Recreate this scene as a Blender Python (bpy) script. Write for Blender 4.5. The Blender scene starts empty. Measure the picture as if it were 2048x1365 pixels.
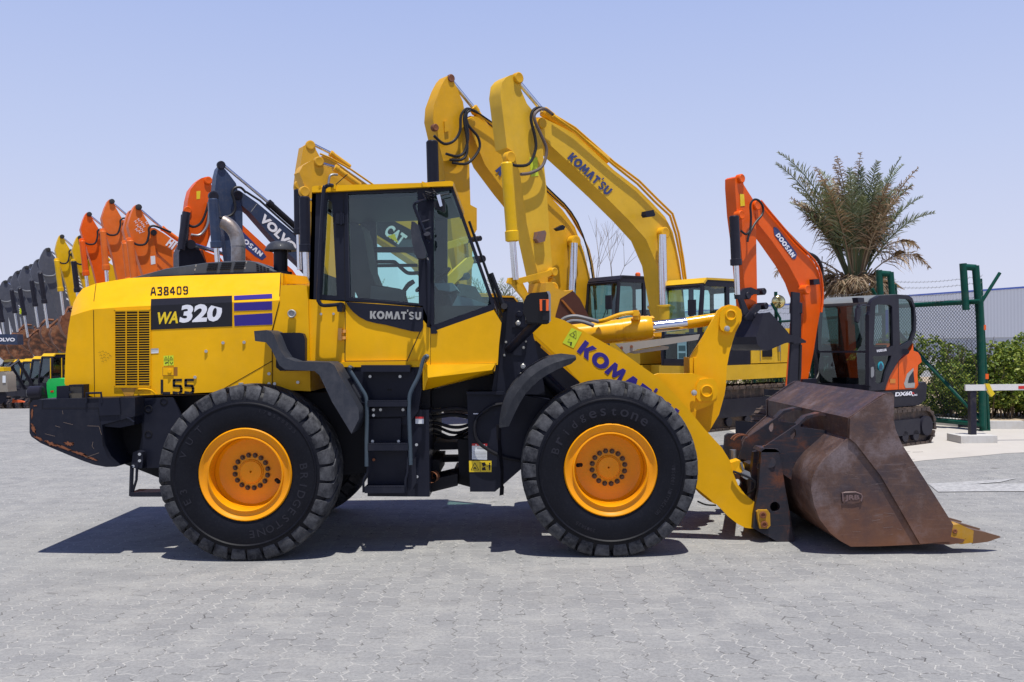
import bpy, bmesh, math, random
from mathutils import Vector, Matrix
random.seed(7)
R = math.radians
scene = bpy.context.scene
# ------------------------------------------------------------------ camera
F, CX, CY, H0, ROLL = 1800.0, 1024.0, 688.0, 1.78, R(0.6)
cam = bpy.data.objects.new('camera', bpy.data.cameras.new('camera'))
scene.collection.objects.link(cam); scene.camera = cam
cam.data.sensor_width = 36; cam.data.lens = F / 2048 * 36
cam.data.shift_y = (CY - 682.5) / 2048
cam.data.clip_start = .1; cam.data.clip_end = 3000
cam.matrix_world = Matrix.Translation((0, 0, H0)) @ Matrix.Rotation(R(90), 4, 'X') @ Matrix.Rotation(-ROLL, 4, 'Z')
# ------------------------------------------------------------------ world and sun
SUN = Vector((.08, -.25, 1)).normalized()
elev = math.asin(SUN.z); azim = math.atan2(SUN.x, SUN.y)
world = bpy.data.worlds.new('World'); scene.world = world; world.use_nodes = True
wn = world.node_tree.nodes; wl = world.node_tree.links
bg = wn['Background']
sky = wn.new('ShaderNodeTexSky'); sky.sky_type = 'NISHITA'; sky.sun_disc = False
sky.sun_elevation = elev; sky.sun_rotation = azim; sky.air_density = 1.0; sky.dust_density = 1.5; sky.ozone_density = 3.0
tc = wn.new('ShaderNodeTexCoord'); sx = wn.new('ShaderNodeSeparateXYZ'); rmp = wn.new('ShaderNodeValToRGB')
wl.new(tc.outputs['Generated'], sx.inputs[0]); wl.new(sx.outputs['Z'], rmp.inputs[0])
rmp.color_ramp.elements[0].position = 0.0; rmp.color_ramp.elements[0].color = (.72, .74, .88, 1)
rmp.color_ramp.elements[1].position = .95; rmp.color_ramp.elements[1].color = (.035, .065, .27, 1)
for p_, c_ in ((.60, (.09, .15, .46)), (.46, (.30, .40, .76)), (.10, (.64, .69, .89)), (.20, (.55, .63, .89)), (.36, (.42, .52, .85))):
    e = rmp.color_ramp.elements.new(p_); e.color = (*c_, 1)
sc = wn.new('ShaderNodeVectorMath'); sc.operation = 'SCALE'; sc.inputs['Scale'].default_value = 10.0
wl.new(rmp.outputs[0], sc.inputs[0])
mx = wn.new('ShaderNodeMixRGB'); mx.inputs[0].default_value = .96
wl.new(sky.outputs[0], mx.inputs[1]); wl.new(sc.outputs[0], mx.inputs[2]); wl.new(mx.outputs[0], bg.inputs[0])
bg.inputs[1].default_value = .10
sun = bpy.data.objects.new('sun', bpy.data.lights.new('sun', 'SUN')); scene.collection.objects.link(sun)
sun.data.energy = 5.0; sun.data.angle = R(.5); sun.data.color = (1, .965, .9)
sun.rotation_euler = (-SUN).to_track_quat('-Z', 'Y').to_euler()
vs = scene.view_settings; vs.view_transform = 'Standard'; vs.look = 'None'; vs.exposure = 0; vs.gamma = 1
try: scene.cycles.max_bounces = 8; scene.cycles.transparent_max_bounces = 24
except Exception: pass
# ------------------------------------------------------------------ projection helpers: photo pixel -> point at a real depth
cr, sr = math.cos(ROLL), math.sin(ROLL)
def lev(px, py):
    dx, dy = px - CX, py - CY
    return dx * cr - dy * sr, dx * sr + dy * cr
def P(px, py, Y):
    lx, ly = lev(px, py)
    return Vector((lx / F * Y, Y, H0 - ly / F * Y))
def GP(px, py, z=0):
    lx, ly = lev(px, py)
    Y = (H0 - z) * F / ly
    return Vector((lx / F * Y, Y, z))
# ------------------------------------------------------------------ materials
MATS = {}
def nmat(name):
    m = bpy.data.materials.new(name); m.use_nodes = True
    return m, m.node_tree.nodes, m.node_tree.links, m.node_tree.nodes['Principled BSDF']
def noise(n, l, scale, det=4, rough=.6, coord='Object', vec=None):
    t = n.new('ShaderNodeTexCoord'); x = n.new('ShaderNodeTexNoise')
    x.inputs['Scale'].default_value = scale; x.inputs['Detail'].default_value = det; x.inputs['Roughness'].default_value = rough
    l.new(vec if vec else t.outputs[coord], x.inputs['Vector']); return x.outputs['Fac']
def ramp(n, l, src, stops):
    r = n.new('ShaderNodeValToRGB'); l.new(src, r.inputs[0])
    while len(r.color_ramp.elements) < len(stops): r.color_ramp.elements.new(.5)
    for e, (p, c) in zip(r.color_ramp.elements, stops):
        e.position = p; e.color = (c, c, c, 1) if isinstance(c, (int, float)) else (*c, 1)
    return r.outputs[0]
def mixc(n, l, fac, a, b):
    m = n.new('ShaderNodeMixRGB')
    if isinstance(fac, (int, float)): m.inputs[0].default_value = fac
    else: l.new(fac, m.inputs[0])
    for i, v in ((1, a), (2, b)):
        if isinstance(v, tuple): m.inputs[i].default_value = (*v, 1)
        else: l.new(v, m.inputs[i])
    return m.outputs[0]
def bump(n, l, b, h, strength, dist=.01):
    k = n.new('ShaderNodeBump'); k.inputs['Strength'].default_value = strength; k.inputs['Distance'].default_value = dist
    l.new(h, k.inputs['Height']); l.new(k.outputs[0], b.inputs['Normal'])
def paint(name, col, rough=.35, coat=.25, dirt=.25, chips=None, chipamt=.66, metal=0, dust=(.45, .38, .28)):
    if name in MATS: return MATS[name]
    m, n, l, b = nmat(name)
    f = noise(n, l, 1.7, 6, .65); g = noise(n, l, 11, 5, .7)
    dk = tuple(c * .78 for c in col)
    c = mixc(n, l, ramp(n, l, f, [(.3, 0), (.75, 1)]), col, dk)
    tl = noise(n, l, 4.5, 8, .75)
    c = mixc(n, l, ramp(n, l, tl, [(.5, 0), (.85, dirt)]), c, dust)
    # fine rain streaks and dust running down the faces
    tcs = n.new('ShaderNodeTexCoord'); mp = n.new('ShaderNodeMapping'); mp.inputs['Scale'].default_value = (14, 14, .9)
    l.new(tcs.outputs['Object'], mp.inputs[0])
    st = noise(n, l, 1.6, 5, .7, vec=mp.outputs[0])
    c = mixc(n, l, ramp(n, l, st, [(.5, 0), (.8, dirt * .7)]), c, tuple(.5 * a + .5 * d for a, d in zip(dk, dust)))
    if chips:
        h = noise(n, l, 26, 9, .8)
        c = mixc(n, l, ramp(n, l, h, [(chipamt, 0), (chipamt + .02, 1)]), c, chips)
    l.new(c, b.inputs['Base Color'])
    l.new(ramp(n, l, g, [(.3, rough * .8), (.8, min(1, rough * 1.35))]), b.inputs['Roughness'])
    b.inputs['Metallic'].default_value = metal
    b.inputs['Specular IOR Level'].default_value = .2 if max(col) > .1 else .13
    b.inputs['Coat Weight'].default_value = coat * .6; b.inputs['Coat Roughness'].default_value = .12
    bump(n, l, b, noise(n, l, 3.2, 2), .10, .01)
    MATS[name] = m; return m
def plain(name, col, rough=.5, metal=0, emit=0):
    if name in MATS: return MATS[name]
    m, n, l, b = nmat(name)
    g = noise(n, l, 18, 5, .7)
    l.new(mixc(n, l, g, tuple(c * .82 for c in col), tuple(min(1, c * 1.15) for c in col)), b.inputs['Base Color'])
    b.inputs['Roughness'].default_value = rough; b.inputs['Metallic'].default_value = metal
    if max(col) < .1: b.inputs['Specular IOR Level'].default_value = .25
    MATS[name] = m; return m
def rustm(name, cols, scale=3.5, metal=.1, rough=.7, zlow=None):
    m, n, l, b = nmat(name)
    f = noise(n, l, scale, 9, .68)
    c = ramp(n, l, f, [(.30, cols[0]), (.44, cols[1]), (.54, cols[2]), (.68, cols[3])])
    g = noise(n, l, 70, 4, .8)
    c = mixc(n, l, ramp(n, l, g, [(.45, 0), (.7, .5)]), c, cols[1])
    c = mixc(n, l, ramp(n, l, noise(n, l, 9, 9, .85), [(.56, 0), (.66, .6)]), c, tuple(.35 * q for q in cols[1]))
    tcs = n.new('ShaderNodeTexCoord'); mp = n.new('ShaderNodeMapping'); mp.inputs['Scale'].default_value = (2, 2, 18); mp.inputs['Rotation'].default_value = (0, .5, 0)
    l.new(tcs.outputs['Object'], mp.inputs[0])
    st = noise(n, l, 2.5, 6, .7, vec=mp.outputs[0])
    c = mixc(n, l, ramp(n, l, st, [(.55, 0), (.75, .5)]), c, cols[3])
    if zlow:
        sz = n.new('ShaderNodeSeparateXYZ'); l.new(tcs.outputs['Object'], sz.inputs[0])
        ad = n.new('ShaderNodeMath'); ad.operation = 'MULTIPLY_ADD'; ad.inputs[1].default_value = .9; l.new(noise(n, l, 1.6, 7, .7), ad.inputs[0]); l.new(sz.outputs[2], ad.inputs[2])
        c = mixc(n, l, ramp(n, l, ad.outputs[0], [(.5, .75), (.95, 0)]), c, zlow)
    l.new(c, b.inputs['Base Color']); b.inputs['Metallic'].default_value = metal
    l.new(ramp(n, l, noise(n, l, 6, 6, .7), [(.3, rough - .25), (.7, rough + .15)]), b.inputs['Roughness'])
    bump(n, l, b, noise(n, l, 45, 6, .75), .35, .004)
    MATS[name] = m; return m
def glassm(name, col, refl=.9):
    m = bpy.data.materials.new(name); m.use_nodes = True; n = m.node_tree.nodes; l = m.node_tree.links
    n.remove(n['Principled BSDF'])
    t = n.new('ShaderNodeBsdfTransparent'); t.inputs[0].default_value = (*col, 1)
    g = n.new('ShaderNodeBsdfGlossy'); g.inputs['Roughness'].default_value = .02; g.inputs[0].default_value = (.9, 1, 1, 1)
    fr = n.new('ShaderNodeLayerWeight'); pw = n.new('ShaderNodeMath'); pw.operation = 'POWER'; pw.inputs[1].default_value = 4.0; l.new(fr.outputs['Facing'], pw.inputs[0])
    mu = n.new('ShaderNodeMath'); mu.operation = 'MULTIPLY_ADD'; mu.inputs[1].default_value = refl; mu.inputs[2].default_value = .075; l.new(pw.outputs[0], mu.inputs[0])
    x = n.new('ShaderNodeMixShader'); l.new(mu.outputs[0], x.inputs[0]); l.new(t.outputs[0], x.inputs[1]); l.new(g.outputs[0], x.inputs[2])
    # thin film of dust on the pane
    d = n.new('ShaderNodeBsdfDiffuse'); d.inputs[0].default_value = (.42, .5, .48, 1)
    y = n.new('ShaderNodeMixShader'); l.new(ramp(n, l, noise(n, l, 3, 7, .75), [(.45, .0), (.85, .06)]), y.inputs[0])
    l.new(x.outputs[0], y.inputs[1]); l.new(d.outputs[0], y.inputs[2])
    l.new(y.outputs[0], n['Material Output'].inputs[0]); MATS[name] = m; return m
YEL = paint('loader_yellow', (.93, .485, .0), .42, .06, .08, dust=(.62, .42, .16))
YELW = paint('loader_yellow_worn', (.90, .46, .0), .45, .05, .05, chips=(.16, .05, .02), chipamt=.735)
RIM = paint('wheel_orange_yellow', (.90, .34, .002), .38, .25, .06, chips=(.10, .04, .01), chipamt=.76)
CHAR = paint('charcoal_paint', (.014, .016, .028), .42, .12, .06, dust=(.14, .13, .15))
CHARW = paint('charcoal_paint_scraped', (.015, .017, .028), .45, .1, .08, chips=(.22, .09, .045), chipamt=.70, dust=(.2, .18, .18))
GREYP = paint('grey_plastic', (.045, .05, .064), .5, .05, .25, dust=(.24, .23, .23))
BLK = plain('black_rubber_hose', (.012, .012, .016), .5)
DEEP = plain('black_void', (.008, .008, .011), .6)
CHROME = plain('chrome_rod', (.72, .73, .76), .18, 1)
STEEL = plain('dull_steel', (.32, .33, .34), .42, .8)
BOLT = plain('zinc_bolt', (.5, .5, .48), .4, .7)
WHT = plain('white_paint_lettering', (.82, .82, .86), .4)
PURP = plain('purple_blue_decal', (.022, .008, .21), .35)
NAVY = plain('navy_lettering', (.03, .045, .16), .4)
BLKD = plain('black_decal', (.015, .015, .02), .3)
SILV = plain('silver_grey_lettering', (.36, .36, .34), .4)
YDEC = plain('yellow_decal', (.85, .6, .01), .4)
LIME = plain('lime_warning_decal', (.62, .72, .02), .5)
REDD = plain('red_decal', (.6, .02, .02), .4)
ORL = plain('orange_lens', (.95, .13, .01), .2)
PAPER = plain('paper_white', (.75, .78, .8), .6)
RUST = rustm('rusty_bucket_steel', [(.036, .032, .042), (.062, .044, .048), (.115, .066, .050), (.22, .17, .17)], 2.0, .25, .6, zlow=(.21, .08, .03))
RUSTP = rustm('rust_on_black_paint', [(.014, .015, .026), (.018, .019, .03), (.035, .026, .032), (.19, .06, .025)], 4.5)
RUSTO = rustm('orange_rust', [(.06, .03, .02), (.18, .06, .025), (.26, .10, .045), (.10, .05, .035)], 5)
GLS = glassm('cab_glass', (.68, .92, .87))
GLD = glassm('dark_cab_glass', (.32, .48, .45))
GLC = glassm('smoked_cab_glass', (.20, .33, .30))
def tyre_mat():
    m, n, l, b = nmat('tyre_rubber')
    c = mixc(n, l, ramp(n, l, noise(n, l, 4, 7, .75), [(.35, 0), (.8, 1)]), (.002, .0024, .006), (.006, .007, .012))
    c = mixc(n, l, ramp(n, l, noise(n, l, 60, 5, .8), [(.5, 0), (.8, .35)]), c, (.035, .035, .04))
    l.new(c, b.inputs['Base Color']); b.inputs['Roughness'].default_value = .5; b.inputs['Specular IOR Level'].default_value = .2
    bump(n, l, b, noise(n, l, 90, 3), .2, .002); return m
TYRE = tyre_mat()
def tread_mat():
    m, n, l, b = nmat('tyre_tread_dusty')
    c = mixc(n, l, ramp(n, l, noise(n, l, 7, 7, .8), [(.38, 0), (.66, 1)]), (.014, .015, .020), (.10, .102, .11))
    c = mixc(n, l, ramp(n, l, noise(n, l, 80, 5, .8), [(.5, 0), (.8, .3)]), c, (.14, .14, .14))
    l.new(c, b.inputs['Base Color']); b.inputs['Roughness'].default_value = .75; b.inputs['Specular IOR Level'].default_value = .2
    bump(n, l, b, noise(n, l, 60, 5), .35, .004); return m
TREAD = tread_mat()
# ------------------------------------------------------------------ objects
ROOTM = {}
def link(o): scene.collection.objects.link(o)
def thing(name, label, cat, loc=(0, 0, 0), rot=0, group=None):
    o = bpy.data.objects.new(name, None); link(o); o.empty_display_size = .3
    o.location = loc; o.rotation_euler = (0, 0, rot)
    ROOTM[o] = (Matrix.Translation(loc) @ Matrix.Rotation(rot, 4, 'Z')).inverted()
    o['label'] = label; o['category'] = cat
    if group: o['group'] = group
    return o
def finish(bm, name, mat, sharp=35):
    bmesh.ops.recalc_face_normals(bm, faces=bm.faces[:])
    me = bpy.data.meshes.new(name); bm.to_mesh(me); bm.free()
    for m in (mat if isinstance(mat, (list, tuple)) else [mat]): me.materials.append(m)
    me.shade_smooth(); me.set_sharp_from_angle(angle=R(sharp))
    return me
def part(name, bm, mat, parent, bevel=0, local=False, label=None):
    if bevel:
        es = [e for e in bm.edges if len(e.link_faces) == 2 and e.calc_face_angle(0) > R(30)]
        try: bmesh.ops.bevel(bm, geom=es, offset=bevel, segments=2, affect='EDGES', profile=.6, clamp_overlap=True)
        except Exception: pass
    root = parent
    while root.parent: root = root.parent
    if not local:
        bm.transform(ROOTM[root])
    o = bpy.data.objects.new(name, finish(bm, name, mat)); link(o); o.parent = parent
    if label: o['label'] = label
    return o
def single(name, bm, mat, label=None, cat=None, group=None, kind=None, bevel=0, origin=None):
    if bevel:
        es = [e for e in bm.edges if len(e.link_faces) == 2 and e.calc_face_angle(0) > R(30)]
        bmesh.ops.bevel(bm, geom=es, offset=bevel, segments=2, affect='EDGES', profile=.6, clamp_overlap=True)
    if origin is not None: bm.transform(Matrix.Translation(-Vector(origin)))
    o = bpy.data.objects.new(name, finish(bm, name, mat)); link(o)
    if origin is not None: o.location = origin
    for k, v in (('label', label), ('category', cat), ('group', group), ('kind', kind)):
        if v: o[k] = v
    return o
NB = bmesh.new
def face(bm, vs, mi=0):
    try:
        f = bm.faces.new(vs); f.material_index = mi; return f
    except ValueError: return None
def loft(bm, rings, cap=True, mi=0, close=True):
    V = [[bm.verts.new(p) for p in r] for r in rings]
    n = len(rings[0])
    for a, b in zip(V, V[1:]):
        for i in range(n if close else n - 1):
            face(bm, (a[i], a[(i + 1) % n], b[(i + 1) % n], b[i]), mi)
    if cap: face(bm, V[0][::-1], mi); face(bm, V[-1], mi)
    return bm
def prism(bm, pts, vec, mi=0):
    vec = Vector(vec); pts = [Vector(p) for p in pts]
    return loft(bm, [pts, [p + vec for p in pts]], mi=mi)
def pxprism(bm, px, Y0, Y1, mi=0):
    a = [P(x, y, Y0) for x, y in px]
    return prism(bm, a, (0, Y1 - Y0, 0), mi)
def box(bm, x0, x1, y0, y1, z0, z1, mi=0):
    return prism(bm, [(x0, y0, z0), (x1, y0, z0), (x1, y0, z1), (x0, y0, z1)], (0, y1 - y0, 0), mi)
def pxbox(bm, x0, y0, x1, y1, Y0, Y1, mi=0):
    return pxprism(bm, [(x0, y0), (x1, y0), (x1, y1), (x0, y1)], Y0, Y1, mi)
def tube(bm, pts, r, n=8, mi=0, cap=True):
    pts = [Vector(p) for p in pts]; rs = r if isinstance(r, (list, tuple)) else [r] * len(pts)
    rings = []; up = None
    for i, p in enumerate(pts):
        d = (pts[min(i + 1, len(pts) - 1)] - pts[max(i - 1, 0)]).normalized()
        if up is None:
            up = d.orthogonal().normalized()
        up = (up - d * up.dot(d)).normalized(); s = d.cross(up)
        rings.append([p + (up * math.cos(t) + s * math.sin(t)) * rs[i] for t in [2 * math.pi * k / n for k in range(n)]])
    return loft(bm, rings, cap, mi)
def smooth(pts, k=4):
    pts = [Vector(p) for p in pts]; out = []
    for i in range(len(pts) - 1):
        p0, p1, p2, p3 = pts[max(i - 1, 0)], pts[i], pts[i + 1], pts[min(i + 2, len(pts) - 1)]
        for j in range(k):
            t = j / k
            out.append(.5 * (2 * p1 + (p2 - p0) * t + (2 * p0 - 5 * p1 + 4 * p2 - p3) * t * t + (3 * p1 - p0 - 3 * p2 + p3) * t ** 3))
    return out + [pts[-1]]
def lathe(bm, prof, c, axis=(0, 1, 0), n=48, mi=0, closed=False):
    c = Vector(c); ax = Vector(axis).normalized(); u = ax.orthogonal().normalized(); v = ax.cross(u)
    rings = []
    for k in range(n):
        t = 2 * math.pi * k / n; d = u * math.cos(t) + v * math.sin(t)
        rings.append([bm.verts.new(c + d * r + ax * w) for r, w in prof])
    m = len(prof)
    for k in range(n):
        a, b = rings[k], rings[(k + 1) % n]
        for i in range(m if closed else m - 1):
            face(bm, (a[i], a[(i + 1) % m], b[(i + 1) % m], b[i]), mi)
    bmesh.ops.remove_doubles(bm, verts=[v for r in rings for v in r], dist=1e-5)
    return bm
def cyl(bm, a, b, r, n=16, mi=0): return tube(bm, [a, b], r, n, mi)
def holes(bm, outer, inner, vec, mi=0):
    """plate with holes: outline 3D points, list of hole outlines, thickness vector"""
    vec = Vector(vec); tmp = bmesh.new(); es = []
    for lp in [outer] + inner:
        vs_ = [tmp.verts.new(p) for p in lp]
        es += [tmp.edges.new((vs_[i], vs_[(i + 1) % len(vs_)])) for i in range(len(vs_))]
    bmesh.ops.triangle_fill(tmp, use_beauty=True, use_dissolve=False, edges=es)
    tmp.verts.ensure_lookup_table()
    co = [v.co.copy() for v in tmp.verts]; fs = [[v.index for v in f.verts] for f in tmp.faces]
    A = [bm.verts.new(c) for c in co]; B = [bm.verts.new(c + vec) for c in co]
    for f in fs: face(bm, [A[i] for i in f], mi); face(bm, [B[i] for i in f][::-1], mi)
    k = 0
    for lp in [outer] + inner:
        n = len(lp)
        for i in range(n): face(bm, (A[k + i], A[k + (i + 1) % n], B[k + (i + 1) % n], B[k + i]), mi)
        k += n
    tmp.free(); return bm
# ------------------------------------------------------------------ text
TCACHE = {}; TASP = {}
def text2d(s, bold=0.0, space=1.0):
    key = (s, bold, space)
    if key not in TCACHE:
        c = bpy.data.curves.new('t', 'FONT'); c.body = s; c.offset = bold; c.resolution_u = 3; c.space_character = space
        o = bpy.data.objects.new('t', c); link(o)
        dg = bpy.context.evaluated_depsgraph_get(); dg.update()
        me = bpy.data.meshes.new_from_object(o.evaluated_get(dg))
        vs_ = [(v.co.x, v.co.y) for v in me.vertices]; fs = [list(p.vertices) for p in me.polygons]
        bpy.data.objects.remove(o); bpy.data.curves.remove(c); bpy.data.meshes.remove(me)
        x0 = min(v[0] for v in vs_); x1 = max(v[0] for v in vs_); y0 = min(v[1] for v in vs_); y1 = max(v[1] for v in vs_)
        TCACHE[key] = ([((x - x0) / (x1 - x0), (y - y0) / (y1 - y0)) for x, y in vs_], fs)
        TASP[key] = (x1 - x0) / (y1 - y0)
    return TCACHE[key]
# heavy block capitals, drawn on a 1x1 box per letter
BLOCK = {
 'K': [[(0,0),(.34,0),(.34,1),(0,1)], [(.34,.5),(.62,1),(1,1),(.66,.52),(1,0),(.6,0),(.34,.42)]],
 'M': [[(0,0),(.26,0),(.26,.58),(.45,.1),(.58,.1),(.76,.58),(.76,0),(1,0),(.86,1),(.66,1),(.5,.55),(.34,1),(.14,1)]],
 'A': [[(0,0),(.32,1),(.68,1),(1,0),(.66,0),(.5,.6),(.34,0)]],
 'T': [[(.31,0),(.66,0),(.66,.74),(1,.74),(.94,1),(0,1),(0,.74),(.31,.74)]],
 'L': [[(0,0),(1,0),(1,.27),(.36,.27),(.36,1),(0,1)]],
 'V': [[(0,1),(.34,0),(.66,0),(1,1),(.68,1),(.5,.4),(.32,1)]],
 'H': [[(0,0),(.33,0),(.33,.38),(.67,.38),(.67,0),(1,0),(1,1),(.67,1),(.67,.64),(.33,.64),(.33,1),(0,1)]],
 'I': [[(.0,0),(1,0),(1,1),(0,1)]],
 'N': [[(0,0),(.3,0),(.3,.5),(.68,0),(1,0),(1,1),(.7,1),(.7,.5),(.32,1),(0,1)]],
}
def arcpoly(cx, cy, rx, ry, t, a0, a1, n=12):
    o = [(cx + rx * math.cos(R(a0 + (a1 - a0) * i / n)), cy + ry * math.sin(R(a0 + (a1 - a0) * i / n))) for i in range(n + 1)]
    i_ = [(cx + (rx - t) * math.cos(R(a0 + (a1 - a0) * i / n)), cy + (ry - t * .85) * math.sin(R(a0 + (a1 - a0) * i / n))) for i in range(n + 1)]
    return [[o[k], o[k + 1], i_[k + 1], i_[k]] for k in range(n)]
BLOCK['O'] = arcpoly(.5, .5, .53, .53, .31, 0, 360, 20)
BLOCK['C'] = arcpoly(.5, .5, .53, .53, .31, 40, 320, 16)
BLOCK['D'] = [[(0,0),(.32,0),(.32,1),(0,1)]] + arcpoly(.3, .5, .7, .5, .31, -90, 90, 10)
BLOCK['U'] = [[(0,.4),(.33,.4),(.33,1),(0,1)], [(.67,.4),(1,.4),(1,1),(.67,1)]] + arcpoly(.5, .42, .5, .45, .33, 180, 360, 10)
BLOCK['S'] = arcpoly(.5, .72, .5, .3, .27, 20, 270, 10) + arcpoly(.5, .28, .5, .3, .27, -160, 90, 10)
BLOCK['1'] = [[(.25,0),(.7,0),(.7,1),(.4,1),(.1,.7),(.1,.55),(.35,.65),(.25,.5)]]
def block2d(s, gap=.09, widths={'I': .36, 'O': 1.15, 'M': 1.3, 'K': 1.0, 'A': 1.05, 'T': .85, 'S': .85, ' ': .2, "'": .18}):
    vs_, fs = [], []; x = 0
    for ch in s:
        w = widths.get(ch, 1.0)
        if ch == "'": polys = [[(0, .98), (1, .98), (1, 1.28), (0, 1.28)]]
        elif ch == ' ': polys = []
        else: polys = BLOCK[ch]
        for p in polys:
            k = len(vs_); vs_ += [(x + u * w, v) for u, v in p]; fs.append(list(range(k, k + len(p))))
        x += w + gap
    x -= gap
    return [(u / x, v) for u, v in vs_], fs
from mathutils.geometry import tessellate_polygon
def write(bm, data, p0, p1, h, fn, up=None, shear=0.0, mi=0):
    """lay lettering on a surface: fn(px,py)->3D point on the panel, p0-p1 baseline, h height"""
    vs_, fs = data
    d = Vector((p1[0] - p0[0], p1[1] - p0[1])); L = d.length; dn = d / L
    n = Vector(up) if up else Vector((dn.y, -dn.x))
    V = []
    for u, v in vs_:
        q = Vector(p0) + d * u + n * (v * h) + dn * (shear * v * h)
        V.append(bm.verts.new(fn(q.x, q.y)))
    for f in fs:
        if len(f) > 4:
            for t3 in tessellate_polygon([[Vector((vs_[i][0], vs_[i][1], 0)) for i in f]]): face(bm, [V[f[i]] for i in t3], mi)
        else: face(bm, [V[i] for i in f], mi)
    return bm
def flat(Y): return lambda x, y: P(x, y, Y)
SEG = {  # stencil strokes
 'A': [[(0,0),(.32,.95)],[(.5,1),(.62,1)],[(.68,.95),(1,0)],[(.3,.35),(.72,.35)]],
 '3': [[(.05,.95),(.8,1),(.95,.8),(.8,.56)],[(.4,.53),(.65,.53)],[(.8,.45),(.95,.25),(.8,0),(.05,.04)]],
 '8': [[(.4,.55),(.1,.7),(.12,.95),(.42,1)],[(.58,1),(.88,.95),(.9,.7),(.6,.55)],[(.4,.46),(.05,.3),(.08,.05),(.42,0)],[(.58,0),(.92,.05),(.95,.3),(.6,.46)]],
 '4': [[(.7,0),(.7,.2)],[(.0,.3),(1,.3)],[(.0,.42),(.6,1)],[(.7,.95),(.7,.42)]],
 '0': [[(.42,1),(.12,.9),(.08,.5),(.12,.1),(.42,0)],[(.6,0),(.88,.1),(.92,.5),(.88,.9),(.6,1)]],
 '9': [[(.42,1),(.1,.92),(.08,.6),(.35,.46)],[(.55,.46),(.8,.52)],[(.6,1),(.92,.9),(.94,.15),(.6,0)],[(.42,0),(.1,.1)]],
 'L': [[(.1,1),(.1,.0)],[(.28,.0),(.95,.0)]],
 '5': [[(.45,1),(.95,1)],[(.3,1),(.12,1),(.12,.56),(.3,.56)],[(.42,.56),(.85,.54),(.95,.35),(.93,.12),(.7,.0)],[(.5,.0),(.05,.05)]],
}
def stencil(bm, s, p0, cw, h, gap, w, fn, slope=0):
    x = p0[0]
    for ch in s:
        for st in SEG[ch]:
            q = [Vector((x + a * cw, p0[1] - b * h - slope * (x - p0[0] + a * cw))) for a, b in st]
            for a, b in zip(q, q[1:]):
                d = (b - a).normalized(); nn = Vector((-d.y, d.x)) * w / 2
                a2, b2 = a - d * w * .25, b + d * w * .25
                face(bm, [bm.verts.new(fn(v.x, v.y)) for v in (a2 - nn, b2 - nn, b2 + nn, a2 + nn)])
        x += cw + gap
    return bm
# ================================================================== WHEEL LOADER
LD = thing('wheel_loader', 'big yellow wheel loader with rusty front bucket, parked in front of all the excavators', 'wheel loader', (-.7, 8.67, 0))
YO, YH, YCB, YC = 7.42, 7.80, 7.84, 8.67      # outer tyre face, hood side, cab side, centreline
def mir(Y): return 2 * YC - Y
# ---------------- wheels
def make_tyre(c, sgn):
    """c: wheel centre on the outer face, sgn=+1 extends away from camera"""
    bm = NB(); ax = (0, sgn, 0)
    prof = [(.383, .05), (.392, .022), (.405, .018), (.43, .008), (.47, 0), (.53, -.002), (.575, .004), (.585, -.004), (.592, -.002), (.60, .01), (.64, .022), (.66, .035), (.685, .06), (.692, .10), (.692, .42)]
    prof += [(r, .52 - w) for r, w in prof[::-1][1:]]
    lathe(bm, prof, c, ax, 96)
    n = 30
    for side in (0, 1):
        for k in range(n):
            a0 = 2 * math.pi * (k + .5 * side) / n
            st = [(.630, .012), (.668, .020), (.706, .030), (.730, .055), (.738, .10), (.741, .18), (.742, .275)]
            rows = []
            jit = random.uniform(-.01, .01)
            for j, (r, w) in enumerate(st):
                hw = [.078, .084, .086, .085, .083, .080, .055][j]
                a = a0 + max(0, (w - .05)) * .95 + jit
                ww = w if side == 0 else .52 - w
                rb = min(.69, r - .004) if j > 1 else r - .03
                rr = []
                for (rad, off) in ((rb, -hw * 1.06), (r - .004, -hw), (r, -hw * .93), (r, hw * .93), (r - .004, hw), (rb, hw * 1.06)):
                    t = a + off
                    rr.append(Vector(c) + Vector((rad * math.cos(t), sgn * (ww + (.012 if rad == rb and j < 3 else 0)), rad * math.sin(t))))
                rows.append(rr)
            loft(bm, rows, True, 1, close=True)
    for v in bm.verts:
        if v.co.z < .004: v.co.z = .004
    return bm
def arc_text(bm, s, c, r, h, a_start, a_end, Y, bold=.01, inward=True):
    """letters round the sidewall; angles in degrees clockwise from top"""
    n = len(s)
    for i, ch in enumerate(s):
        if ch == ' ': continue
        vs_, fs = text2d(ch, bold)
        a = R(a_start + (a_end - a_start) * (i + .5) / n); da = min(abs(R(a_end - a_start)) / n * .84, TASP[(ch, bold, 1.0)] * h / r * 1.05)
        V = []
        for u, v in vs_:
            t = a + (u - .5) * da * (1 if a_end > a_start else -1); rr = r + (v * h if a_end > a_start else (1 - v) * h)
            V.append(bm.verts.new((c[0] + rr * math.sin(t), Y, c[2] + rr * math.cos(t))))
        for f in fs: face(bm, [V[q] for q in f])
EMB = plain('tyre_raised_letters', (.019, .019, .027), .4)
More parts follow.
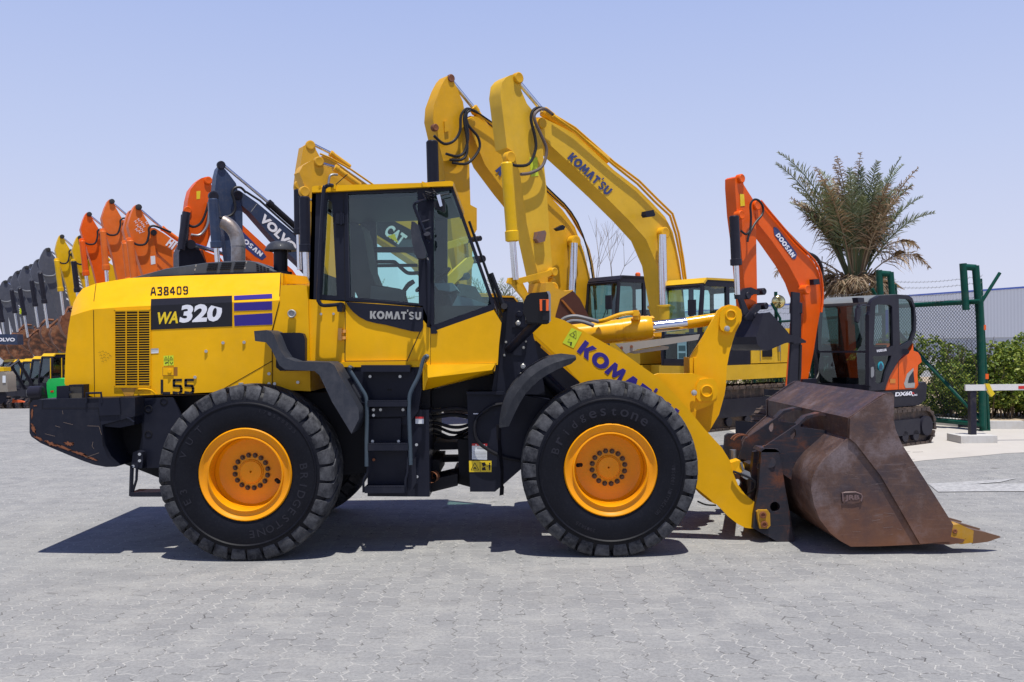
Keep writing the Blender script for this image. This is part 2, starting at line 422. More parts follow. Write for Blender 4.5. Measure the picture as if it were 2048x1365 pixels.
def make_wheel(cx, cz, near=True, letters=None):
    Y0 = YO if near else mir(YO); s = 1 if near else -1
    c = (cx, Y0, cz)
    bm = NB()   # disc
    lathe(bm, [(.292, .150), (.286, .175), (.272, .196), (.24, .207), (.15, .207), (.105, .202), (.10, .192), (.094, .192), (.092, .184), (.05, .180), (.005, .179)], c, (0, s, 0), 56)
    lathe(bm, [(.28, .45), (.28, .48), (.02, .5)], c, (0, s, 0), 32)
    w = part('wheel', bm, RIM, LD)
    bm = NB()
    lathe(bm, [(.384, .30), (.384, .055), (.387, .02), (.378, .008), (.366, .014), (.356, .026), (.335, .036), (.318, .034), (.312, .020), (.303, .018), (.299, .026), (.297, .05), (.296, .10), (.294, .16), (.293, .30)], c, (0, s, 0), 72)
    part('rim', bm, RIM, w)
    part('tyre', make_tyre(c, s), [TYRE, TREAD], w)
    bm = NB(); lathe(bm, [(.008, .170), (.010, .176), (.088, .178), (.091, .185)], c, (0, s, 0), 40); part('hub_cap', bm, RIM, w)
    if near:
        nm = plain('wheel_nut_greasy', (.10, .055, .03), .5, .4)
        bm = NB(); cyl(bm, (0, 0, 0), (0, -.028, 0), .0135, 6)
        lathe(bm, [(.0135, 0), (.021, 0), (.022, -.006), (.014, -.006)], (0, 0, 0), (0, 1, 0), 12)
        me = finish(bm, 'wheel_nut', nm)
        inv = ROOTM[LD]
        for k in range(16):
            t = 2 * math.pi * (k + .4) / 16
            o = bpy.data.objects.new('wheel_nut', me); link(o); o.parent = w
            o.location = inv @ Vector((cx + .140 * math.cos(t), Y0 + .204, cz + .140 * math.sin(t)))
        bm = NB(); t = R(172 if letters == 'front' else -15)
        cyl(bm, (cx + .272 * math.cos(t), Y0 + .07, cz + .272 * math.sin(t)), (cx + .24 * math.cos(t), Y0 + .12, cz + .24 * math.sin(t)), .018, 10)
        part('valve', bm, DEEP, w)
    if letters:
        bm = NB()
        if letters == 'rear':
            arc_text(bm, 'VUT', c, .50, .055, -78, -38, Y0 - .0045); arc_text(bm, '17.500R25', c, .53, .03, 12, 52, Y0 - .0045)
            arc_text(bm, 'BRIDGESTONE', c, .462, .062, 78, 178, Y0 - .0025); arc_text(bm, 'E3', c, .49, .06, -120, -100, Y0 - .0045)
        else:
            arc_text(bm, 'Bridgestone', c, .455, .062, -75, 40, Y0 - .0025, .014); arc_text(bm, 'V-Steel N-Traction', c, .50, .03, 85, 135, Y0 - .0045); arc_text(bm, '20.5R25', c, .50, .028, 195, 215, Y0 - .0045)
        part('sidewall_lettering', bm, EMB, w)
make_wheel(-2.217, .722, True, 'rear'); make_wheel(.805, .726, True, 'front')
make_wheel(-2.217, .722, False); make_wheel(.805, .726, False)
# ---------------- engine hood
def hood_y(px, py):
    pts = [(128, 640), (186, 619), (300, 611.5), (465, 605), (622, 599)]
    for (xa, ya), (xb, yb) in zip(pts, pts[1:]):
        if px <= xb: break
    cy = ya + (yb - ya) * (px - xa) / (xb - xa)
    if py >= cy: return YH
    tp = [(128, 610), (155, 590), (192, 567.5), (258, 556.5), (360, 552), (465, 549), (561.5, 546), (640, 543)]
    for (xa, ya), (xb, yb) in zip(tp, tp[1:]):
        if px <= xb: break
    ty = ya + (yb - ya) * (px - xa) / (xb - xa)
    z0, z1 = P(px, cy, YH).z, P(px, ty, YH + .3).z; ly = lev(px, py)[1]
    t = (F * (H0 - z0) - ly * YH) / (.3 * ly + F * (z1 - z0))
    return YH + .3 * max(0, min(1, t)) - .004
def HP(px, py, off=.004): return P(px, py, hood_y(px, py) - off)
rows = [  # (outer pixel at YH, top pixel at inner depth)
 ((189, 795), None), ((139, 780), None), ((129, 768), None), ((131, 707), None), ((137, 655), None), ((141, 633), (147, 606)), ((150, 630), (155, 590)), ((165, 625), (166, 577)),
 ((186, 619), (192, 567.5)), ((258, 614), (258, 556.5)), ((360, 609.5), (360, 552)), ((465, 605), (465, 549)), ((559, 601), (561.5, 546)),
 ((558, 605), None), ((544, 662), None), ((544, 780), None)]
def hood_rings(side):
    A, B = [], []
    for a, b in rows:
        A.append(P(*a, YH)); B.append(P(*b, YH + .30) if b else P(*a, YH))
    B = [Vector((p.x, YH + .30, p.z)) for p in B]
    return A, B
A, B = hood_rings(0)
def mirv(v): return Vector((v.x, mir(v.y), v.z))
bm = NB(); loft(bm, [A, B, [mirv(p) for p in B], [mirv(p) for p in A]])
hood = part('engine_hood', bm, YEL, LD, bevel=.012)
bm = NB(); pxprism(bm, [(561.5, 571), (604, 570), (613, 572), (616, 600), (621, 783), (545, 779), (545, 664), (559, 606)], YH + .005, mir(YH + .005))
pxprism(bm, [(562, 547), (566, 547), (566, 571), (562, 571)], YH + .2, YH + .25); pxprism(bm, [(562, 547), (612, 553), (617, 566), (610, 568), (562, 568)], YH + .45, YH + .5)
part('side_panel', bm, YEL, LD, bevel=.008)
bm = NB(); lathe(bm, [(.036, -.01), (.036, -.034), (.030, -.040), (.024, -.036), (.022, -.025), (.002, -.025)], P(585, 628, YH), (0, 1, 0), 24); part('marker_lamp', bm, SILV, hood)
# seams
def seam(bm, pts, fn, w=1.0):
    for a, b in zip(pts, pts[1:]):
        a, b = Vector(a), Vector(b); d = (b - a).normalized(); nn = Vector((-d.y, d.x)) * w / 2
        k = max(1, int((b - a).length / 12))
        for i in range(k):
            p, q = a + (b - a) * i / k, a + (b - a) * (i + 1) / k
            face(bm, [bm.verts.new(fn(v.x, v.y)) for v in (p - nn, q - nn, q + nn, p + nn)])
SEAM = plain('panel_gap', (.03, .015, .005), .8)
bm = NB()
seam(bm, [(192, 568), (188, 600), (187, 621), (189, 794)], lambda x, y: HP(x, y, .0025), 1.3)
seam(bm, [(428, 789), (545, 722)], lambda x, y: HP(x, y, .0025), 1.5)
seam(bm, [(189, 795), (430, 789)], lambda x, y: HP(x, y, .0025), 1.5)
seam(bm, [(561.5, 547), (558.5, 605), (544, 662), (544.5, 780)], lambda x, y: HP(x, y, .0025), 1.5)
part('panel_gap', bm, SEAM, hood)
# grille
bm = NB(); pxbox(bm, 230, 622, 299, 773, YH - .002, YH + .05); gr = part('grille', bm, DEEP, hood)
bm = NB()
for i in range(31):
    y = 623.5 + i * 4.93; s = (773 - 622) / 151
    pxprism(bm, [(229, y), (300, y - 1.1), (300, y + .1), (229, y + 1.2)], YH - .012, YH - .004)
for x in (252, 276): pxbox(bm, x - .9, 621, x + .9, 774, YH - .015, YH - .006)
pxprism(bm, [(228, 620), (300.5, 618.5), (300.5, 621.5), (228, 623)], YH - .014, YH); pxbox(bm, 227.5, 621, 230, 774, YH - .014, YH); pxbox(bm, 299, 620, 301, 774, YH - .014, YH); pxbox(bm, 228, 773, 301, 775.5, YH - .014, YH)
part('slats', bm, YEL, gr)
bm = NB(); face(bm, [bm.verts.new(HP(*q, .0035)) for q in ((242, 777), (272, 776), (266, 792), (250, 793))]); part('rust_stain', bm, rustm('rust_run', [(.5, .2, .02), (.6, .3, .02), (.35, .12, .03), (.62, .33, .01)], 9, 0, .6), hood)
bm = NB()
for q in [((302, 598.5), (464, 591.5), (464.3, 605), (301.5, 611.5)), ((301.5, 611.5), (464.3, 605), (464.5, 653), (302, 660))]:
    face(bm, [bm.verts.new(HP(*p, .0035)) for p in q])
stk = part('black_sticker', bm, BLKD, hood)
bm = NB()
for q in [((468, 592), (544, 588), (544.5, 597), (468, 600.5)), ((468, 606.5), (544, 603), (544, 620), (468, 622.5)), ((468, 631), (544.5, 626.5), (545, 649.5), (469, 652.5))]:
    face(bm, [bm.verts.new(HP(*p, .0035)) for p in q])
part('purple_stripes', bm, PURP, hood)
bm = NB(); write(bm, text2d('WA', .035), (311, 649.5), (356, 647), 24, lambda x, y: HP(x, y, .006), up=(0, -1), shear=.18); part('lettering', bm, YDEC, stk)
bm = NB(); write(bm, text2d('320', .045), (358, 646.5), (441, 643), 36, lambda x, y: HP(x, y, .006), up=(0, -1), shear=.16); part('lettering', bm, WHT, stk)
bm = NB(); stencil(bm, 'A38409', (302, 590), 9, 14.5, 3.9, 2.5, lambda x, y: HP(x, y, .006), slope=.03); part('stencilled_number', bm, BLKD, hood)
bm = NB(); stencil(bm, 'L55', (322, 787), 18, 26, 5.5, 5.2, HP, slope=.01); part('stencilled_number', bm, BLKD, hood)
bm = NB()
pts = [(197, 706), (203, 704), (209, 706), (199, 712), (206, 711), (214, 709), (201, 718), (206, 716), (213, 717), (218, 713), (203, 724), (209, 722)]
for x, y in pts: seam(bm, [(x, y), (x + 3, y - 2), (x + 5, y + 1)], HP, .5)
part('handwriting', bm, BLKD, hood)
def decal(parent, quad, mats, fn=HP, marks=(), name='warning_label'):
    bm = NB(); face(bm, [bm.verts.new(fn(*q)) for q in quad]); d = part(name, bm, mats[0], parent)
    if marks:
        bm = NB()
        for mk in marks:
            if mk[0] == 'line': seam(bm, mk[1], lambda x, y: fn(x, y) + Vector((0, -.002, 0)), mk[2])
            else: face(bm, [bm.verts.new(fn(*q) + Vector((0, -.002, 0))) for q in mk[1]])
        part('label_print', bm, mats[1], d)
    return d
decal(hood, [(301, 698), (317, 697), (317, 706.5), (301, 707.5)], [PAPER, SILV], marks=[('line', [(302, 701), (316, 700)], .7), ('line', [(302, 703.5), (316, 702.5)], .7), ('poly', [(302, 697.7), (317, 697), (317, 699), (302, 699.7)])])
decal(hood, [(327, 712), (347, 711), (347.5, 731), (327.5, 732)], [LIME, BLKD], marks=[('line', [(328, 721.5), (347, 720.5)], .8), ('line', [(337.2, 712), (337.6, 732)], .8), ('line', [(329, 719.5), (332, 714), (335.5, 719.3), (329, 719.5)], .7), ('line', [(339.5, 719), (342, 713.6), (345.5, 718.8), (339.5, 719)], .7), ('line', [(330, 727), (336, 725)], 1.8), ('line', [(340, 724), (343, 729), (346, 724)], 1)])
bm = NB(); pxbox(bm, 325, 734.5, 355, 752, YH - .001, YH + .02); part('latch', bm, plain('latch_recess', (.32, .13, .01), .6), hood)
bm = NB(); pxbox(bm, 326, 735.5, 347, 751, YH - .008, YH); cyl(bm, P(339, 743, YH - .02), P(339, 743, YH), .016, 14); part('latch', bm, YEL, hood, bevel=.002)
for x, y in ((412, 703), (446, 686), (488, 685), (390, 755), (538, 748), (538, 768), (595.5, 765), (549, 768)):
    bm = NB(); cyl(bm, P(x, y, YH - .014), P(x, y, YH), .0135, 12); part('bolt', bm, BOLT, hood)
bm = NB(); tube(bm, smooth([P(277, 780, YH), P(279, 779, YH - .03), P(300, 780, YH - .03), P(311, 789, YH - .01)]), .008); part('handle', bm, YEL, hood)
bm = NB(); pxbox(bm, 477, 766, 486, 773, YH - .015, YH); part('tag_plate', bm, SILV, hood)
# black cowl on top
bm = NB()
prof = [(258, 558), (333, 537.5), (412, 526), (452, 523), (495, 521.5), (510, 524), (548, 543), (560, 549), (560, 560), (258, 562)]
r0 = [P(x, y, 8.2) for x, y in prof]; r1 = [v + Vector((0, .10, .006)) for v in r0]
base = [Vector((v.x, 8.12, v.z)) for v in r0[:1]]
lo = [Vector((v.x, 8.19, max(r0[-1].z, v.z - .005))) for v in r0]
loft(bm, [lo, r0, r1, [mirv(v) for v in r1], [mirv(v) for v in r0]])
cowl = part('hood_cowl', bm, paint('cowl_grey', (.085, .095, .11), .5, .05, .25, dust=(.3, .3, .3)), LD, bevel=.004)
bm = NB(); pxprism(bm, [(300, 553), (388, 549), (562, 544.5), (562, 549), (388, 553.5), (300, 556)], 8.16, 8.19); pxprism(bm, [(388, 549), (562, 544.5), (562, 543), (388, 547.5)], 8.175, 8.19); part('cowl_lip', bm, CHAR, cowl)
def slotrow(x0, x1, ys, sh, parent):
    bm = NB()
    for y in ys:
        pxprism(bm, [(x0 + sh * (ys[-1] - y), y - 1.1), (x1 + sh * (ys[-1] - y), y - 1.4), (x1 + sh * (ys[-1] - y) - .8, y + .8), (x0 + sh * (ys[-1] - y) - .8, y + 1.1)], 8.178, 8.21)
    part('vent_slots', bm, DEEP, parent)
slotrow(413, 432, [528.5, 532.5, 536.5, 540], .3, cowl); slotrow(440, 459, [527.2, 531, 535, 539], .3, cowl); slotrow(467, 486, [526, 530, 534, 538], .3, cowl)
bm = NB()
for i in range(5):
    for j in range(4):
        x = 512 + i * 7 - j * 1.5 + 2 * j; y = 529.5 + i * 2.6 + j * 4 - 1.5
        if y < 546 and y > 524 + (x - 508) * .45: pxprism(bm, [(x, y), (x + 4, y + .8), (x + 4.5, y + 2.8), (x + .5, y + 2)], 8.178, 8.21)
part('vent_holes', bm, DEEP, cowl)
for x, y in ((393, 532), (391, 540), (494, 525), (491, 537)):
    bm = NB(); cyl(bm, P(x, y, 8.19), P(x, y, 8.21), .012, 10); part('bolt', bm, SILV, cowl)
EXH = rustm('exhaust_steel', [(.30, .29, .28), (.36, .34, .33), (.22, .18, .16), (.26, .25, .25)], 3, .7, .55)
bm = NB(); pp = smooth([P(476.5, 524, 8.6), P(476.5, 505, 8.6), P(476, 488, 8.6), P(471.5, 469, 8.6), P(462, 455, 8.6), P(452, 447, 8.6), P(446, 444, 8.6)], 5)
tube(bm, pp, [.066] * (len(pp) - 8) + [.065] * 8, 24, cap=False); tube(bm, [p + Vector((0, 0, 0)) for p in pp], .060, 24, cap=True)
tube(bm, [P(476.5, 493, 8.6), P(476.5, 490.5, 8.6)], .069, 24)
part('exhaust_pipe', bm, EXH, LD)
bm = NB(); c = P(561, 502, 8.45)
lathe(bm, [(.01, .088), (.05, .088), (.085, .08), (.12, .05), (.144, .012), (.146, .0), (.13, -.004), (.06, .01)], c, (0, 0, 1), 40)
pc = part('air_precleaner', bm, GREYP, LD)
bm = NB(); lathe(bm, [(.062, .01), (.064, -.03), (.064, -.19), (.07, -.19), (.07, -.2), (.105, -.2), (.105, -.24), (.02, -.24)], c, (0, 0, 1), 32); part('intake_neck', bm, CHAR, pc)
for k in range(24):
    t = k * math.pi / 12
bm = NB()
for k in range(28):
    t = 2 * math.pi * k / 28; box(bm, *(lambda x, y: (x - .003, x + .003, y - .003, y + .003))(c.x + .095 * math.cos(t), c.y + .095 * math.sin(t)), c.z - .01, c.z + .012)
part('intake_screen', bm, DEEP, pc)
# ---------------- counterweight and rear frame
bm = NB()
YW = 7.60
q = [(59, 819), (60, 807), (66, 801), (76, 799.5), (120, 798.5), (201, 796.5), (270, 795), (270, 833), (204, 850), (206, 891), (215, 915), (232, 934), (212, 934.5), (188, 930), (164, 921.5), (138, 911), (113, 900.5), (82, 887), (63, 874), (59, 866)]
# back face steps inward: the far rear corners are rounded in plan
o0 = [P(*p, YW) for p in q]
def inset(v, dy, s):
    xr = P(59, 850, YW).x
    return Vector((v.x + max(0, (xr + 1.0 - v.x)) * s, v.y + dy, v.z))
rings_ = [[inset(v, 0, .12) for v in o0], [inset(v, .05, .04) for v in o0], [inset(v, .18, 0) for v in o0]]
rings_ += [[mirv(v) for v in r] for r in rings_[::-1]]
rings_[0] = o0
loft(bm, [o0] + rings_[2:4] + [[mirv(v) for v in o0]])
cw = part('counterweight', bm, CHARW, LD, bevel=.018)
bm = NB(); seam(bm, [(86, 800), (84, 817), (196, 816.5)], flat(YW - .0025), 1.2); seam(bm, [(196, 816.5), (201, 852), (206, 892)], flat(YW - .0025), 1); part('panel_gap', bm, DEEP, cw)
SCR = plain('scraped_paint_rust', (.22, .075, .03), .8); SCL = plain('pale_scratch', (.30, .22, .16), .8)
bm = NB()
random.seed(3)
def blotch(bm, cx, cy, rx, ry, fn, n=34, rot=0):
    V = []
    for k in range(n):
        t = 2 * math.pi * k / n; f = random.uniform(.35, 1.15); a, b = rx * f * math.cos(t), ry * f * math.sin(t)
        V.append(bm.verts.new(fn(cx + a * math.cos(rot) - b * math.sin(rot), cy + a * math.sin(rot) + b * math.cos(rot))))
    g = face(bm, V)
    if g: bmesh.ops.triangulate(bm, faces=[g])
fw = flat(YW - .003)
for cx, cy, rx, ry, ro in ((64, 828, 2.5, 12, 0), (67, 858, 3.5, 12, -.3), (77, 877, 12, 3, .55), (100, 887, 16, 4, .4), (138, 888, 12, 5, .1), (130, 897, 22, 3.5, .35), (160, 908, 20, 3, .35), (70, 812, 5, 2, 0), (185, 918, 14, 2.5, .3)):
    blotch(bm, cx, cy, rx, ry, fw, rot=ro)
part('rust_patch', bm, SCR, cw)
bm = NB()
for a in ([(127, 845), (146, 850)], [(175, 852), (198, 853), (203, 870)], [(186, 884), (184, 893), (188, 898)], [(170, 916), (198, 906)], [(125, 822), (126, 829)], [(90, 868), (110, 873)], [(110, 852), (120, 855)]):
    seam(bm, a, flat(YW - .004), .45)
part('scratches', bm, SCL, cw)
bm = NB(); pxprism(bm, [(197, 797), (238, 795.5), (241, 830), (199, 832)], YW - .012, YW + .3); pxprism(bm, [(238, 795.5), (269, 795), (270, 828), (241, 831)], YW + .02, YW + .3)
tb = part('battery_box', bm, CHAR, LD, bevel=.01)
bm = NB(); pxprism(bm, [(201, 832), (268, 829), (268, 850), (240, 856), (203, 853)], YW + .03, YW + .3); tube(bm, [P(254, 836, YW), P(259, 838, YW - .02), P(268, 845, YW - .01)], .008, 6, 0); part('box_base', bm, CHAR, tb, bevel=.006)
bm = NB(); tube(bm, [P(173, 806, YW - .01), P(173, 787, YW - .01), P(202, 786, YW - .01), P(204, 806, YW - .01)], .011, 8); part('grab_handle', bm, CHAR, LD)
bm = NB(); pxprism(bm, [(113, 773), (138, 771.5), (138, 798), (113, 799)], YW + .1, YW + .6); bx_ = part('lamp_housing', bm, CHAR, LD, bevel=.005)
bm = NB(); pxprism(bm, [(139, 773), (164, 773), (164, 797), (139, 798)], YW + .11, YW + .59); part('lamp_recess', bm, plain('olive_brown_cover', (.10, .085, .06), .6), bx_)
bm = NB(); pxprism(bm, [(138, 770), (167, 769.5), (167, 797), (164.5, 797), (164.5, 773), (138, 773.5)], YW + .095, YW + .6); cyl(bm, P(139.5, 785, YW + .1), P(139.5, 785, YW + .08), .012, 8); part('hinge', bm, CHAR, bx_)
bm = NB(); pxprism(bm, [(282, 797), (345, 795), (348, 799), (362, 834), (335, 880), (322, 926), (318, 936), (283, 937), (276, 915), (284, 870)], 7.80, 7.84)
fr = part('rear_frame', bm, CHAR, LD, bevel=.006)
bm = NB(); pxprism(bm, [(205, 797), (620, 786), (860, 780), (860, 930), (700, 950), (318, 956), (240, 925), (205, 850)], 8.0, mir(8.0)); part('chassis', bm, DEEP, fr)
for x, y in ((297, 818), (328, 803), (297, 869)):
    bm = NB(); lathe(bm, [(.034, 0), (.034, -.004), (.026, -.006), (.022, .02), (.002, .02)], P(x, y, 7.80), (0, 1, 0), 22); part('tie_down_eye', bm, DEEP, fr)
bm = NB(); pxprism(bm, [(266, 905), (274, 902), (284, 905), (286, 918), (284, 937), (274, 937), (262, 936)], 7.70, 7.78); tube(bm, [P(264, 932, 7.7), P(263, 960, 7.69), P(262, 992, 7.7)], .018, 6); tube(bm, [P(274, 935, 7.7), P(273, 960, 7.7), P(265, 986, 7.7)], .012, 6)
pxbox(bm, 261, 985, 330, 994, 7.68, 7.86); part('rear_step', bm, CHARW, LD, bevel=.003)
for x, y in ((279, 909), (279, 922), (266, 933)):
    bm = NB(); cyl(bm, P(x, y, 7.69), P(x, y, 7.70), .013, 8); part('bolt', bm, BOLT, fr)
# ---------------- fender over rear wheel
bm = NB()
top = [(508, 662.5), (532, 660.5), (542.5, 664), (548, 671), (558.6, 698), (570, 716), (591, 723.5), (658, 725), (668.5, 731), (676, 745.5), (717, 818)]
bot = [(718, 838), (703, 868), (664, 804), (639, 751), (629, 742.5), (570, 739.6), (558.6, 731), (542.5, 698.6), (532, 685.4), (510, 682.5)]
pxprism(bm, top + bot, 7.44, 7.86)
fd = part('rear_fender', bm, GREYP, LD, bevel=.014)
bm = NB(); pxprism(bm, [(560, 666), (600, 666), (606, 668), (610, 678), (610, 722), (575, 722), (558, 700)], 7.70, 7.78); pxprism(bm, [(552, 700), (621, 738), (621, 742), (560, 742), (552, 735)], 7.79, 7.80); part('fender_bracket', bm, CHAR, fd, bevel=.01)
# ---------------- cab
bm = NB()
low = [(618, 598.5), (686, 601.5), (846, 615), (864, 655), (872.6, 661), (987.5, 620), (1003, 646), (998, 690), (995.5, 730), (843, 734), (613, 734), (615, 690)]
pxprism(bm, low, YCB, mir(YCB))
cab = part('cab_body', bm, YEL, LD, bevel=.012)
bm = NB(); a = [P(846, 730.5, YCB - .02), P(991, 727.5, YCB - .02), P(984, 740.5, YCB - .03), P(856, 756, YCB - .05)]
b = [a[0] + Vector((0, .1, 0)), a[1] + Vector((0, .1, 0)), P(986, 748, 8.1), P(849, 781, 8.0)]
loft(bm, [a, b]); pxprism(bm, [(845.5, 731), (856, 756), (849, 780.5), (846, 781)], YCB - .045, YCB + .1)
part('cab_skirt', bm, YEL, cab)
bm = NB(); pxprism(bm, [(613, 725.5), (850, 722.5), (855, 731), (846, 734.5), (613, 734.5)], YCB - .03, YCB + .1); part('cab_sill', bm, YEL, cab, bevel=.004)
side = [(624, 384), (843, 373), (905, 372.5), (990, 613), (987, 620.5), (872, 661), (866, 664), (846, 640), (846, 612), (690, 604), (618, 599)]
hs = [[(654, 398), (664, 405), (674, 592), (643, 590)], [(696, 389), (835, 384), (837.5, 607), (701, 594.5)], [(868, 386), (902, 380), (982.5, 609), (868, 650)]]
for nm_, Ya, th in (('cab_frame', YCB, .05), ('cab_frame', mir(YCB), -.05)):
    bm = NB(); w = lambda lst: [P(x, y, YCB) + Vector((0, Ya - YCB, 0)) for x, y in lst]
    holes(bm, w(side), [w(h) for h in hs], (0, th, 0)); fo = part(nm_, bm, CHAR, LD)
    if Ya == YCB: frame = fo
for i, h in enumerate(hs):
    for Ya in (YCB + .02, mir(YCB) - .02):
        bm = NB(); ctr = Vector((sum(p[0] for p in h) / len(h), sum(p[1] for p in h) / len(h)))
        face(bm, [bm.verts.new(P(ctr.x + (x - ctr.x) * 1.03, ctr.y + (y - ctr.y) * 1.015, YCB) + Vector((0, Ya - YCB, 0))) for x, y in h]); part('window_pane', bm, GLS, frame)
bm = NB(); face(bm, [bm.verts.new(p) for p in (P(904, 374, YCB) + Vector((0, .04, 0)), P(988, 612, YCB) + Vector((0, .04, 0)), P(988, 612, YCB) + Vector((0, mir(YCB) - YCB - .04, 0)), P(904, 374, YCB) + Vector((0, mir(YCB) - YCB - .04, 0)))]); part('windshield', bm, GLS, frame)
bm = NB()  # rear wall with window opening, crossmembers
for Ya in (YCB, mir(YCB) - .14): pxprism(bm, [(624, 384), (632, 384), (627, 599), (618, 599)], Ya, Ya + .14)
pxprism(bm, [(624, 384), (632, 384), (631, 405), (623, 405)], YCB + .1, mir(YCB) - .1); pxprism(bm, [(621, 540), (629, 540), (627, 599), (618, 599)], YCB + .1, mir(YCB) - .1)
pxprism(bm, [(896, 373), (905, 373), (909, 385), (899, 387)], YCB + .02, mir(YCB) - .02); pxprism(bm, [(978, 596), (985, 600), (989, 614), (975, 622)], YCB + .02, mir(YCB) - .02)
part('cab_crossmember', bm, CHAR, frame)
bm = NB(); pxprism(bm, [(624, 374), (630, 372), (843, 366), (900, 362), (907, 364), (906, 372), (843, 374.5), (624, 385)], YCB - .05, mir(YCB) + .05)
roof = part('cab_roof', bm, YEL, LD, bevel=.012)
bm = NB(); pxprism(bm, [(843, 363), (850, 365), (857, 374), (846, 374)], YCB - .06, YCB + .1); cyl(bm, P(648, 378, YCB - .06), P(648, 378, YCB), .02, 12); cyl(bm, P(640, 374, YCB - .055), P(640, 374, YCB), .012, 12); pxprism(bm, [(664, 369), (671, 369), (671, 378), (664, 378)], YCB - .07, YCB); part('roof_bracket', bm, YEL, roof, bevel=.003)
bm = NB(); tube(bm, [P(670, 371, YCB - .05), P(695, 349, YCB - .05)], .004, 5); tube(bm, [P(843, 367, YCB), P(890, 362, YCB)], .004, 5); part('antenna', bm, BLK, roof)
bm = NB(); pxprism(bm, [(634, 386), (845, 377), (900, 375), (906, 384), (846, 392), (634, 400)], YCB + .06, mir(YCB) - .06); part('headliner', bm, DEEP, roof)
# door: black lower trim with curve, seams, lettering, hinges
bm = NB(); pl = [(691, 604), (846, 615), (846, 655), (842, 664), (826, 663.5), (800, 657.5), (773, 650.5), (750, 646.5), (733, 642), (718, 634), (706, 624), (697, 613)]
pxprism(bm, pl, YCB - .016, YCB + .01); door = part('door', bm, CHAR, LD, bevel=.003)
bm = NB(); seam(bm, [(686.8, 378), (690.5, 604), (690, 723), (814, 722), (846.5, 650)], flat(YCB - .0025), 1.5); seam(bm, [(846, 615), (848, 734)], flat(YCB - .0025), .01); seam(bm, [(861, 731), (993, 727.5)], flat(YCB - .0025), 1.2); seam(bm, [(861, 655), (861, 731)], flat(YCB - .0025), .7); part('panel_gap', bm, DEEP, door)
bm = NB(); seam(bm, [(694, 387.5), (699.5, 596), (839, 609.5)], flat(YCB - .002), 1.0); seam(bm, [(694, 387), (836, 382.5)], flat(YCB - .002), .8); part('window_seal', bm, GREYP, door)
bm = NB(); write(bm, block2d("KOMAT'SU"), (740, 638), (842.5, 640), 15.5, flat(YCB - .020), up=(0, -1)); part('lettering', bm, SILV, door)
bm = NB(); pxbox(bm, 672, 427, 688, 448, YCB - .03, YCB); cyl(bm, P(682, 425, YCB - .03), P(682, 450, YCB - .03), .012, 8); part('hinge', bm, CHAR, door, bevel=.003)
bm = NB(); pxbox(bm, 676, 657, 683, 681, YCB - .05, YCB); pxbox(bm, 683, 660, 691, 666, YCB - .03, YCB); pxbox(bm, 683, 673, 691, 679, YCB - .03, YCB); part('hinge', bm, plain('faded_orange_hinge', (.75, .36, .08), .5), door, bevel=.003)
for x, y in ((642, 628.5), (667, 628), (943, 736.5), (849.5, 746)):
    bm = NB(); cyl(bm, P(x, y, YCB - .015), P(x, y, YCB), .011, 10); part('bolt', bm, BOLT, cab)
bm = NB(); Yr = YCB - .13
tube(bm, smooth([P(666, 372, YCB - .05), P(658, 371, Yr), P(651, 375, Yr), (P(647, 386, Yr)), P(640.5, 500, Yr), P(636.5, 590, Yr), P(638, 604, Yr), P(645, 611, Yr), P(660, 611, Yr), P(678, 609.5, Yr)], 4), .0165, 10)
pxprism(bm, [(673, 606), (682, 605), (684, 611), (684, 623), (675, 624), (673, 615)], Yr - .01, YCB); part('grab_rail', bm, CHAR, LD, bevel=0)
bm = NB(); tube(bm, smooth([P(853, 519, YCB), P(856.5, 522, YCB - .05), P(857.5, 560, YCB - .05), P(857.5, 645, YCB - .05), P(856, 651, YCB)], 3), .014, 8); pxprism(bm, [(861, 653), (870, 655), (875, 665), (872, 668), (862, 668)], YCB - .03, YCB); part('grab_rail', bm, CHAR, LD)
# mirror
bm = NB(); Ym = YCB - .3
tube(bm, smooth([P(858, 399, YCB), P(848, 401, YCB - .15), P(834, 405, Ym), P(829, 409, Ym), P(829, 416, Ym), P(840, 443, Ym), P(851, 470, Ym)], 3), .0125, 8)
tube(bm, [P(838, 447, Ym), P(858, 441, Ym + .05)], .012, 8); tube(bm, [P(845, 463, Ym), P(861, 456, Ym + .05)], .012, 8); cyl(bm, P(854, 468, Ym - .02), P(856, 478, Ym + .02), .028, 12); tube(bm, [P(852, 479, Ym), P(858, 486, Ym)], .012, 8)
mr = part('mirror_arm', bm, CHAR, LD)
bm = NB(); pxprism(bm, [(823, 443), (829, 444), (835, 449), (843, 478), (849, 494), (853, 507), (850.5, 516), (845, 518), (835, 517), (829, 508), (824, 487), (821.5, 458)], Ym - .04, Ym + .05); part('mirror', bm, GREYP, mr, bevel=.016)
bm = NB(); tube(bm, smooth([P(857, 392, YCB - .1), P(868, 384, YCB - .12), P(874, 391, YCB - .12), P(881, 396, YCB - .1)], 3), .008, 6); tube(bm, [P(850, 384, YCB - .1), P(885, 392, YCB - .1)], .006, 6); tube(bm, [P(855, 396, YCB - .1), P(898, 388, YCB - .08)], .005, 6); tube(bm, [P(862, 375, YCB), P(870, 384, YCB - .1)], .006, 5)
for k in range(7): tube(bm, [P(846 + k * 2, 388 + (k % 3) * 5, YCB - .06), P(852 + k * 3, 399 - (k % 2) * 6, YCB - .12)], .006, 5)
wl_ = part('work_lamp_bracket', bm, BLK, LD)
bm = NB(); pxprism(bm, [(867, 404), (884, 397), (889, 400), (891, 421), (888, 425), (869, 416)], YCB - .16, YCB - .06); part('work_lamp', bm, BLK, wl_, bevel=.006)
bm = NB(); pxprism(bm, [(873, 391), (880, 389), (885, 412), (880, 414), (876, 402)], YCB - .19, YCB - .165); part('reflector', bm, CHROME, wl_, bevel=.004)
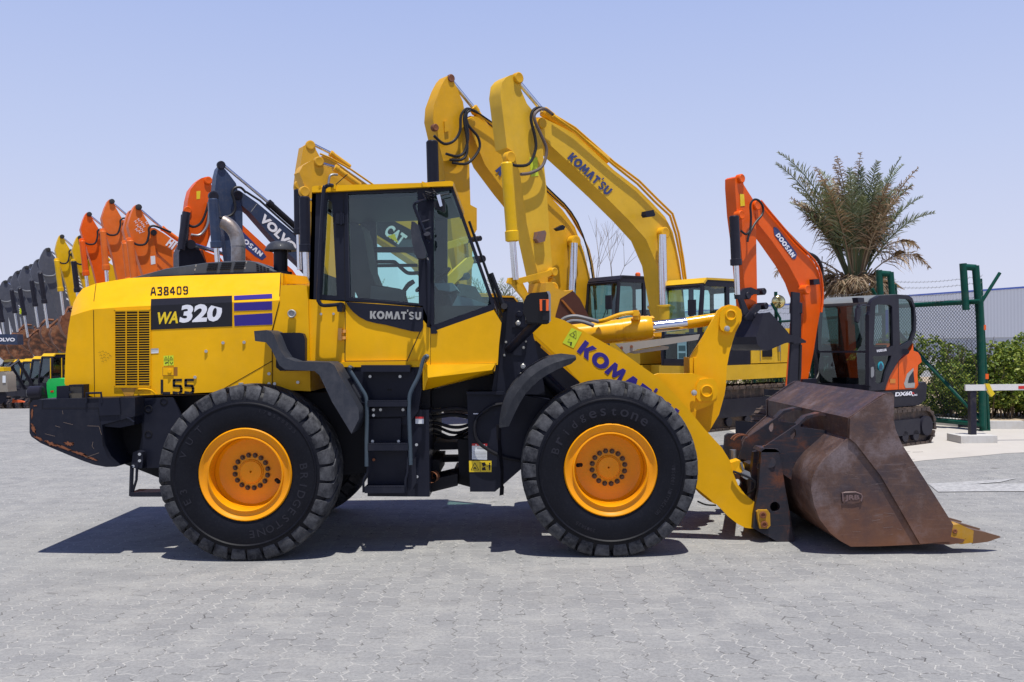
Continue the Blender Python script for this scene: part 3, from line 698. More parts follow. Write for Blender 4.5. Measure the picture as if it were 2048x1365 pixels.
# wipers
bm = NB()
def WS(x, y, t): # point on windshield line, t in 0..1 across
    return P(x, y, YCB) + Vector((.04, t, 0))
tube(bm, [WS(928, 440, .1), WS(975, 575, .12), WS(995, 632, .12)], .012, 6); tube(bm, [WS(952, 505, .1), WS(975, 570, .3), WS(986, 612, .3)], .007, 5); tube(bm, [WS(935, 455, .5), WS(957, 520, .5), WS(978, 585, .5)], .008, 5)
tube(bm, [WS(972, 545, .12), WS(998, 614, .12)], .022, 6); cyl(bm, WS(999, 612, .08), WS(999, 620, .2), .03, 8); part('wiper', bm, BLK, frame)
# interior
bm = NB(); YI = 8.5
pxprism(bm, [(632, 600), (846, 612), (985, 612), (960, 640), (846, 660), (632, 640)], YCB + .06, mir(YCB) - .06)
part('cab_floor', bm, DEEP, cab)
INT = plain('interior_plastic', (.05, .055, .06), .6)
bm = NB(); pxprism(bm, [(700, 470), (708, 452), (722, 450), (728, 470), (740, 540), (752, 570), (800, 578), (800, 600), (720, 606), (700, 560)], 8.35, 8.85); seat = part('seat', bm, DEEP, LD, bevel=.03)
bm = NB(); pxprism(bm, [(742, 572), (806, 580), (806, 606), (740, 600)], 8.2, 8.34); part('armrest', bm, INT, seat, bevel=.02)
bm = NB(); tube(bm, [P(812, 606, 8.35), P(806, 585, 8.35), P(815, 572, 8.35), P(823, 566, 8.35)], .022, 8); cyl(bm, P(820, 563, 8.35), P(824, 570, 8.35), .035, 10); tube(bm, [P(840, 590, 8.6), P(848, 575, 8.6), P(862, 566, 8.6)], .02, 8)
part('control_lever', bm, DEEP, seat)
bm = NB(); tube(bm, [P(905, 640, 8.67), P(890, 590, 8.67), P(878, 565, 8.67)], .05, 12); c = P(866, 560, 8.67)
col = part('steering_column', bm, INT, LD)
bm = NB(); ax = Vector((-.55, 0, .83)).normalized(); u = Vector((0, 1, 0)); v = ax.cross(u)
ring = [c + (u * math.cos(t) + v * math.sin(t)) * .19 for t in [2 * math.pi * k / 32 for k in range(33)]]
tube(bm, ring, .014, 8); tube(bm, [c + u * .19, c - u * .19], .013, 6); tube(bm, [c + v * .19, c], .013, 6); part('steering_wheel', bm, DEEP, col)
DASH = plain('dash_panel_blue_grey', (.12, .16, .2), .4)
bm = NB(); pxprism(bm, [(868, 567), (905, 566), (915, 580), (900, 584), (876, 580)], 8.1, 8.6); part('monitor', bm, DASH, col, bevel=.01)
bm = NB(); pxprism(bm, [(915, 592), (950, 600), (985, 612), (988, 616), (975, 628), (920, 640), (900, 640), (900, 620)], 8.0, 9.3); part('dashboard', bm, DASH, LD, bevel=.02)
bm = NB()
for yy, r in ((8.05, .02),): pass
Yf = mir(YCB) - .06
tube(bm, [P(705, 412, YCB) + Vector((0, Yf - YCB, 0)), P(705, 412, YCB) + Vector((0, Yf - YCB, 0)) + Vector((0, 0, -.01))], .01, 5)
def FP(x, y): return P(x, y, Yf)
tube(bm, [FP(700, 500), FP(842, 500)], .03, 8); tube(bm, smooth([FP(708, 525), FP(780, 524), FP(792, 527), FP(810, 543), FP(820, 547), FP(838, 546)], 3), .02, 8); tube(bm, [FP(740, 532), FP(835, 531)], .018, 6)
part('interior_rail', bm, DEEP, frame)
# ---------------- platform, ladder
bm = NB(); pxprism(bm, [(676, 735), (843, 733), (843, 780), (837, 822), (816, 850), (735, 850), (712, 820), (690, 780)], YCB - .02, YCB + .1)
pxprism(bm, [(735, 820), (858, 820), (859, 994), (735, 993)], YCB + .02, 8.2)
pf = part('ladder_housing', bm, CHAR, LD, bevel=.006)
bm = NB(); pxprism(bm, [(735, 738), (829, 737), (829, 800), (735, 801)], YCB - .03, YCB - .015); pxbox(bm, 774, 777.5, 784, 782, YCB - .032, YCB - .03, 0); part('cover_plate', bm, CHAR, pf, bevel=.002)
bm = NB(); pxbox(bm, 774.5, 778, 783.5, 782, YCB - .034, YCB - .031); part('slot', bm, DEEP, pf)
bm = NB(); pxbox(bm, 722, 731, 820, 744, YCB - .16, YCB - .03); part('platform_step', bm, CHAR, pf, bevel=.004)
Ys = YCB - .2
for (x0, x1, y0, y1) in ((735, 815, 802, 814), (736, 816, 888, 902), (729, 809, 974, 987)):
    bm = NB(); pxprism(bm, [(x0, y0 + .5), (x1, y0), (x1, y1 - .5), (x0, y1)], Ys, Ys + .16)
    for k in range(24): 
        xx = x0 + 1 + k * (x1 - x0 - 2) / 23.5; pxprism(bm, [(xx, y0 - 1.2), (xx + 1.6, y0 - 1.2), (xx + 1.6, y0 + .6), (xx, y0 + .6)], Ys - .002, Ys + .01)
    part('ladder_step', bm, CHARW, LD, bevel=0)
bm = NB(); pxprism(bm, [(735, 816), (812, 814), (812, 833), (735, 835)], YCB - .06, YCB + .02); pxprism(bm, [(736, 838), (802, 837), (801, 884), (738, 886)], YCB - .06, YCB + .02); pxprism(bm, [(737, 903), (815, 902), (812, 940), (808, 975), (735, 976)], YCB - .04, YCB + .02); part('backing_plate', bm, CHAR, pf, bevel=.003)
for x, y in ((740, 753.5), (800, 753.5), (711, 785), (747, 820), (747, 831), (761, 820), (806, 820), (745, 883), (797, 883), (747.5, 920), (833, 890), (834, 954)):
    bm = NB(); cyl(bm, P(x, y, YCB - .075), P(x, y, YCB - .0), .013, 10); part('bolt', bm, BOLT if x != 747.5 else SCR, pf)
RAILM = paint('blue_grey_rail', (.06, .085, .11), .35, .3, .1, dust=(.3, .3, .3))
for pts in ([(705, 737), (700, 735), (699, 741), (704, 748), (722, 777), (732, 796), (734, 830), (733, 880), (733, 933)], [(851, 722), (855, 714), (852, 713), (846, 722), (838, 751), (825, 777), (819, 794), (818, 827), (820, 880), (821.5, 930)]):
    bm = NB(); tube(bm, smooth([P(x, y, Ys + (.17 if i == 0 else .02)) for i, (x, y) in enumerate(pts)], 3), .0175, 10); part('ladder_rail', bm, RAILM, LD)
bm = NB()
for x0, x1 in ((736, 727), (816, 811)):
    tube(bm, [P(x0, 915, Ys + .03), P(x0 - 1, 945, Ys + .03), P(x1, 960, Ys + .02), P(x1, 985, Ys + .03)], .011, 6)
pxprism(bm, [(820, 930), (831, 915), (833, 965), (822, 983), (814, 978)], Ys + .06, Ys + .1); pxprism(bm, [(704, 818), (714, 805), (735, 806), (735, 812), (716, 835)], Ys + .06, Ys + .1)
part('ladder_bracket', bm, CHARW, LD)
decal(pf, [(831, 834), (847.5, 834), (847.5, 848), (831, 848)], [PAPER, REDD], fn=flat(YCB - .004 + .016), marks=[('poly', [(831, 834), (847.5, 834), (847.5, 838), (831, 838)])])
# ---------------- articulation: hoses and joint
bm = NB()
pxprism(bm, [(858, 782), (990, 748), (990, 800), (935, 800), (935, 822), (900, 822), (895, 815), (858, 818)], 8.2, 9.2); pxprism(bm, [(862, 885), (935, 885), (935, 899), (862, 901)], 8.4, 9.0); pxprism(bm, [(862, 960), (915, 948), (915, 972), (862, 985)], 8.05, 8.5)
pxprism(bm, [(905, 945), (945, 950), (945, 976), (905, 965)], 8.3, 9.0); pxprism(bm, [(915, 880), (945, 880), (945, 960), (918, 950)], 8.2, 9.1); pxprism(bm, [(858, 915), (925, 914), (925, 924), (858, 926)], 8.6, 8.8); pxprism(bm, [(860, 920), (880, 920), (878, 950), (860, 955)], 8.2, 8.9)
art = part('articulation_joint', bm, DEEP, LD, bevel=.01)
bm = NB(); lathe(bm, [(.05, 0), (.05, .08), (.02, .08)], P(863, 955, 8.0), (.3, 1, 0), 16); part('drum_flange', bm, RUSTO, art)
random.seed(11)
for i, (y0, y1, bulge, r) in enumerate(((823, 821, -5, .018), (835, 835, -6, .018), (845, 850, 8, .015), (852, 858, 12, .014), (862, 866, 14, .014), (868, 858, 18, .012), (812, 816, 4, .012), (800, 806, 10, .012))):
    bm = NB(); Yh = 8.1 + .07 * i; tube(bm, smooth([P(860, y0, Yh), P(875, y0 + bulge * .2, Yh), P(900, (y0 + y1) / 2 + bulge * .8, Yh), P(920, y1 + bulge * .6, Yh), P(938, y1, Yh)], 4), r, 8)
    if i < 2: tube(bm, [P(860, y0, Yh), P(873, y0 + .4, Yh)], r * 1.35, 8)
    part('hydraulic_hose', bm, BLK, art)
# ---------------- front frame and tower
bm = NB(); pxprism(bm, [(934, 787), (1006, 786), (1100, 800), (1100, 900), (1042, 939), (990, 984), (940, 984)], 7.98, mir(7.98)); ff = part('front_frame', bm, CHAR, LD, bevel=.008)
bm = NB(); pxprism(bm, [(933, 784), (985, 783.5), (1008, 784), (1008, 790), (933, 789)], 7.94, 8.3); part('frame_ledge', bm, CHAR, ff, bevel=.003)
tower = [(1010, 603), (1046, 605), (1052, 625), (1066, 668), (1078, 725), (1088, 770), (1090, 790), (984, 787), (990, 757)]
for Ya in (8.0, mir(8.0) - .05):
    bm = NB(); pxprism(bm, tower, Ya, Ya + .05); tw = part('loader_tower', bm, CHAR, LD, bevel=.006)
    if Ya == 8.0: tw0 = tw
bm = NB(); pxprism(bm, [(1009, 603), (1016, 604), (990, 788), (982, 788), (988, 757)], 7.99, 9.34); pxprism(bm, [(1045, 640), (1075, 690), (1160, 765), (1130, 800), (1040, 800)], 8.3, 9.0); part('tower_crossplate', bm, CHAR, tw0, bevel=.004)
bm = NB(); pxprism(bm, [(1026, 622), (1030, 617), (1046, 617), (1048, 655), (1024, 655)], 7.985, 8.0); pxprism(bm, [(1008, 678), (1054, 684), (1048, 712), (1006, 710)], 7.985, 8.0); pxprism(bm, [(1035, 725), (1050, 724), (1060, 730), (1064, 745), (1052, 762), (1034, 760)], 7.985, 8.0); part('bolt_plate', bm, CHAR, tw0, bevel=.003)
for x, y, r in ((1038, 629, .030), (1036, 647, .022), (1012, 685, .012), (1009, 711, .012), (1047, 696, .013), (1046, 733, .022), (1066.5, 734, .014), (1041, 751, .024), (1052, 684, .008)):
    bm = NB(); lathe(bm, [(r, 0), (r, -.012), (r * .8, -.016), (r * .5, -.014), (r * .45, -.022), (.001, -.022)], P(x, y, 7.985), (0, 1, 0), 18); part('bolt', bm, BOLT if y not in (629, 751) else CHAR, tw0)
bm = NB(); tube(bm, [P(1068, 735, 8.25), P(1100, 765, 8.25), P(1135, 800, 8.25)], .055, 18); part('lift_cylinder', bm, CHAR, LD)
bm = NB(); tube(bm, smooth([P(965, 826, 7.95), P(953, 838, 7.93), P(949, 862, 7.92), P(957, 885, 7.92), P(985, 905, 7.93), P(1010, 915, 7.95), P(1040, 921, 7.97)], 4), .016, 8); tube(bm, smooth([P(965, 826, 7.95), P(985, 812, 7.94), P(1010, 808, 7.96)], 3), .015, 8); part('brake_hose', bm, BLK, ff)
decal(ff, [(944, 888), (974, 888), (974, 920), (944, 919)], [PAPER, SILV], fn=flat(7.976), marks=[('line', [(946, 904 + k * 3), (973, 904.5 + k * 3)], .8) for k in range(5)] + [('line', [(954, 896), (968, 897)], 2)])
decal(ff, [(944, 887.5), (974.5, 887.5), (974.5, 892), (944, 892)], [REDD, WHT], fn=flat(7.974), marks=[('poly', [(950, 891.3), (952, 888.3), (954, 891.3)]), ('line', [(958, 890), (970, 890)], 1.5)])
decal(ff, [(938, 922), (983, 922), (983, 944.5), (938.5, 944.5)], [YDEC, BLKD], fn=flat(7.976), marks=[('line', [(960, 923), (960.3, 944)], .7), ('line', [(942, 940.5), (949.5, 926), (957.5, 940.5), (942, 940.5)], 1), ('poly', [(945.5, 938), (949.5, 934), (954, 938)]), ('poly', [(963, 926), (970, 925), (972, 931), (966, 934)]), ('poly', [(964, 936), (970, 934), (972, 941), (964, 941)]), ('line', [(973, 933), (976, 933)], 1), ('poly', [(977, 930), (981, 930), (980, 941), (978, 941)]), ('poly', [(978, 926), (980.5, 926), (980.5, 929), (978, 929)])])
bm = NB(); seam(bm, [(946.5, 828), (957, 828)], flat(7.976), 2); part('label_print', bm, WHT, ff)
# headlight
bm = NB(); tube(bm, [P(1018, 700, 7.97), P(1050, 668, 7.75), P(1078, 642, 7.60)], .040, 18); hb = part('headlamp_bracket', bm, CHAR, LD)
bm = NB(); pxprism(bm, [(1047, 628), (1046, 615), (1048, 603), (1053, 592), (1062, 586.5), (1098, 583.5), (1100, 590), (1100, 643), (1098, 647), (1056, 645)], 7.42, 7.72); hl = part('headlamp', bm, plain('gloss_black_housing', (.006, .006, .008), .15), LD, bevel=.014)
bm = NB(); pxprism(bm, [(1093, 583), (1099, 583), (1101.5, 590), (1101.5, 642), (1098, 646), (1097, 590)], 7.40, 7.43); part('lamp_rim', bm, STEEL, hl)
bm = NB(); pxprism(bm, [(1079, 599), (1097.7, 599), (1097, 622), (1080, 622)], 7.385, 7.43); part('indicator_lamp', bm, ORL, hl, bevel=.004)
bm = NB(); pxprism(bm, [(1084.5, 600), (1092, 600), (1092, 622.3), (1084.5, 622.3)], 7.380, 7.39); pxprism(bm, [(1085, 622), (1099, 622), (1099, 641), (1085, 641)], 7.39, 7.43); pxbox(bm, 1052, 640, 1096, 648, 7.45, 7.68); part('lamp_clamp', bm, BLK, hl, bevel=.003)
# front fender
bm = NB()
ot = [(998.6, 841), (1003, 815), (1013, 788.5), (1026, 768), (1042.6, 750.5), (1056, 737), (1072, 727), (1088, 718), (1104, 712), (1127.5, 708.5), (1151, 711)]
it = [(1152.5, 719.7), (1142, 728.5), (1116, 738.7), (1098, 748), (1080.6, 759), (1065, 773), (1051, 788.5), (1040, 806), (1031, 823.7), (1017.6, 853), (998.6, 856)]
r0 = [P(x, y, 7.47) for x, y in ot]; r1 = [P(x, y, 7.42) for x, y in it[::-1]]
mid = [(a + b) / 2 + Vector((0, -.03, 0)) for a, b in zip(r0, r1)]
r0b = [v + Vector((0, .45, 0)) for v in r0]
V = [[bm.verts.new(p) for p in r] for r in (r0b, r0, mid, r1)]
for a, b in zip(V, V[1:]):
    for i in range(len(a) - 1): face(bm, (a[i], a[i + 1], b[i + 1], b[i]))
bmesh.ops.solidify(bm, geom=bm.faces[:], thickness=.012)
fdr = part('front_fender', bm, paint('dusty_rubber', (.07, .075, .09), .65, 0, .6, dust=(.24, .24, .25)), LD)
bm = NB(); pts = [P(997, 850, 7.6), P(998, 880, 7.6), P(1001, 910, 7.59), P(1004, 940, 7.6), P(1004, 975, 7.6), P(1003, 992, 7.62)]
for i, (a, b) in enumerate(zip(pts, pts[1:])):
    w = [.02, .016, .014, .012, .018, .012][i] if i < 6 else .01
    prism(bm, [a + Vector((-w, 0, 0)), a + Vector((w, .05, 0)), b + Vector((w, .05, 0)), b + Vector((-w, 0, 0))], (0, .008, 0))
part('mud_flap', bm, BLK, fdr)
# ---------------- lift arms, bell crank, tilt cylinder
arm = [(1056, 645), (1068, 628), (1085, 626), (1099.7, 632), (1127.5, 640.6), (1250.6, 709.4), (1318, 757), (1350, 789), (1379.5, 822), (1409, 858), (1444, 896), (1460, 922), (1466, 946), (1476, 970), (1490, 989), (1514, 1009), (1510, 1040), (1506, 1058), (1490, 1056), (1474.6, 1048), (1457, 1034), (1438.7, 1014), (1404.5, 986), (1340, 935), (1250, 850), (1157, 762), (1110, 708), (1066, 668)]
for Ya in (8.03, mir(8.03) - .09):
    bm = NB(); pxprism(bm, arm, Ya, Ya + .09) if Ya == 8.03 else prism(bm, [P(x, y, 8.03) + Vector((0, Ya - 8.03, 0)) for x, y in arm], (0, .09, 0))
    ar = part('lift_arm', bm, YELW, LD, bevel=.004)
    if Ya == 8.03: arm0 = ar
bm = NB(); write(bm, block2d("KOMAT'SU", .07), (1153, 703.5), (1342, 845), 29, flat(8.026)); part('lettering', bm, PURP, arm0)
decal(arm0, [(1143, 656), (1164, 665), (1147, 697), (1125, 686)], [LIME, BLKD], fn=flat(8.027), marks=[('line', [(1139, 670), (1152, 662), (1152, 678), (1139, 670)], .9), ('line', [(1147, 667), (1149, 671), (1147, 674)], 1.4), ('line', [(1136, 681), (1140, 678)], .7), ('line', [(1135, 684), (1141, 685)], 1.2), ('poly', [(1141, 685), (1144, 684), (1143, 692), (1140, 691)])])
bm = NB(); tube(bm, [P(1505, 1040, 8.06), P(1505, 1040, 9.28)], .07, 20); part('crosstube', bm, YELW, arm0)
bm = NB(); br = [(1303, 752), (1318, 747.5), (1350, 748), (1388, 747.5), (1414.7, 755), (1432, 768), (1438, 783), (1434, 800), (1420.5, 811), (1392, 822), (1370, 830), (1340, 800)]
pxprism(bm, br, 8.22, 8.30)
pb = part('pivot_bracket', bm, YELW, LD, bevel=.008)
bm = NB(); pxprism(bm, br, 9.0, 9.08); part('pivot_bracket', bm, YELW, LD, bevel=.008)
bm = NB(); pl = [(1394, 769), (1400, 760), (1412, 757.5), (1427, 758), (1434, 768), (1436, 782), (1432, 797), (1424, 802), (1398, 803), (1392, 795)]
pxprism(bm, pl, 8.195, 8.225); part('pin_plate', bm, YELW, pb, bevel=.006)
bm = NB(); lathe(bm, [(.058, 0), (.058, -.012), (.050, -.016), (.044, -.014), (.042, 0)], P(1413.5, 783, 8.195), (0, 1, 0), 28); part('pin_boss', bm, YELW, pb)
def big_bolt(x, y, Y, r, parent):
    bm = NB(); lathe(bm, [(r, 0), (r, -.006), (r * .72, -.008), (r * .66, -.02), (r * .4, -.022), (.001, -.022)], P(x, y, Y), (0, 1, 0), 14); part('bolt', bm, BOLT, parent)
big_bolt(1388, 786, 8.195, .026, pb)
crank = [(1379.5, 741.7), (1379, 718), (1408.8, 671), (1436, 622), (1446.5, 613), (1459, 609.6), (1474.6, 613), (1482, 620), (1484, 630), (1482.5, 642.6), (1471, 665.5), (1465, 685), (1459, 706), (1453.5, 736), (1452, 771), (1449, 790), (1438, 829.6), (1425, 852), (1414.7, 869), (1404, 858), (1397, 847), (1375, 822), (1378, 780)]
for Ya in (8.42, 8.86):
    bm = NB(); pxprism(bm, crank, Ya, Ya + .06); ck = part('bell_crank', bm, YELW, LD, bevel=.005)
    if Ya == 8.42: ck0 = ck
bm = NB(); pxprism(bm, [(1385, 790), (1448, 790), (1436, 828), (1414, 866), (1392, 840)], 8.48, 8.86); pxprism(bm, [(1388, 716), (1394, 716), (1396, 790), (1388, 790)], 8.4, 8.9); part('crank_web', bm, YELW, ck0)
bm = NB(); pxprism(bm, [(1439, 650), (1441, 626), (1448, 616), (1460, 612), (1473, 615), (1481, 624), (1481, 640), (1470, 655), (1464, 665), (1452, 666), (1442, 660)], 8.385, 8.425); part('pin_plate', bm, YELW, ck0, bevel=.006)
bm = NB(); lathe(bm, [(.052, 0), (.052, -.012), (.045, -.016), (.038, -.014), (.036, 0)], P(1461.5, 631, 8.385), (0, 1, 0), 28); part('pin_boss', bm, YELW, ck0)
big_bolt(1454, 657.5, 8.385, .026, ck0)
bm = NB(); tube(bm, [P(1461, 632, 8.42), P(1461, 632, 8.92)], .05, 16); tube(bm, [P(1414, 783, 8.22), P(1414, 783, 9.08)], .075, 16); part('pivot_pin', bm, YELW, ck0)
CYLY = paint('cylinder_yellow', (.90, .45, .005), .3, .4, .08)
bm = NB(); A_, B_ = P(1108, 676, 8.67), P(1303, 655, 8.67); D_ = (B_ - A_)
def along(t): return A_ + D_ * t
tube(bm, [along(t) for t in (0, .02, .62, .621, .66, .661, .70, .701, .72, .721, .76, .761, .93, .931, .98, 1)], [.09, .108, .110, .112, .112, .109, .109, .113, .113, .115, .115, .117, .119, .115, .115, .105], 32)
tc_ = part('tilt_cylinder', bm, CYLY, LD)
bm = NB(); tube(bm, [B_, P(1373, 647, 8.67)], .056, 20); part('cylinder_rod', bm, CHROME, tc_)
bm = NB(); tube(bm, [P(1373, 647, 8.67), P(1460, 634, 8.67)], .058, 20); part('rod_end', bm, CYLY, tc_)
for k in range(9):
    t = 2 * math.pi * k / 9; bm = NB(); u_ = Vector((0, math.cos(t), math.sin(t))) * .098; cyl(bm, B_ + u_ - D_.normalized() * .01, B_ + u_ + D_.normalized() * .02, .012, 6); part('bolt', bm, CYLY, tc_)
bm = NB(); tube(bm, smooth([P(1196, 644, 8.55), P(1210, 641, 8.5), P(1240, 630, 8.5), P(1268, 626, 8.52), P(1276, 629, 8.55), P(1277, 640, 8.6)], 4), .021, 10); pxbox(bm, 1266, 622, 1278, 632, 8.5, 8.6); cyl(bm, P(1272, 621, 8.55), P(1272, 640, 8.55), .03, 8); part('cylinder_pipe', bm, CYLY, tc_)
bm = NB(); tube(bm, smooth([P(1118, 648, 8.5), P(1130, 637, 8.5), P(1150, 633, 8.5), P(1175, 638, 8.5), P(1196, 644, 8.52)], 4), .019, 8); tube(bm, smooth([P(1124, 652, 8.45), P(1142, 643, 8.45), P(1165, 644, 8.45), P(1188, 652, 8.45)], 4), .018, 8); part('hydraulic_hose', bm, plain('grey_hose', (.18, .18, .18), .5), tc_)
bm = NB(); pxprism(bm, [(1231, 688), (1272, 684), (1400, 669), (1396, 680), (1275, 699), (1252, 708)], 8.38, 8.42); pxprism(bm, [(1253, 705), (1330, 692), (1338, 694), (1336, 699), (1270, 708)], 8.42, 8.46); sb = part('guide_bar', bm, paint('pale_grey_beam', (.36, .34, .30), .5, 0, .3), LD, bevel=.003)
for x in (1243, 1263):
    bm = NB(); cyl(bm, P(x, 696 - (x - 1243) * .12, 8.37), P(x, 696 - (x - 1243) * .12, 8.39), .014, 10); part('bolt', bm, SCR, sb)
# ---------------- bucket and coupler
YB = 7.46; WB = 2 * (YC - YB)
bk = [(1696, 836), (1712, 826), (1740, 806), (1760, 792), (1772, 786.5), (1784, 786), (1787.5, 790), (1787, 812), (1786, 838), (1790, 858), (1803, 888), (1850, 962), (1905, 1049), (1898, 1085), (1838, 1089.5), (1760, 1093), (1702, 1094), (1680, 1082), (1660, 1066), (1640, 1040), (1628, 1010), (1622, 980), (1624, 958), (1634, 937), (1650, 918), (1697, 877)]
bm = NB(); pxprism(bm, bk, YB, YB + .03); BK = part('bucket', bm, RUST, LD, bevel=.004)
bm = NB(); prism(bm, [P(x, y, YB) + Vector((0, WB - .03, 0)) for x, y in bk], (0, .03, 0)); part('side_plate', bm, RUST, BK, bevel=.004)
bm = NB(); shell = [bk[4], bk[0], bk[-1]] + [bk[i] for i in range(24, 13, -1)] + [(1898, 1080)]
inn = [(1776, 793), (1703, 839), (1704, 880)] + [(1655, 921), (1640, 940), (1630, 960), (1629, 980), (1634, 1008), (1646, 1036), (1664, 1060), (1684, 1076), (1704, 1088), (1760, 1087), (1838, 1084), (1898, 1074)]
shell = shell[:len(inn)]
a = [P(x, y, YB + .03) for x, y in shell]; b = [P(x, y, YB + .03) for x, y in inn[::-1]]
prism(bm, a + b, (0, WB - .06, 0)); part('bucket_shell', bm, RUST, BK)
bm = NB(); prism(bm, [P(x, y, YB) + Vector((0, -.022, 0)) for x, y in [(1697, 877), (1709, 886), (1760, 952), (1838, 1087), (1897, 1083), (1904, 1049), (1850, 963), (1802, 889), (1789, 859), (1785, 838), (1786, 812), (1786, 791), (1772, 788), (1740, 807), (1698, 837)]], (0, .022, 0)); part('side_cutter', bm, RUST, BK, bevel=.006)
bm = NB(); prism(bm, [P(x, y, YB - .010) for x, y in [(1683, 986), (1688, 984), (1712, 983), (1724, 988), (1727, 994), (1724, 1004), (1706, 1008), (1686, 1007)]], (0, .012, 0)); lg = part('cast_badge', bm, RUST, BK, bevel=.003)
bm = NB(); tube(bm, [P(x, y, YB - .012) for x, y in [(1686, 1003), (1685, 987), (1690, 985.5), (1711, 985), (1722, 989), (1724.5, 994), (1722, 1003)]], .007, 6); write(bm, text2d('JRB', .04), (1690, 1003.5), (1719, 1002.5), 13, flat(YB - .014), up=(0, -1)); part('lettering', bm, plain('raised_badge', (.16, .10, .095), .5), lg)
bm = NB(); rg = random.Random(5)
for k in range(26):
    x, y = rg.uniform(1650, 1840), rg.uniform(900, 1070)
    if y > 900 + (x - 1709) * 1.0 or x > 1780 and y < 1000: 
        if x + 25 > 1860 or y > 1075: continue
        an = rg.uniform(-.25, .2); L_ = rg.uniform(4, 22); seam(bm, [(x, y), (x + L_ * math.cos(an), y + L_ * math.sin(an))], flat(YB - (.003 if y > 887 + (x - 1709) * 1.56 else .0245)), rg.uniform(.3, .7))
part('scratches', bm, plain('bare_scratch', (.22, .17, .16), .4, .3), BK)
GR = plain('worn_tooth_steel', (.22, .12, .07), .45, .6)
bm = NB(); edge = [(1866, 1080), (1898, 1074), (1930, 1080), (1925, 1086), (1898, 1090), (1866, 1088)]
prism(bm, [P(x, y, YB) for x, y in edge], (0, WB, 0)); part('cutting_edge', bm, RUST, BK)
TY = paint('worn_tooth_yellow', (.50, .26, .02), .5, .1, .3, chips=(.10, .045, .02), chipamt=.60)
for k in range(8):
    dy = Vector((0, .02 + k * (WB - .16) / 7, 0))
    bm = NB(); prism(bm, [P(x, y, YB) + dy for x, y in [(1900, 1052), (1922, 1050), (1950, 1063), (1948, 1087), (1925, 1090), (1904, 1086)]], (0, .12, 0)); tt = part('bucket_tooth', bm, TY, BK, bevel=.006)
    bm = NB(); r0 = [P(x, y, YB) + dy for x, y in [(1946, 1062), (1950, 1088), (1965, 1088)]]
    a = [P(1944, 1060, YB) + dy + Vector((0, 0, 0)), P(1948, 1089, YB) + dy]; ww = Vector((0, .12, 0)); tip = P(2010, 1079, YB) + dy + Vector((0, .05, 0)); tip2 = tip + Vector((0, .02, 0)); md = [P(1975, 1067, YB) + dy + Vector((0, .015, 0)), P(1980, 1086, YB) + dy + Vector((0, .015, 0))]
    loft(bm, [[a[0], a[1], a[1] + ww, a[0] + ww], [md[0], md[1], md[1] + Vector((0, .09, 0)), md[0] + Vector((0, .09, 0))], [tip + Vector((0, 0, .008)), tip, tip2, tip2 + Vector((0, 0, .008))]])
    part('tooth_tip', bm, GR, tt)
    bm = NB(); lathe(bm, [(.02, 0), (.02, -.006), (.012, -.008), (.001, -.003)], P(1912, 1064, YB) + dy, (0, 1, 0), 12); part('tooth_pin', bm, SCR, tt)
# coupler frame on the arms
def cpl(px, Y0, t): return [P(x, y, Y0) for x, y in px]
cp = [(1523, 903), (1530, 898), (1550, 898), (1558, 903), (1560, 916), (1568, 960), (1574, 1015), (1581, 1050), (1589, 1086), (1559, 1086), (1530, 1070), (1506, 1057), (1508, 1030), (1517, 981), (1520, 940)]
hole = [(1550 + 10 * math.cos(t), 1014 + 10 * math.sin(t)) for t in [2 * math.pi * k / 16 for k in range(16)]]
bm = NB(); holes(bm, cpl(cp, 7.97, 0), [cpl(hole, 7.97, 0)], (0, .06, 0)); CP = part('coupler', bm, RUSTP, LD)
bm = NB(); holes(bm, [v + Vector((0, 1.34, 0)) for v in cpl(cp, 7.97, 0)], [[v + Vector((0, 1.34, 0)) for v in cpl(hole, 7.97, 0)]], (0, .06, 0)); part('side_plate', bm, RUSTP, CP)
bm = NB(); pxprism(bm, [(1519, 903), (1524, 897), (1558, 899), (1563, 908), (1558, 905), (1524, 905)], 7.97, 8.2); pxprism(bm, [(1508, 905), (1516, 903), (1514, 960), (1500, 1040), (1492, 1040), (1500, 980)], 8.16, 8.24); pxprism(bm, [(1560, 920), (1575, 1000), (1590, 1086), (1582, 1086), (1560, 980)], 8.0, 9.3); tube(bm, [P(1540, 925, 7.97), P(1540, 925, 9.37)], .05, 12)
pxprism(bm, [(1500, 960), (1545, 955), (1570, 1060), (1520, 1060)], 8.25, 8.28); pxprism(bm, [(1520, 940), (1560, 930), (1585, 1080), (1540, 1075)], 8.4, 9.0); part('coupler_box', bm, RUSTP, CP, bevel=.004)
for dY in (0, .66):
    bm = NB()
    gp = [(1512, 938), (1530, 893), (1560, 874), (1634, 827), (1642, 812), (1668, 806), (1697, 800), (1697, 836), (1680, 870), (1650, 900), (1632, 925), (1610, 945), (1590, 965), (1560, 945)] if dY else [(1512, 938), (1528, 896), (1560, 877), (1596, 852), (1634, 828), (1640, 832), (1640, 862), (1652, 880), (1632, 905), (1612, 925), (1590, 965), (1560, 945)]
    gp = [(1514, 936), (1530, 893), (1560, 873), (1597, 848), (1602, 855), (1640, 860), (1690, 866), (1652, 890), (1632, 908), (1612, 930), (1590, 965), (1560, 945)]
    ctr = (1587, 872); hl_ = [(1583, 878), (1580, 871), (1582, 864), (1588, 858), (1592, 862), (1592, 872), (1588, 879)]
    Yg = 8.02 + dY
    base_ = cpl(gp, 8.02, 0); hh = cpl(hl_, 8.02, 0)
    holes(bm, [v + Vector((0, dY, 0)) for v in base_], [[v + Vector((0, dY, 0)) for v in hh]], (0, .035, 0))
    part('coupler_rib', bm, RUSTP, CP)
bm = NB()
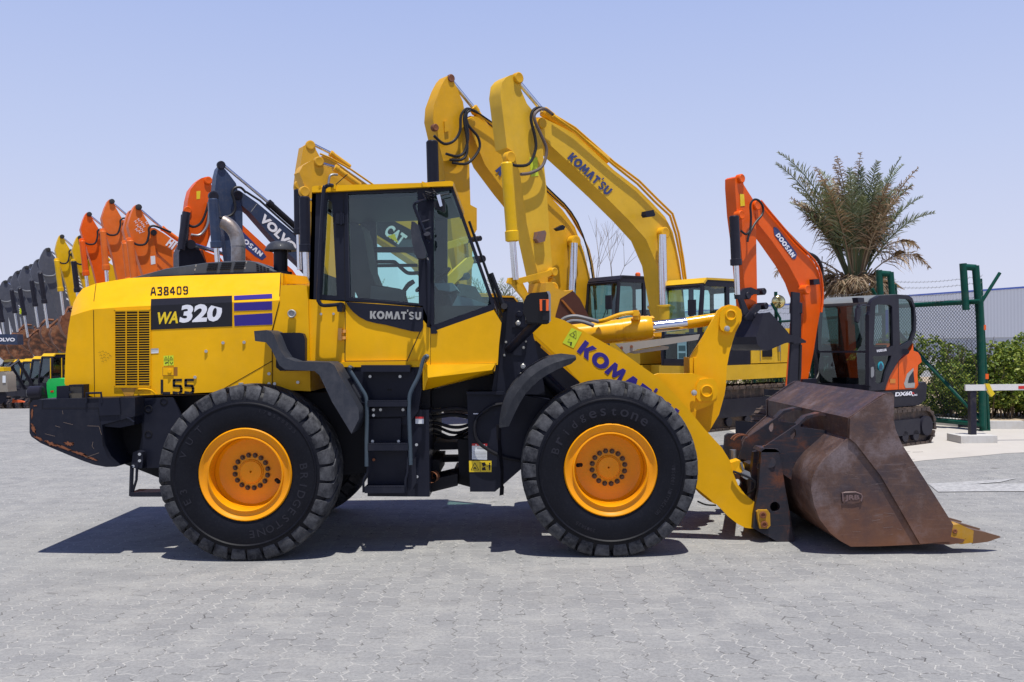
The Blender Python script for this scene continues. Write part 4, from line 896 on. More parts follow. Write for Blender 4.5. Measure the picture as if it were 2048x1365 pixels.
for dY in (0, .66):
    q4 = [P(x, y, 8.02) + Vector((0, dY, 0)) for x, y in [(1596, 849), (1612, 833), (1640, 826), (1690, 836), (1690, 840), (1640, 831), (1614, 838), (1600, 851)]]
    prism(bm, q4, (0, .12, 0))
part('gusset_flange', bm, RUSTP, CP)
for dY in (0, 1.02):
    for k in range(2):
        bm = NB(); c0 = P(1546, 915, 8.03) + Vector((0, dY + k * .1, 0)); pts = [c0 + Vector((.115 * math.cos(R(a)), 0, .10 * math.sin(R(a)))) for a in range(10, 160, 12)]
        pr = [Vector((p.x, p.y, p.z)) for p in pts] + [c0 + (p - c0) * .88 for p in pts[::-1]]; prism(bm, pr, (0, .03, 0)); part('hook', bm, RUSTO, CP)
bm = NB(); pxprism(bm, [(1514, 1024), (1518, 1021), (1536, 1021), (1540, 1027), (1541, 1052), (1535, 1058), (1520, 1058), (1516, 1040)], 7.925, 7.97); pk = part('pin_keeper', bm, TY, CP, bevel=.005)
for x, y in ((1525.5, 1030), (1528, 1049)):
    bm = NB(); lathe(bm, [(.030, 0), (.030, -.012), (.018, -.014), (.016, -.004), (.001, -.004)], P(x, y, 7.925), (0, 1, 0), 16); part('bolt', bm, SCR, pk)
bm = NB(); tube(bm, smooth([P(1466, 943, 8.0), P(1485, 950, 7.98), P(1502, 958, 7.98), P(1511, 968, 8.0), P(1508, 980, 8.05), P(1492, 990, 8.1)], 4), .010, 8); part('hydraulic_hose', bm, BLK, CP)
bm = NB(); pxprism(bm, [(1484, 946), (1490, 941), (1500, 945), (1502, 955), (1494, 960), (1486, 956)], 8.0, 8.08); tube(bm, [P(1482, 925, 8.04), P(1488, 945, 8.04)], .012, 8); tube(bm, [P(1466, 900, 8.3), P(1466, 922, 8.3)], .03, 10); part('hose_coupling', bm, STEEL, CP)
bm = NB(); pxprism(bm, [(1462, 926), (1480, 921), (1484, 930), (1468, 946), (1462, 940)], 8.05, 8.2); tube(bm, [P(1475, 935, 8.05), P(1475, 935, 9.2)], .06, 14); part('arm_boss', bm, YELW, arm0)
bm = NB(); tube(bm, smooth([P(1395, 1003, 8.1), P(1412, 1010, 8.1), P(1432, 1011, 8.1)], 3), .008, 6); part('cable', bm, BLK, arm0)
# ================================================================== SETTING
def ground_mat():
    m, n, l, b = nmat('zigzag_pavers')
    tcn = n.new('ShaderNodeTexCoord'); s = n.new('ShaderNodeSeparateXYZ'); l.new(tcn.outputs['Object'], s.inputs[0])
    def mth(op, a, b_=None, c=None):
        x = n.new('ShaderNodeMath'); x.operation = op
        for i, v in enumerate((a, b_, c)):
            if v is None: continue
            if isinstance(v, (int, float)): x.inputs[i].default_value = v
            else: l.new(v, x.inputs[i])
        return x.outputs[0]
    # slow wobble so that rows are not ruler straight
    wob = noise(n, l, .6, 3, .5); wob2 = noise(n, l, 7, 3, .6)
    X = mth('ADD', s.outputs['X'], mth('MULTIPLY', wob, .12)); Yv = mth('ADD', s.outputs['Y'], mth('MULTIPLY', wob2, .030))
    X = mth('ADD', X, mth('MULTIPLY', wob2, .026))
    zz = mth('PINGPONG', Yv, .056)       # triangle wave, period .112
    X2 = mth('ADD', X, mth('MULTIPLY', zz, .62))
    zy = mth('PINGPONG', X, .06)
    Y2 = mth('ADD', Yv, mth('MULTIPLY', zy, .30))
    cmb = n.new('ShaderNodeCombineXYZ'); l.new(Y2, cmb.inputs[0]); l.new(X2, cmb.inputs[1])
    bt = n.new('ShaderNodeTexBrick'); bt.offset = .5; bt.squash = 1; l.new(cmb.outputs[0], bt.inputs['Vector'])
    bt.inputs['Scale'].default_value = 1; bt.inputs['Brick Width'].default_value = .224; bt.inputs['Row Height'].default_value = .14
    bt.inputs['Mortar Size'].default_value = .0055; bt.inputs['Mortar Smooth'].default_value = .25; bt.inputs['Bias'].default_value = 0
    bt.inputs['Color1'].default_value = (.25, .252, .255, 1); bt.inputs['Color2'].default_value = (.29, .29, .288, 1); bt.inputs['Mortar'].default_value = (.50, .49, .465, 1)
    c = bt.outputs['Color']
    big = noise(n, l, .35, 5, .6); med = noise(n, l, 2.2, 7, .7); fine = noise(n, l, 140, 3, .7); sp = noise(n, l, 16, 8, .8)
    # mortar partly missing: dark joints in patches
    jm = mth('MULTIPLY', bt.outputs['Fac'], mth('GREATER_THAN', noise(n, l, 6.5, 5, .8), .53))
    c = mixc(n, l, jm, c, (.055, .052, .05))
    jm2 = mth('MULTIPLY', bt.outputs['Fac'], mth('LESS_THAN', noise(n, l, 2.5, 5, .7), .42))
    c = mixc(n, l, mth('MULTIPLY', jm2, .75), c, (.36, .36, .355))
    c = mixc(n, l, ramp(n, l, big, [(.35, 0), (.7, .55)]), c, (.30, .298, .29))
    c = mixc(n, l, ramp(n, l, med, [(.50, 0), (.66, .75)]), c, (.355, .35, .335))
    c = mixc(n, l, ramp(n, l, sp, [(.64, 0), (.70, .75)]), c, (.55, .54, .51))
    c = mixc(n, l, ramp(n, l, noise(n, l, 1.1, 6, .7), [(.28, .5), (.48, 0)]), c, (.19, .193, .2))
    c = mixc(n, l, ramp(n, l, noise(n, l, 9, 8, .85), [(.665, 0), (.685, .85)]), c, (.07, .065, .065))
    c = mixc(n, l, ramp(n, l, noise(n, l, 45, 6, .85), [(.36, .65), (.56, 0)]), c, (.15, .15, .155))
    # tyre drag marks and scuffs running across the yard, oil drips
    mpn = n.new('ShaderNodeMapping'); mpn.inputs['Scale'].default_value = (.7, 2.6, 1); mpn.inputs['Rotation'].default_value = (0, 0, .12); l.new(tcn.outputs['Object'], mpn.inputs[0])
    c = mixc(n, l, ramp(n, l, noise(n, l, 1.3, 7, .75, vec=mpn.outputs[0]), [(.52, 0), (.72, .55)]), c, (.37, .365, .35))
    mpq = n.new('ShaderNodeMapping'); mpq.inputs['Scale'].default_value = (.8, 2.2, 1); mpq.inputs['Location'].default_value = (5, 3, 0); l.new(tcn.outputs['Object'], mpq.inputs[0])
    c = mixc(n, l, ramp(n, l, noise(n, l, 1.1, 7, .75, vec=mpq.outputs[0]), [(.5, 0), (.75, .55)]), c, (.17, .17, .175))
    c = mixc(n, l, ramp(n, l, noise(n, l, 3.1, 3, .5), [(.70, 0), (.76, .6)]), c, (.08, .078, .075))
    hm = n.new('ShaderNodeMixRGB'); hm.blend_type = 'MULTIPLY'; hm.inputs[0].default_value = 1; l.new(c, hm.inputs[1]); hm.inputs[2].default_value = (1.08, 1.08, 1.06, 1); c = hm.outputs[0]
    l.new(c, b.inputs['Base Color']); b.inputs['Roughness'].default_value = .85; b.inputs['Specular IOR Level'].default_value = .25
    h = mixc(n, l, .5, ramp(n, l, bt.outputs['Fac'], [(0, 1), (1, 0)]), fine)
    h = mixc(n, l, .35, h, med)
    bump(n, l, b, h, .8, .008)
    return m
def dip(x, y):
    def ss(t): t = max(0, min(1, t)); return t * t * (3 - 2 * t)
    return -.8 * ss((y - 25) / 15) * ss((-7 - x) / 5)
bm = NB()
xs = sorted(set([-1500, -400, -150, -80, -60] + list(range(-48, 0, 2)) + [0, 6, 12, 30, 60, 150, 400, 1500])); ys = [-60, -5, 0, 3, 5, 8, 12, 16, 20] + list(range(22, 44, 2)) + [50, 70, 100, 200, 500, 1500]
G = [[bm.verts.new((x, y, dip(x, y))) for x in xs] for y in ys]
for j in range(len(ys) - 1):
    for i in range(len(xs) - 1): face(bm, (G[j][i], G[j][i + 1], G[j + 1][i + 1], G[j + 1][i]))
single('ground', bm, ground_mat(), kind='structure')
def concrete_mat():
    m, n, l, b = nmat('pale_concrete')
    c = mixc(n, l, noise(n, l, 1.2, 7, .7), (.43, .40, .36), (.56, .53, .48))
    c = mixc(n, l, ramp(n, l, noise(n, l, 7, 8, .8), [(.62, 0), (.7, .6)]), c, (.30, .28, .26))
    l.new(c, b.inputs['Base Color']); b.inputs['Roughness'].default_value = .85; bump(n, l, b, noise(n, l, 40, 5), .3, .005); return m
CONC = concrete_mat()
bm = NB(); vsx = [GP(x, y, .004) for x, y in [(1560, 912), (1600, 916), (1700, 922), (1826, 924), (1850, 921), (1900, 917), (1960, 912), (2010, 907), (2100, 903), (2300, 898)]] + [Vector((22, 13.5, .004)), Vector((22, 19.5, .004)), Vector((4.4, 19.5, .004))]
g = face(bm, [bm.verts.new(v) for v in vsx]); bmesh.ops.triangulate(bm, faces=[g]); single('concrete_path', bm, CONC, kind='structure')
def roadpaint():
    m, n, l, b = nmat('worn_road_paint')
    l.new(mixc(n, l, ramp(n, l, noise(n, l, 14, 8, .8), [(.38, 0), (.60, .95)]), (.48, .48, .47), (.27, .27, .27)), b.inputs['Base Color']); b.inputs['Roughness'].default_value = .8; return m
RP = roadpaint()
bm = NB()
for q in ([(1856, 967.5), (1960, 962), (2035, 956.5), (2000, 964.5), (1940, 969), (2120, 966), (2120, 982.5), (1980, 983), (1876, 984)],):
    g = face(bm, [bm.verts.new(GP(x, y, .008)) for x, y in q]); bmesh.ops.triangulate(bm, faces=[g])
single('road_marking', bm, RP, kind='structure')
# ================================================================== EXCAVATORS
from mathutils.geometry import tessellate_polygon
class VP:
    """vertical plane through ground point p with horizontal direction h; traces photo pixels onto it"""
    def __init__(s, p, th):
        s.p = Vector((p[0], p[1], 0)); s.h = Vector((-math.cos(R(th)), -math.sin(R(th)), 0))
        s.left = Vector((-s.h.y, s.h.x, 0)); s.away = -s.left
    def at(s, px, py, off=0.0):
        """off>0: toward the camera side (left of the machine)"""
        q = s.p + s.left * off
        lx, ly = lev(px, py); r = lx / F
        t = (r * q.y - q.x) / (s.h.x - r * s.h.y); Y = q.y + t * s.h.y
        return Vector((q.x + t * s.h.x, Y, H0 - ly / F * Y))
def vprism(bm, vp, pts, w, off=0.0): return prism(bm, [vp.at(x, y, off) for x, y in pts], vp.away * w)
EXY = paint('excavator_yellow', (.80, .48, .03), .42, .1, .1, chips=(.25, .1, .02), chipamt=.78)
EXD = paint('excavator_deep_yellow', (.76, .40, .012), .42, .1, .12, chips=(.25, .1, .02), chipamt=.77)
EXC = paint('excavator_amber', (.74, .39, .025), .42, .1, .12)
EXO = paint('excavator_orange', (.88, .12, .004), .4, .12, .06)
EXH_ = paint('excavator_faded_orange', (.82, .17, .02), .45, .1, .12)
EXN = paint('excavator_navy', (.035, .055, .11), .4, .15, .12)
EXG = paint('excavator_dark_grey', (.10, .106, .132), .6, .05, .35, dust=(.22, .22, .24))
EXYF = paint('excavator_bright_yellow', (.84, .50, .005), .42, .1, .12, chips=(.2, .08, .02), chipamt=.74)
TRK = rustm('track_steel', [(.03, .028, .028), (.06, .045, .04), (.12, .09, .075), (.16, .10, .07)], 6, .4, .7)
HOSE = plain('black_hose', (.02, .02, .023), .45)
CABG = paint('cab_dark_grey', (.022, .022, .034), .4, .15, .1, dust=(.14, .14, .15))
def track(bm, L, H, W, x0=0, y0=0, z0=0, n=44):
    r = H / 2; s = L - H; per = 2 * s + 2 * math.pi * r
    def pt(d, rr=r):
        d %= per
        if d < s: return (-s / 2 + d, r + rr, 0)
        d -= s
        if d < math.pi * r: t = d / r; return (s / 2 + rr * math.sin(t), r + rr * math.cos(t), t)
        d -= math.pi * r
        if d < s: return (s / 2 - d, r - rr, math.pi)
        d -= s; t = math.pi + d / r; return (-s / 2 + rr * math.sin(t), r + rr * math.cos(t), t)
    for k in range(n):
        d = per * k / n; a = pt(d, r); b = pt(d + per / n * .86, r); ai = pt(d, r - .05); bi = pt(d + per / n * .86, r - .05); g = pt(d + per / n * .15, r + .025); g2 = pt(d + per / n * .3, r + .025); g3 = pt(d + per / n * .4, r)
        pr = [(x0 + q[0], y0, z0 + q[1]) for q in (ai, a, g, g2, g3, b, bi)]
        prism(bm, pr, (0, W, 0))
    pr = [(x0 + pt(per * k / 40, r - .045)[0], y0 + .06, z0 + pt(per * k / 40, r - .045)[1]) for k in range(40)]
    prism(bm, pr, (0, W - .12, 0))
def undercarriage(root, L, H, W, gauge, mat, nsh=44):
    for s in (1, -1):
        bm = NB(); track(bm, L, H, W, 0, (gauge - W / 2) if s > 0 else (-gauge - W / 2), 0, nsh); t = part('track', bm, TRK, root, local=True)
        yf = (gauge + W / 2 + .005) if s > 0 else (-gauge - W / 2 - .03)
        bm = NB(); box(bm, -L / 2 + H * .8, L / 2 - H * .8, yf - .08, yf + .0, H * .3, H * .72)
        for x in (-L / 2 + H * .5, L / 2 - H * .5): cyl(bm, (x, yf - .1, H / 2), (x, yf + .02, H / 2), H * .27, 20)
        for k in range(5): cyl(bm, (-L / 2 + H + k * (L - 2 * H) / 4, yf - .1, .17), (-L / 2 + H + k * (L - 2 * H) / 4, yf, .17), .09, 12)
        part('track_frame', bm, mat, t, local=True)
    bm = NB(); box(bm, -.7, .7, -gauge, gauge, H * .45, H * .95); cyl(bm, (0, 0, H * .9), (0, 0, H * 1.25), .55, 28); part('undercarriage', bm, mat, root, local=True)
def cab(root, x0, x1, y0, y1, z0, z1, fm, rm, lowm, glass, belt=.36, lean=.12, full=True):
    """operator cab: posts, sills, roof, panes, seat; local axes, front is +x, left side is y1"""
    bm = NB(); zb = z0 + (z1 - z0) * belt; t = .055
    def sidepts(): return [(x0, z0), (x1, z0), (x1 + .02, z0 + .25), (x1 - lean * .2, zb + .2), (x1 - lean, z1 - .1), (x1 - lean - .12, z1), (x0 + .12, z1), (x0, z1 - .14)]
    xm = x0 + (x1 - x0) * .42
    win = [[(xm + .08, zb + .04), (x1 - .10, zb + .04), (x1 - lean - .07, z1 - .12), (xm + .08, z1 - .12)], [(x0 + .07, zb + .04), (xm - .02, zb + .04), (xm - .02, z1 - .12), (x0 + .12, z1 - .12), (x0 + .07, z1 - .2)], [(xm + .12, z0 + .16), (x1 - .12, z0 + .16), (x1 - .10, zb - .06), (xm + .12, zb - .06)]]
    for ya, th, ww in ((y1, -t, win), (y0, t, win[:2])):
        holes(bm, [(x, ya, z) for x, z in sidepts()], [[(x, ya, z) for x, z in w] for w in ww], (0, th, 0))
    yi0, yi1 = y0 + t, y1 - t
    prism(bm, [(x1 - lean - .12, yi0, z1 - .003), (x1 - lean - .0, yi0, z1 - .10), (x1 - lean - .03, yi0, z1 - .17), (x1 - lean - .16, yi0, z1 - .1)], (0, yi1 - yi0, 0))
    box(bm, x1 - .06, x1 - .003, yi0, yi1, z0 + .003, z0 + .14); box(bm, x1 - .05, x1 - .0, yi0, yi1, zb - .02, zb + .02)
    box(bm, x0 + .003, x0 + .05, yi0, yi1, z0 + .003, zb); box(bm, x0 + .003, x0 + .05, yi0, yi1, z1 - .2, z1 - .05); box(bm, x0 + .05, x1 - .06, yi0, yi1, z0 + .003, z0 + .06)
    c = part('cab', bm, fm, root, local=True)
    bm = NB(); pr = [(x1 - lean - .02, z1 - .06), (x1 - lean - .12, z1 + .045), (x0 + .15, z1 + .05), (x0 + .0, z1 - .08), (x0 + .02, z1 - .12), (x0 + .14, z1 + .004), (x1 - lean - .14, z1 + .004), (x1 - lean - .06, z1 - .08)]
    prism(bm, [(x, y0 - .01, z) for x, z in pr], (0, y1 - y0 + .02, 0)); part('cab_roof', bm, rm, c, local=True, bevel=0)
    for w in win:
        for ya in ((y1 - t / 2, y0 + t / 2) if w is not win[2] else (y1 - t / 2,)):
            bm = NB(); g = face(bm, [bm.verts.new((x, ya, z)) for x, z in w]); part('window_pane', bm, glass, c, local=True)
    bm = NB(); face(bm, [bm.verts.new(p) for p in ((x1 - .02, yi0, zb), (x1 - .02, yi1, zb), (x1 - lean - .02, yi1, z1 - .15), (x1 - lean - .02, yi0, z1 - .15))]); face(bm, [bm.verts.new(p) for p in ((x1 - .03, yi0, z0 + .14), (x1 - .03, yi1, z0 + .14), (x1 - .025, yi1, zb), (x1 - .025, yi0, zb))]); part('windshield', bm, glass, c, local=True)
    if full:
        bm = NB(); ym = (y0 + y1) / 2; prism(bm, [(x0 + .25, ym - .25, z0 + .45), (x0 + .8, ym - .25, z0 + .45), (x0 + .8, ym - .25, z0 + .58), (x0 + .42, ym - .25, z0 + .6), (x0 + .3, ym - .25, z0 + 1.15), (x0 + .2, ym - .25, z0 + 1.15)], (0, .5, 0)); box(bm, x0 + .3, x0 + .7, ym - .2, ym + .2, z0 + .06, z0 + .45)
        for s in (-1, 1): box(bm, x0 + .5, x0 + .95, ym + s * .36 - .06, ym + s * .36 + .06, z0 + .4, z0 + .68)
        part('seat', bm, DEEP, c, local=True)
    return c
def upper(root, sc_, col, trim, dark, glass, zt=1.0, beacon=False, full=True):
    """standard 20 t class upper structure and undercarriage, local axes"""
    k = sc_; hz = zt * k
    undercarriage(root, 4.1 * k, .86 * k, .6 * k, 1.1 * k, dark)
    bm = NB(); pr = [(1.0, .6), (1.0, -1.3), (-2.1, -1.33), (-2.55, -1.05), (-2.75, -.4), (-2.75, .4), (-2.55, 1.05), (-2.1, 1.33), (-.1, 1.33), (-.1, .3), (.6, .3)]
    prism(bm, [(-.2 * k, 1.33 * k, hz), (-.2 * k, -1.33 * k, hz), (-2.2 * k, -1.33 * k, hz), (-2.2 * k, 1.33 * k, hz)], (0, 0, .30 * k)); box(bm, -.2 * k, 1.45 * k, .32 * k, 1.34 * k, hz, hz + .30 * k); box(bm, -.2 * k, 1.3 * k, -1.33 * k, -.32 * k, hz, hz + .3 * k)
    box(bm, -.2 * k, 1.0 * k, -.32 * k, .3 * k, hz, hz + .3 * k)
    dk = part('deck', bm, col, root, local=True, bevel=.02)
    bm = NB(); box(bm, -2.2 * k, -.25 * k, .34 * k, 1.31 * k, hz + .32 * k, hz + 1.05 * k); box(bm, -2.2 * k, -.1 * k, -1.31 * k, -.34 * k, hz + .32 * k, hz + 1.05 * k); box(bm, -2.2 * k, -.6 * k, -.335 * k, .335 * k, hz + .32 * k, hz + 1.2 * k); box(bm, -.08 * k, 1.25 * k, -1.31 * k, -.4 * k, hz + .32 * k, hz + .9 * k)
    hs_ = part('engine_housing', bm, col, root, local=True, bevel=.03)
    bm = NB(); box(bm, -.95 * k, -.62 * k, 1.315 * k, 1.325 * k, hz + .45 * k, hz + .85 * k)
    for i in range(6): box(bm, -2.05 * k, -1.6 * k, 1.315 * k, 1.325 * k, hz + (.45 + i * .085) * k, hz + (.49 + i * .085) * k)
    part('grille', bm, DEEP, hs_, local=True)
    bm = NB()
    for x in (-1.25, -.55): box(bm, (x - .006) * k, (x + .006) * k, 1.312 * k, 1.32 * k, hz + .36 * k, hz + 1.03 * k)
    box(bm, -1.2 * k, -1.14 * k, 1.315 * k, 1.36 * k, hz + .55 * k, hz + .75 * k); part('door_latch', bm, STEEL, hs_, local=True)
    bm = NB(); prc = [(-2.2, -1.3), (-2.2, 1.3), (-2.5, 1.1), (-2.72, .6), (-2.78, 0), (-2.72, -.6), (-2.5, -1.1)]
    prism(bm, [(x * k, y * k, hz + .05 * k) for x, y in prc], (0, 0, 1.0 * k)); part('counterweight', bm, col if trim is None else trim, root, local=True, bevel=.04)
    cb = cab(root, -.2 * k, 1.4 * k, .34 * k, 1.33 * k, hz + .3 * k, hz + 2.0 * k, CABG, (col if not beacon else CABG), col, glass, full=full)
    bm = NB(); pts = [(1.42 * k, 1.1 * k, hz + 1.2 * k), (1.55 * k, 1.25 * k, hz + 1.25 * k), (1.55 * k, 1.3 * k, hz + 1.5 * k)]; tube(bm, pts, .012, 6); box(bm, 1.53 * k, 1.57 * k, 1.2 * k, 1.38 * k, hz + 1.3 * k, hz + 1.6 * k); part('mirror', bm, CABG, root, local=True)
    bm = NB(); cyl(bm, (-1.5 * k, -.9 * k, hz + 1.05 * k), (-1.5 * k, -.9 * k, hz + 1.45 * k), .06, 12); part('exhaust', bm, STEEL, root, local=True)
    if beacon:
        bm = NB(); lathe(bm, [(.07, 0), (.07, .1), (.04, .13), (.001, .13)], (.15 * k, .8 * k, hz + 2.06 * k), (0, 0, 1), 14); part('beacon', bm, ORL, root, local=True)
    return cb
def bosses(root_part, vp, lst, mat, off=.0, name='pin_boss'):
    for x, y, r, d in lst:
        bm = NB(); c = vp.at(x, y, off); lathe(bm, [(r, -.04), (r, d), (r * .82, d + .012), (r * .6, d + .008), (.001, d + .008)], c, vp.left, 18); part(name, bm, mat, root_part)
def vtube(vp, pts, r, off=0, sm=4, n=8):
    bm = NB(); q = [vp.at(p[0], p[1], (p[2] if len(p) > 2 else off)) for p in pts]; tube(bm, smooth(q, sm) if sm > 1 else q, r, n); return bm
def cylinder(root, vp, a, b, c, r, off, mat, name='hydraulic_cylinder', rod=.55):
    A, B_, C = vp.at(*a, off), vp.at(*b, off), vp.at(*c, off); D = (B_ - A)
    bm = NB(); tube(bm, [A + D * t for t in (0, .02, .86, .87, .985, 1)], [r * .8, r, r, r * 1.18, r * 1.18, r * .8], 18); p_ = part(name, bm, mat, root)
    bm = NB(); tube(bm, [B_, C], r * rod, 14); part('cylinder_rod', bm, CHROME, p_); return p_
def vtext(root, vp, data, p0, p1, h, mat, off=.006, shear=0, name='lettering', up=None):
    bm = NB(); write(bm, data, p0, p1, h, lambda x, y: vp.at(x, y, off), shear=shear, up=up); return part(name, bm, mat, root)
def vpoly(root, vp, pts, mat, off=.004, name='decal'):
    bm = NB(); g = face(bm, [bm.verts.new(vp.at(x, y, off)) for x, y in pts]); bmesh.ops.triangulate(bm, faces=[g]); return part(name, bm, mat, root)
def gbucket(root, vp, pin, s, mat, w=1.1, name='bucket'):
    """digging bucket hanging from the stick end, profile in metres (u forward of machine, z up) from the pin"""
    c = vp.at(*pin); h = vp.h; a = vp.away
    prof = [(.0, .12), (.28, .16), (.55, .02), (.62, -.25), (.50, -.62), (.20, -.95), (-.25, -1.08), (-.68, -.98), (-.62, -.9), (-.45, -.6), (-.2, -.15)]
    q = [c + h * (u * s) + Vector((0, 0, z * s)) for u, z in prof]
    st = -a * (w / 2 - .15)
    bm = NB(); prism(bm, [p + st for p in q], a * .04); prism(bm, [p - st + a * .3 - a * .34 for p in q], a * .04)
    outer = q[0:8]; cen = sum(q, Vector()) / len(q); inner = [p + (cen - p).normalized() * .05 for p in outer[::-1]]
    prism(bm, [p + st + a * .04 for p in outer + inner], a * (w - .34 - .04)); b_ = part(name, bm, mat, root)
    for k in range(4):
        bm = NB(); o = st + a * (.05 + k * (w - .45) / 3.3); prism(bm, [q[7] + o, q[7] + o + h * (.1 * s) + Vector((0, 0, -.03)), q[7] + o + h * (-.22 * s) + Vector((0, 0, -.03)), q[8] + o + h * (-.02)], a * .08); part('tooth', bm, mat, b_)
    return b_
# ---------------- 1: yellow excavator, right of centre (text on boom)
def machine(label, O, th, sc_=1.0, z=0, **kw):
    return thing('excavator', label, 'excavator', (O[0], O[1], z), math.pi + R(th), group='excavators parked in a row with raised arms')
TH = 38
E1 = machine('yellow excavator whose raised boom carries dark blue lettering, cab with dark windows beside it', (3.94, 19.5), TH)
v1 = VP((3.86, 19.1), TH)
cb1 = upper(E1, 1.0, EXY, None, CABG, GLS)
bm = NB(); face(bm, [bm.verts.new(p) for p in ((1.385, 1.0, 1.36), (1.385, .76, 1.36), (1.385, .76, 1.85), (1.385, 1.0, 1.85))]); pst = part('poster', bm, plain('teal_poster', (.35, .6, .6), .6), cb1, local=True)
bm = NB()
for z_ in (1.45, 1.6): box(bm, 1.386, 1.387, .79, .97, z_, z_ + .11)
part('poster_print', bm, plain('poster_dark', (.05, .12, .13), .6), pst, local=True)
st1 = [(1012, 156), (1020, 151), (1034, 147), (1042, 157), (1042, 180), (1054, 208), (1069, 226), (1078, 255), (1084, 274), (1089, 340), (1093, 376), (1098, 450), (1104, 527), (1107, 562), (1102, 580), (1091, 586), (1078, 560), (1054, 450), (1040, 347), (1025, 303), (1014, 296), (1008, 248), (1001, 190), (1004, 166)]
bm = NB(); vprism(bm, v1, st1, .34); s1 = part('stick', bm, EXY, E1, bevel=.012)
bm1 = [(1071, 235), (1084, 235), (1100, 243), (1125, 255), (1150, 268), (1227, 340), (1274, 376), (1307, 409), (1330, 434), (1346, 465), (1358, 520), (1366, 575), (1372, 660), (1340, 665), (1326, 600), (1314, 530), (1292, 479), (1256, 439), (1208, 391), (1150, 336), (1102, 292), (1084, 270), (1073, 252)]
bm = NB(); vprism(bm, v1, bm1, .42, -.04); b1 = part('boom', bm, EXY, E1, bevel=.012)
vtext(b1, v1, block2d("KOMAT'SU", .1), (1134, 317), (1214, 392), 17, NAVY, -.03)
cylinder(E1, v1, (1013, 325), (1025, 484), (1031, 560), .105, .16, EXYF)
cylinder(E1, v1, (1215, 322), (1085, 222), (1040, 168), .085, -.15, EXD)
cylinder(E1, v1, (1329, 640), (1327, 610), (1324, 470), .12, .12, EXY, rod=.72)
cylinder(E1, v1, (1315, 640), (1307, 610), (1303, 510), .12, -.55, EXY, rod=.72)
bosses(s1, v1, [(1035, 157, .10, .05), (1018, 316, .11, .06), (1100, 578, .12, .10), (1101, 545, .08, .12), (1102, 563, .06, .06)], EXD)
bosses(b1, v1, [(1324, 467, .12, .1), (1083, 247, .10, .03)], EXD)
part('hydraulic_hose', vtube(v1, [(1020, 327), (1034, 332), (1058, 328), (1071, 300), (1070, 275), (1062, 240), (1066, 222), (1078, 216), (1092, 220), (1106, 230)], .028, .10), HOSE, s1)
part('hydraulic_hose', vtube(v1, [(1042, 349), (1062, 346), (1085, 332), (1093, 300), (1082, 270), (1069, 240), (1072, 225), (1088, 218), (1104, 228)], .03, .14), plain('faded_hose', (.12, .09, .08), .6), s1)
part('steel_pipe', vtube(v1, [(1106, 232), (1150, 262), (1227, 330), (1275, 368), (1310, 404), (1340, 432), (1352, 470), (1362, 520), (1369, 570)], .025, .02, 1), EXD, b1)
part('steel_pipe', vtube(v1, [(1100, 226), (1150, 256), (1227, 324), (1278, 362), (1314, 398), (1345, 428), (1357, 466), (1366, 516), (1373, 570)], .025, -.12, 1), EXD, b1)
bm = NB(); vprism(bm, v1, [(1292, 423), (1307, 420), (1311, 430), (1309, 433), (1294, 435), (1291, 430)], .12, .25); part('work_lamp', bm, CHAR, b1, bevel=.01)
bm = NB(); vprism(bm, v1, [(1075, 464), (1090, 461), (1093, 466), (1090, 483), (1078, 486), (1073, 478)], .12, .1); part('valve_block', bm, rustm('valve_rust', [(.12, .1, .1), (.2, .12, .1), (.25, .12, .08), (.15, .12, .12)], 9), s1, bevel=.01)
vpoly(s1, v1, [(1059, 315), (1075, 315), (1077, 352), (1062, 354)], LIME, .006, 'warning_label')
bm = NB(); vprism(bm, v1, [(1030, 559), (1094, 543), (1102, 540), (1104, 550), (1098, 554), (1045, 567), (1030, 570)], .06, .12); vprism(bm, v1, [(1019, 556), (1030, 555), (1036, 566), (1060, 592), (1075, 650), (1066, 650), (1050, 600), (1026, 570), (1016, 566)], .06, .12); vprism(bm, v1, [(1034, 568), (1044, 563), (1052, 578), (1068, 610), (1075, 640), (1066, 630), (1050, 595)], .06, -.2)
part('bucket_linkage', bm, EXD, E1, bevel=.008)
BRN = plain('brown_primer_bucket', (.085, .03, .018), .6)
bm = NB(); vprism(bm, v1, [(1108, 660), (1112, 630), (1121, 598), (1146, 582), (1160, 598), (1176, 630), (1190, 662), (1180, 690), (1140, 700)], .03, .25); vprism(bm, v1, [(1108, 660), (1112, 630), (1121, 598), (1146, 582), (1150, 590), (1125, 604), (1118, 660)], .8, .22); kb = part('bucket', bm, BRN, E1)
bm = NB(); vprism(bm, v1, [(1092, 566), (1104, 564), (1112, 577), (1130, 583), (1148, 580), (1121, 600), (1108, 650), (1096, 650), (1090, 600)], .5, .24); part('bucket_ear', bm, EXC, kb, bevel=.01)
bm = NB(); prism(bm, [v1.at(x, y, .27) for x, y in [(1122, 600), (1126, 600), (1156, 634), (1153, 637)]], v1.away * .03); part('rust_stripe', bm, plain('rusty_weld', (.35, .11, .01), .6), kb)
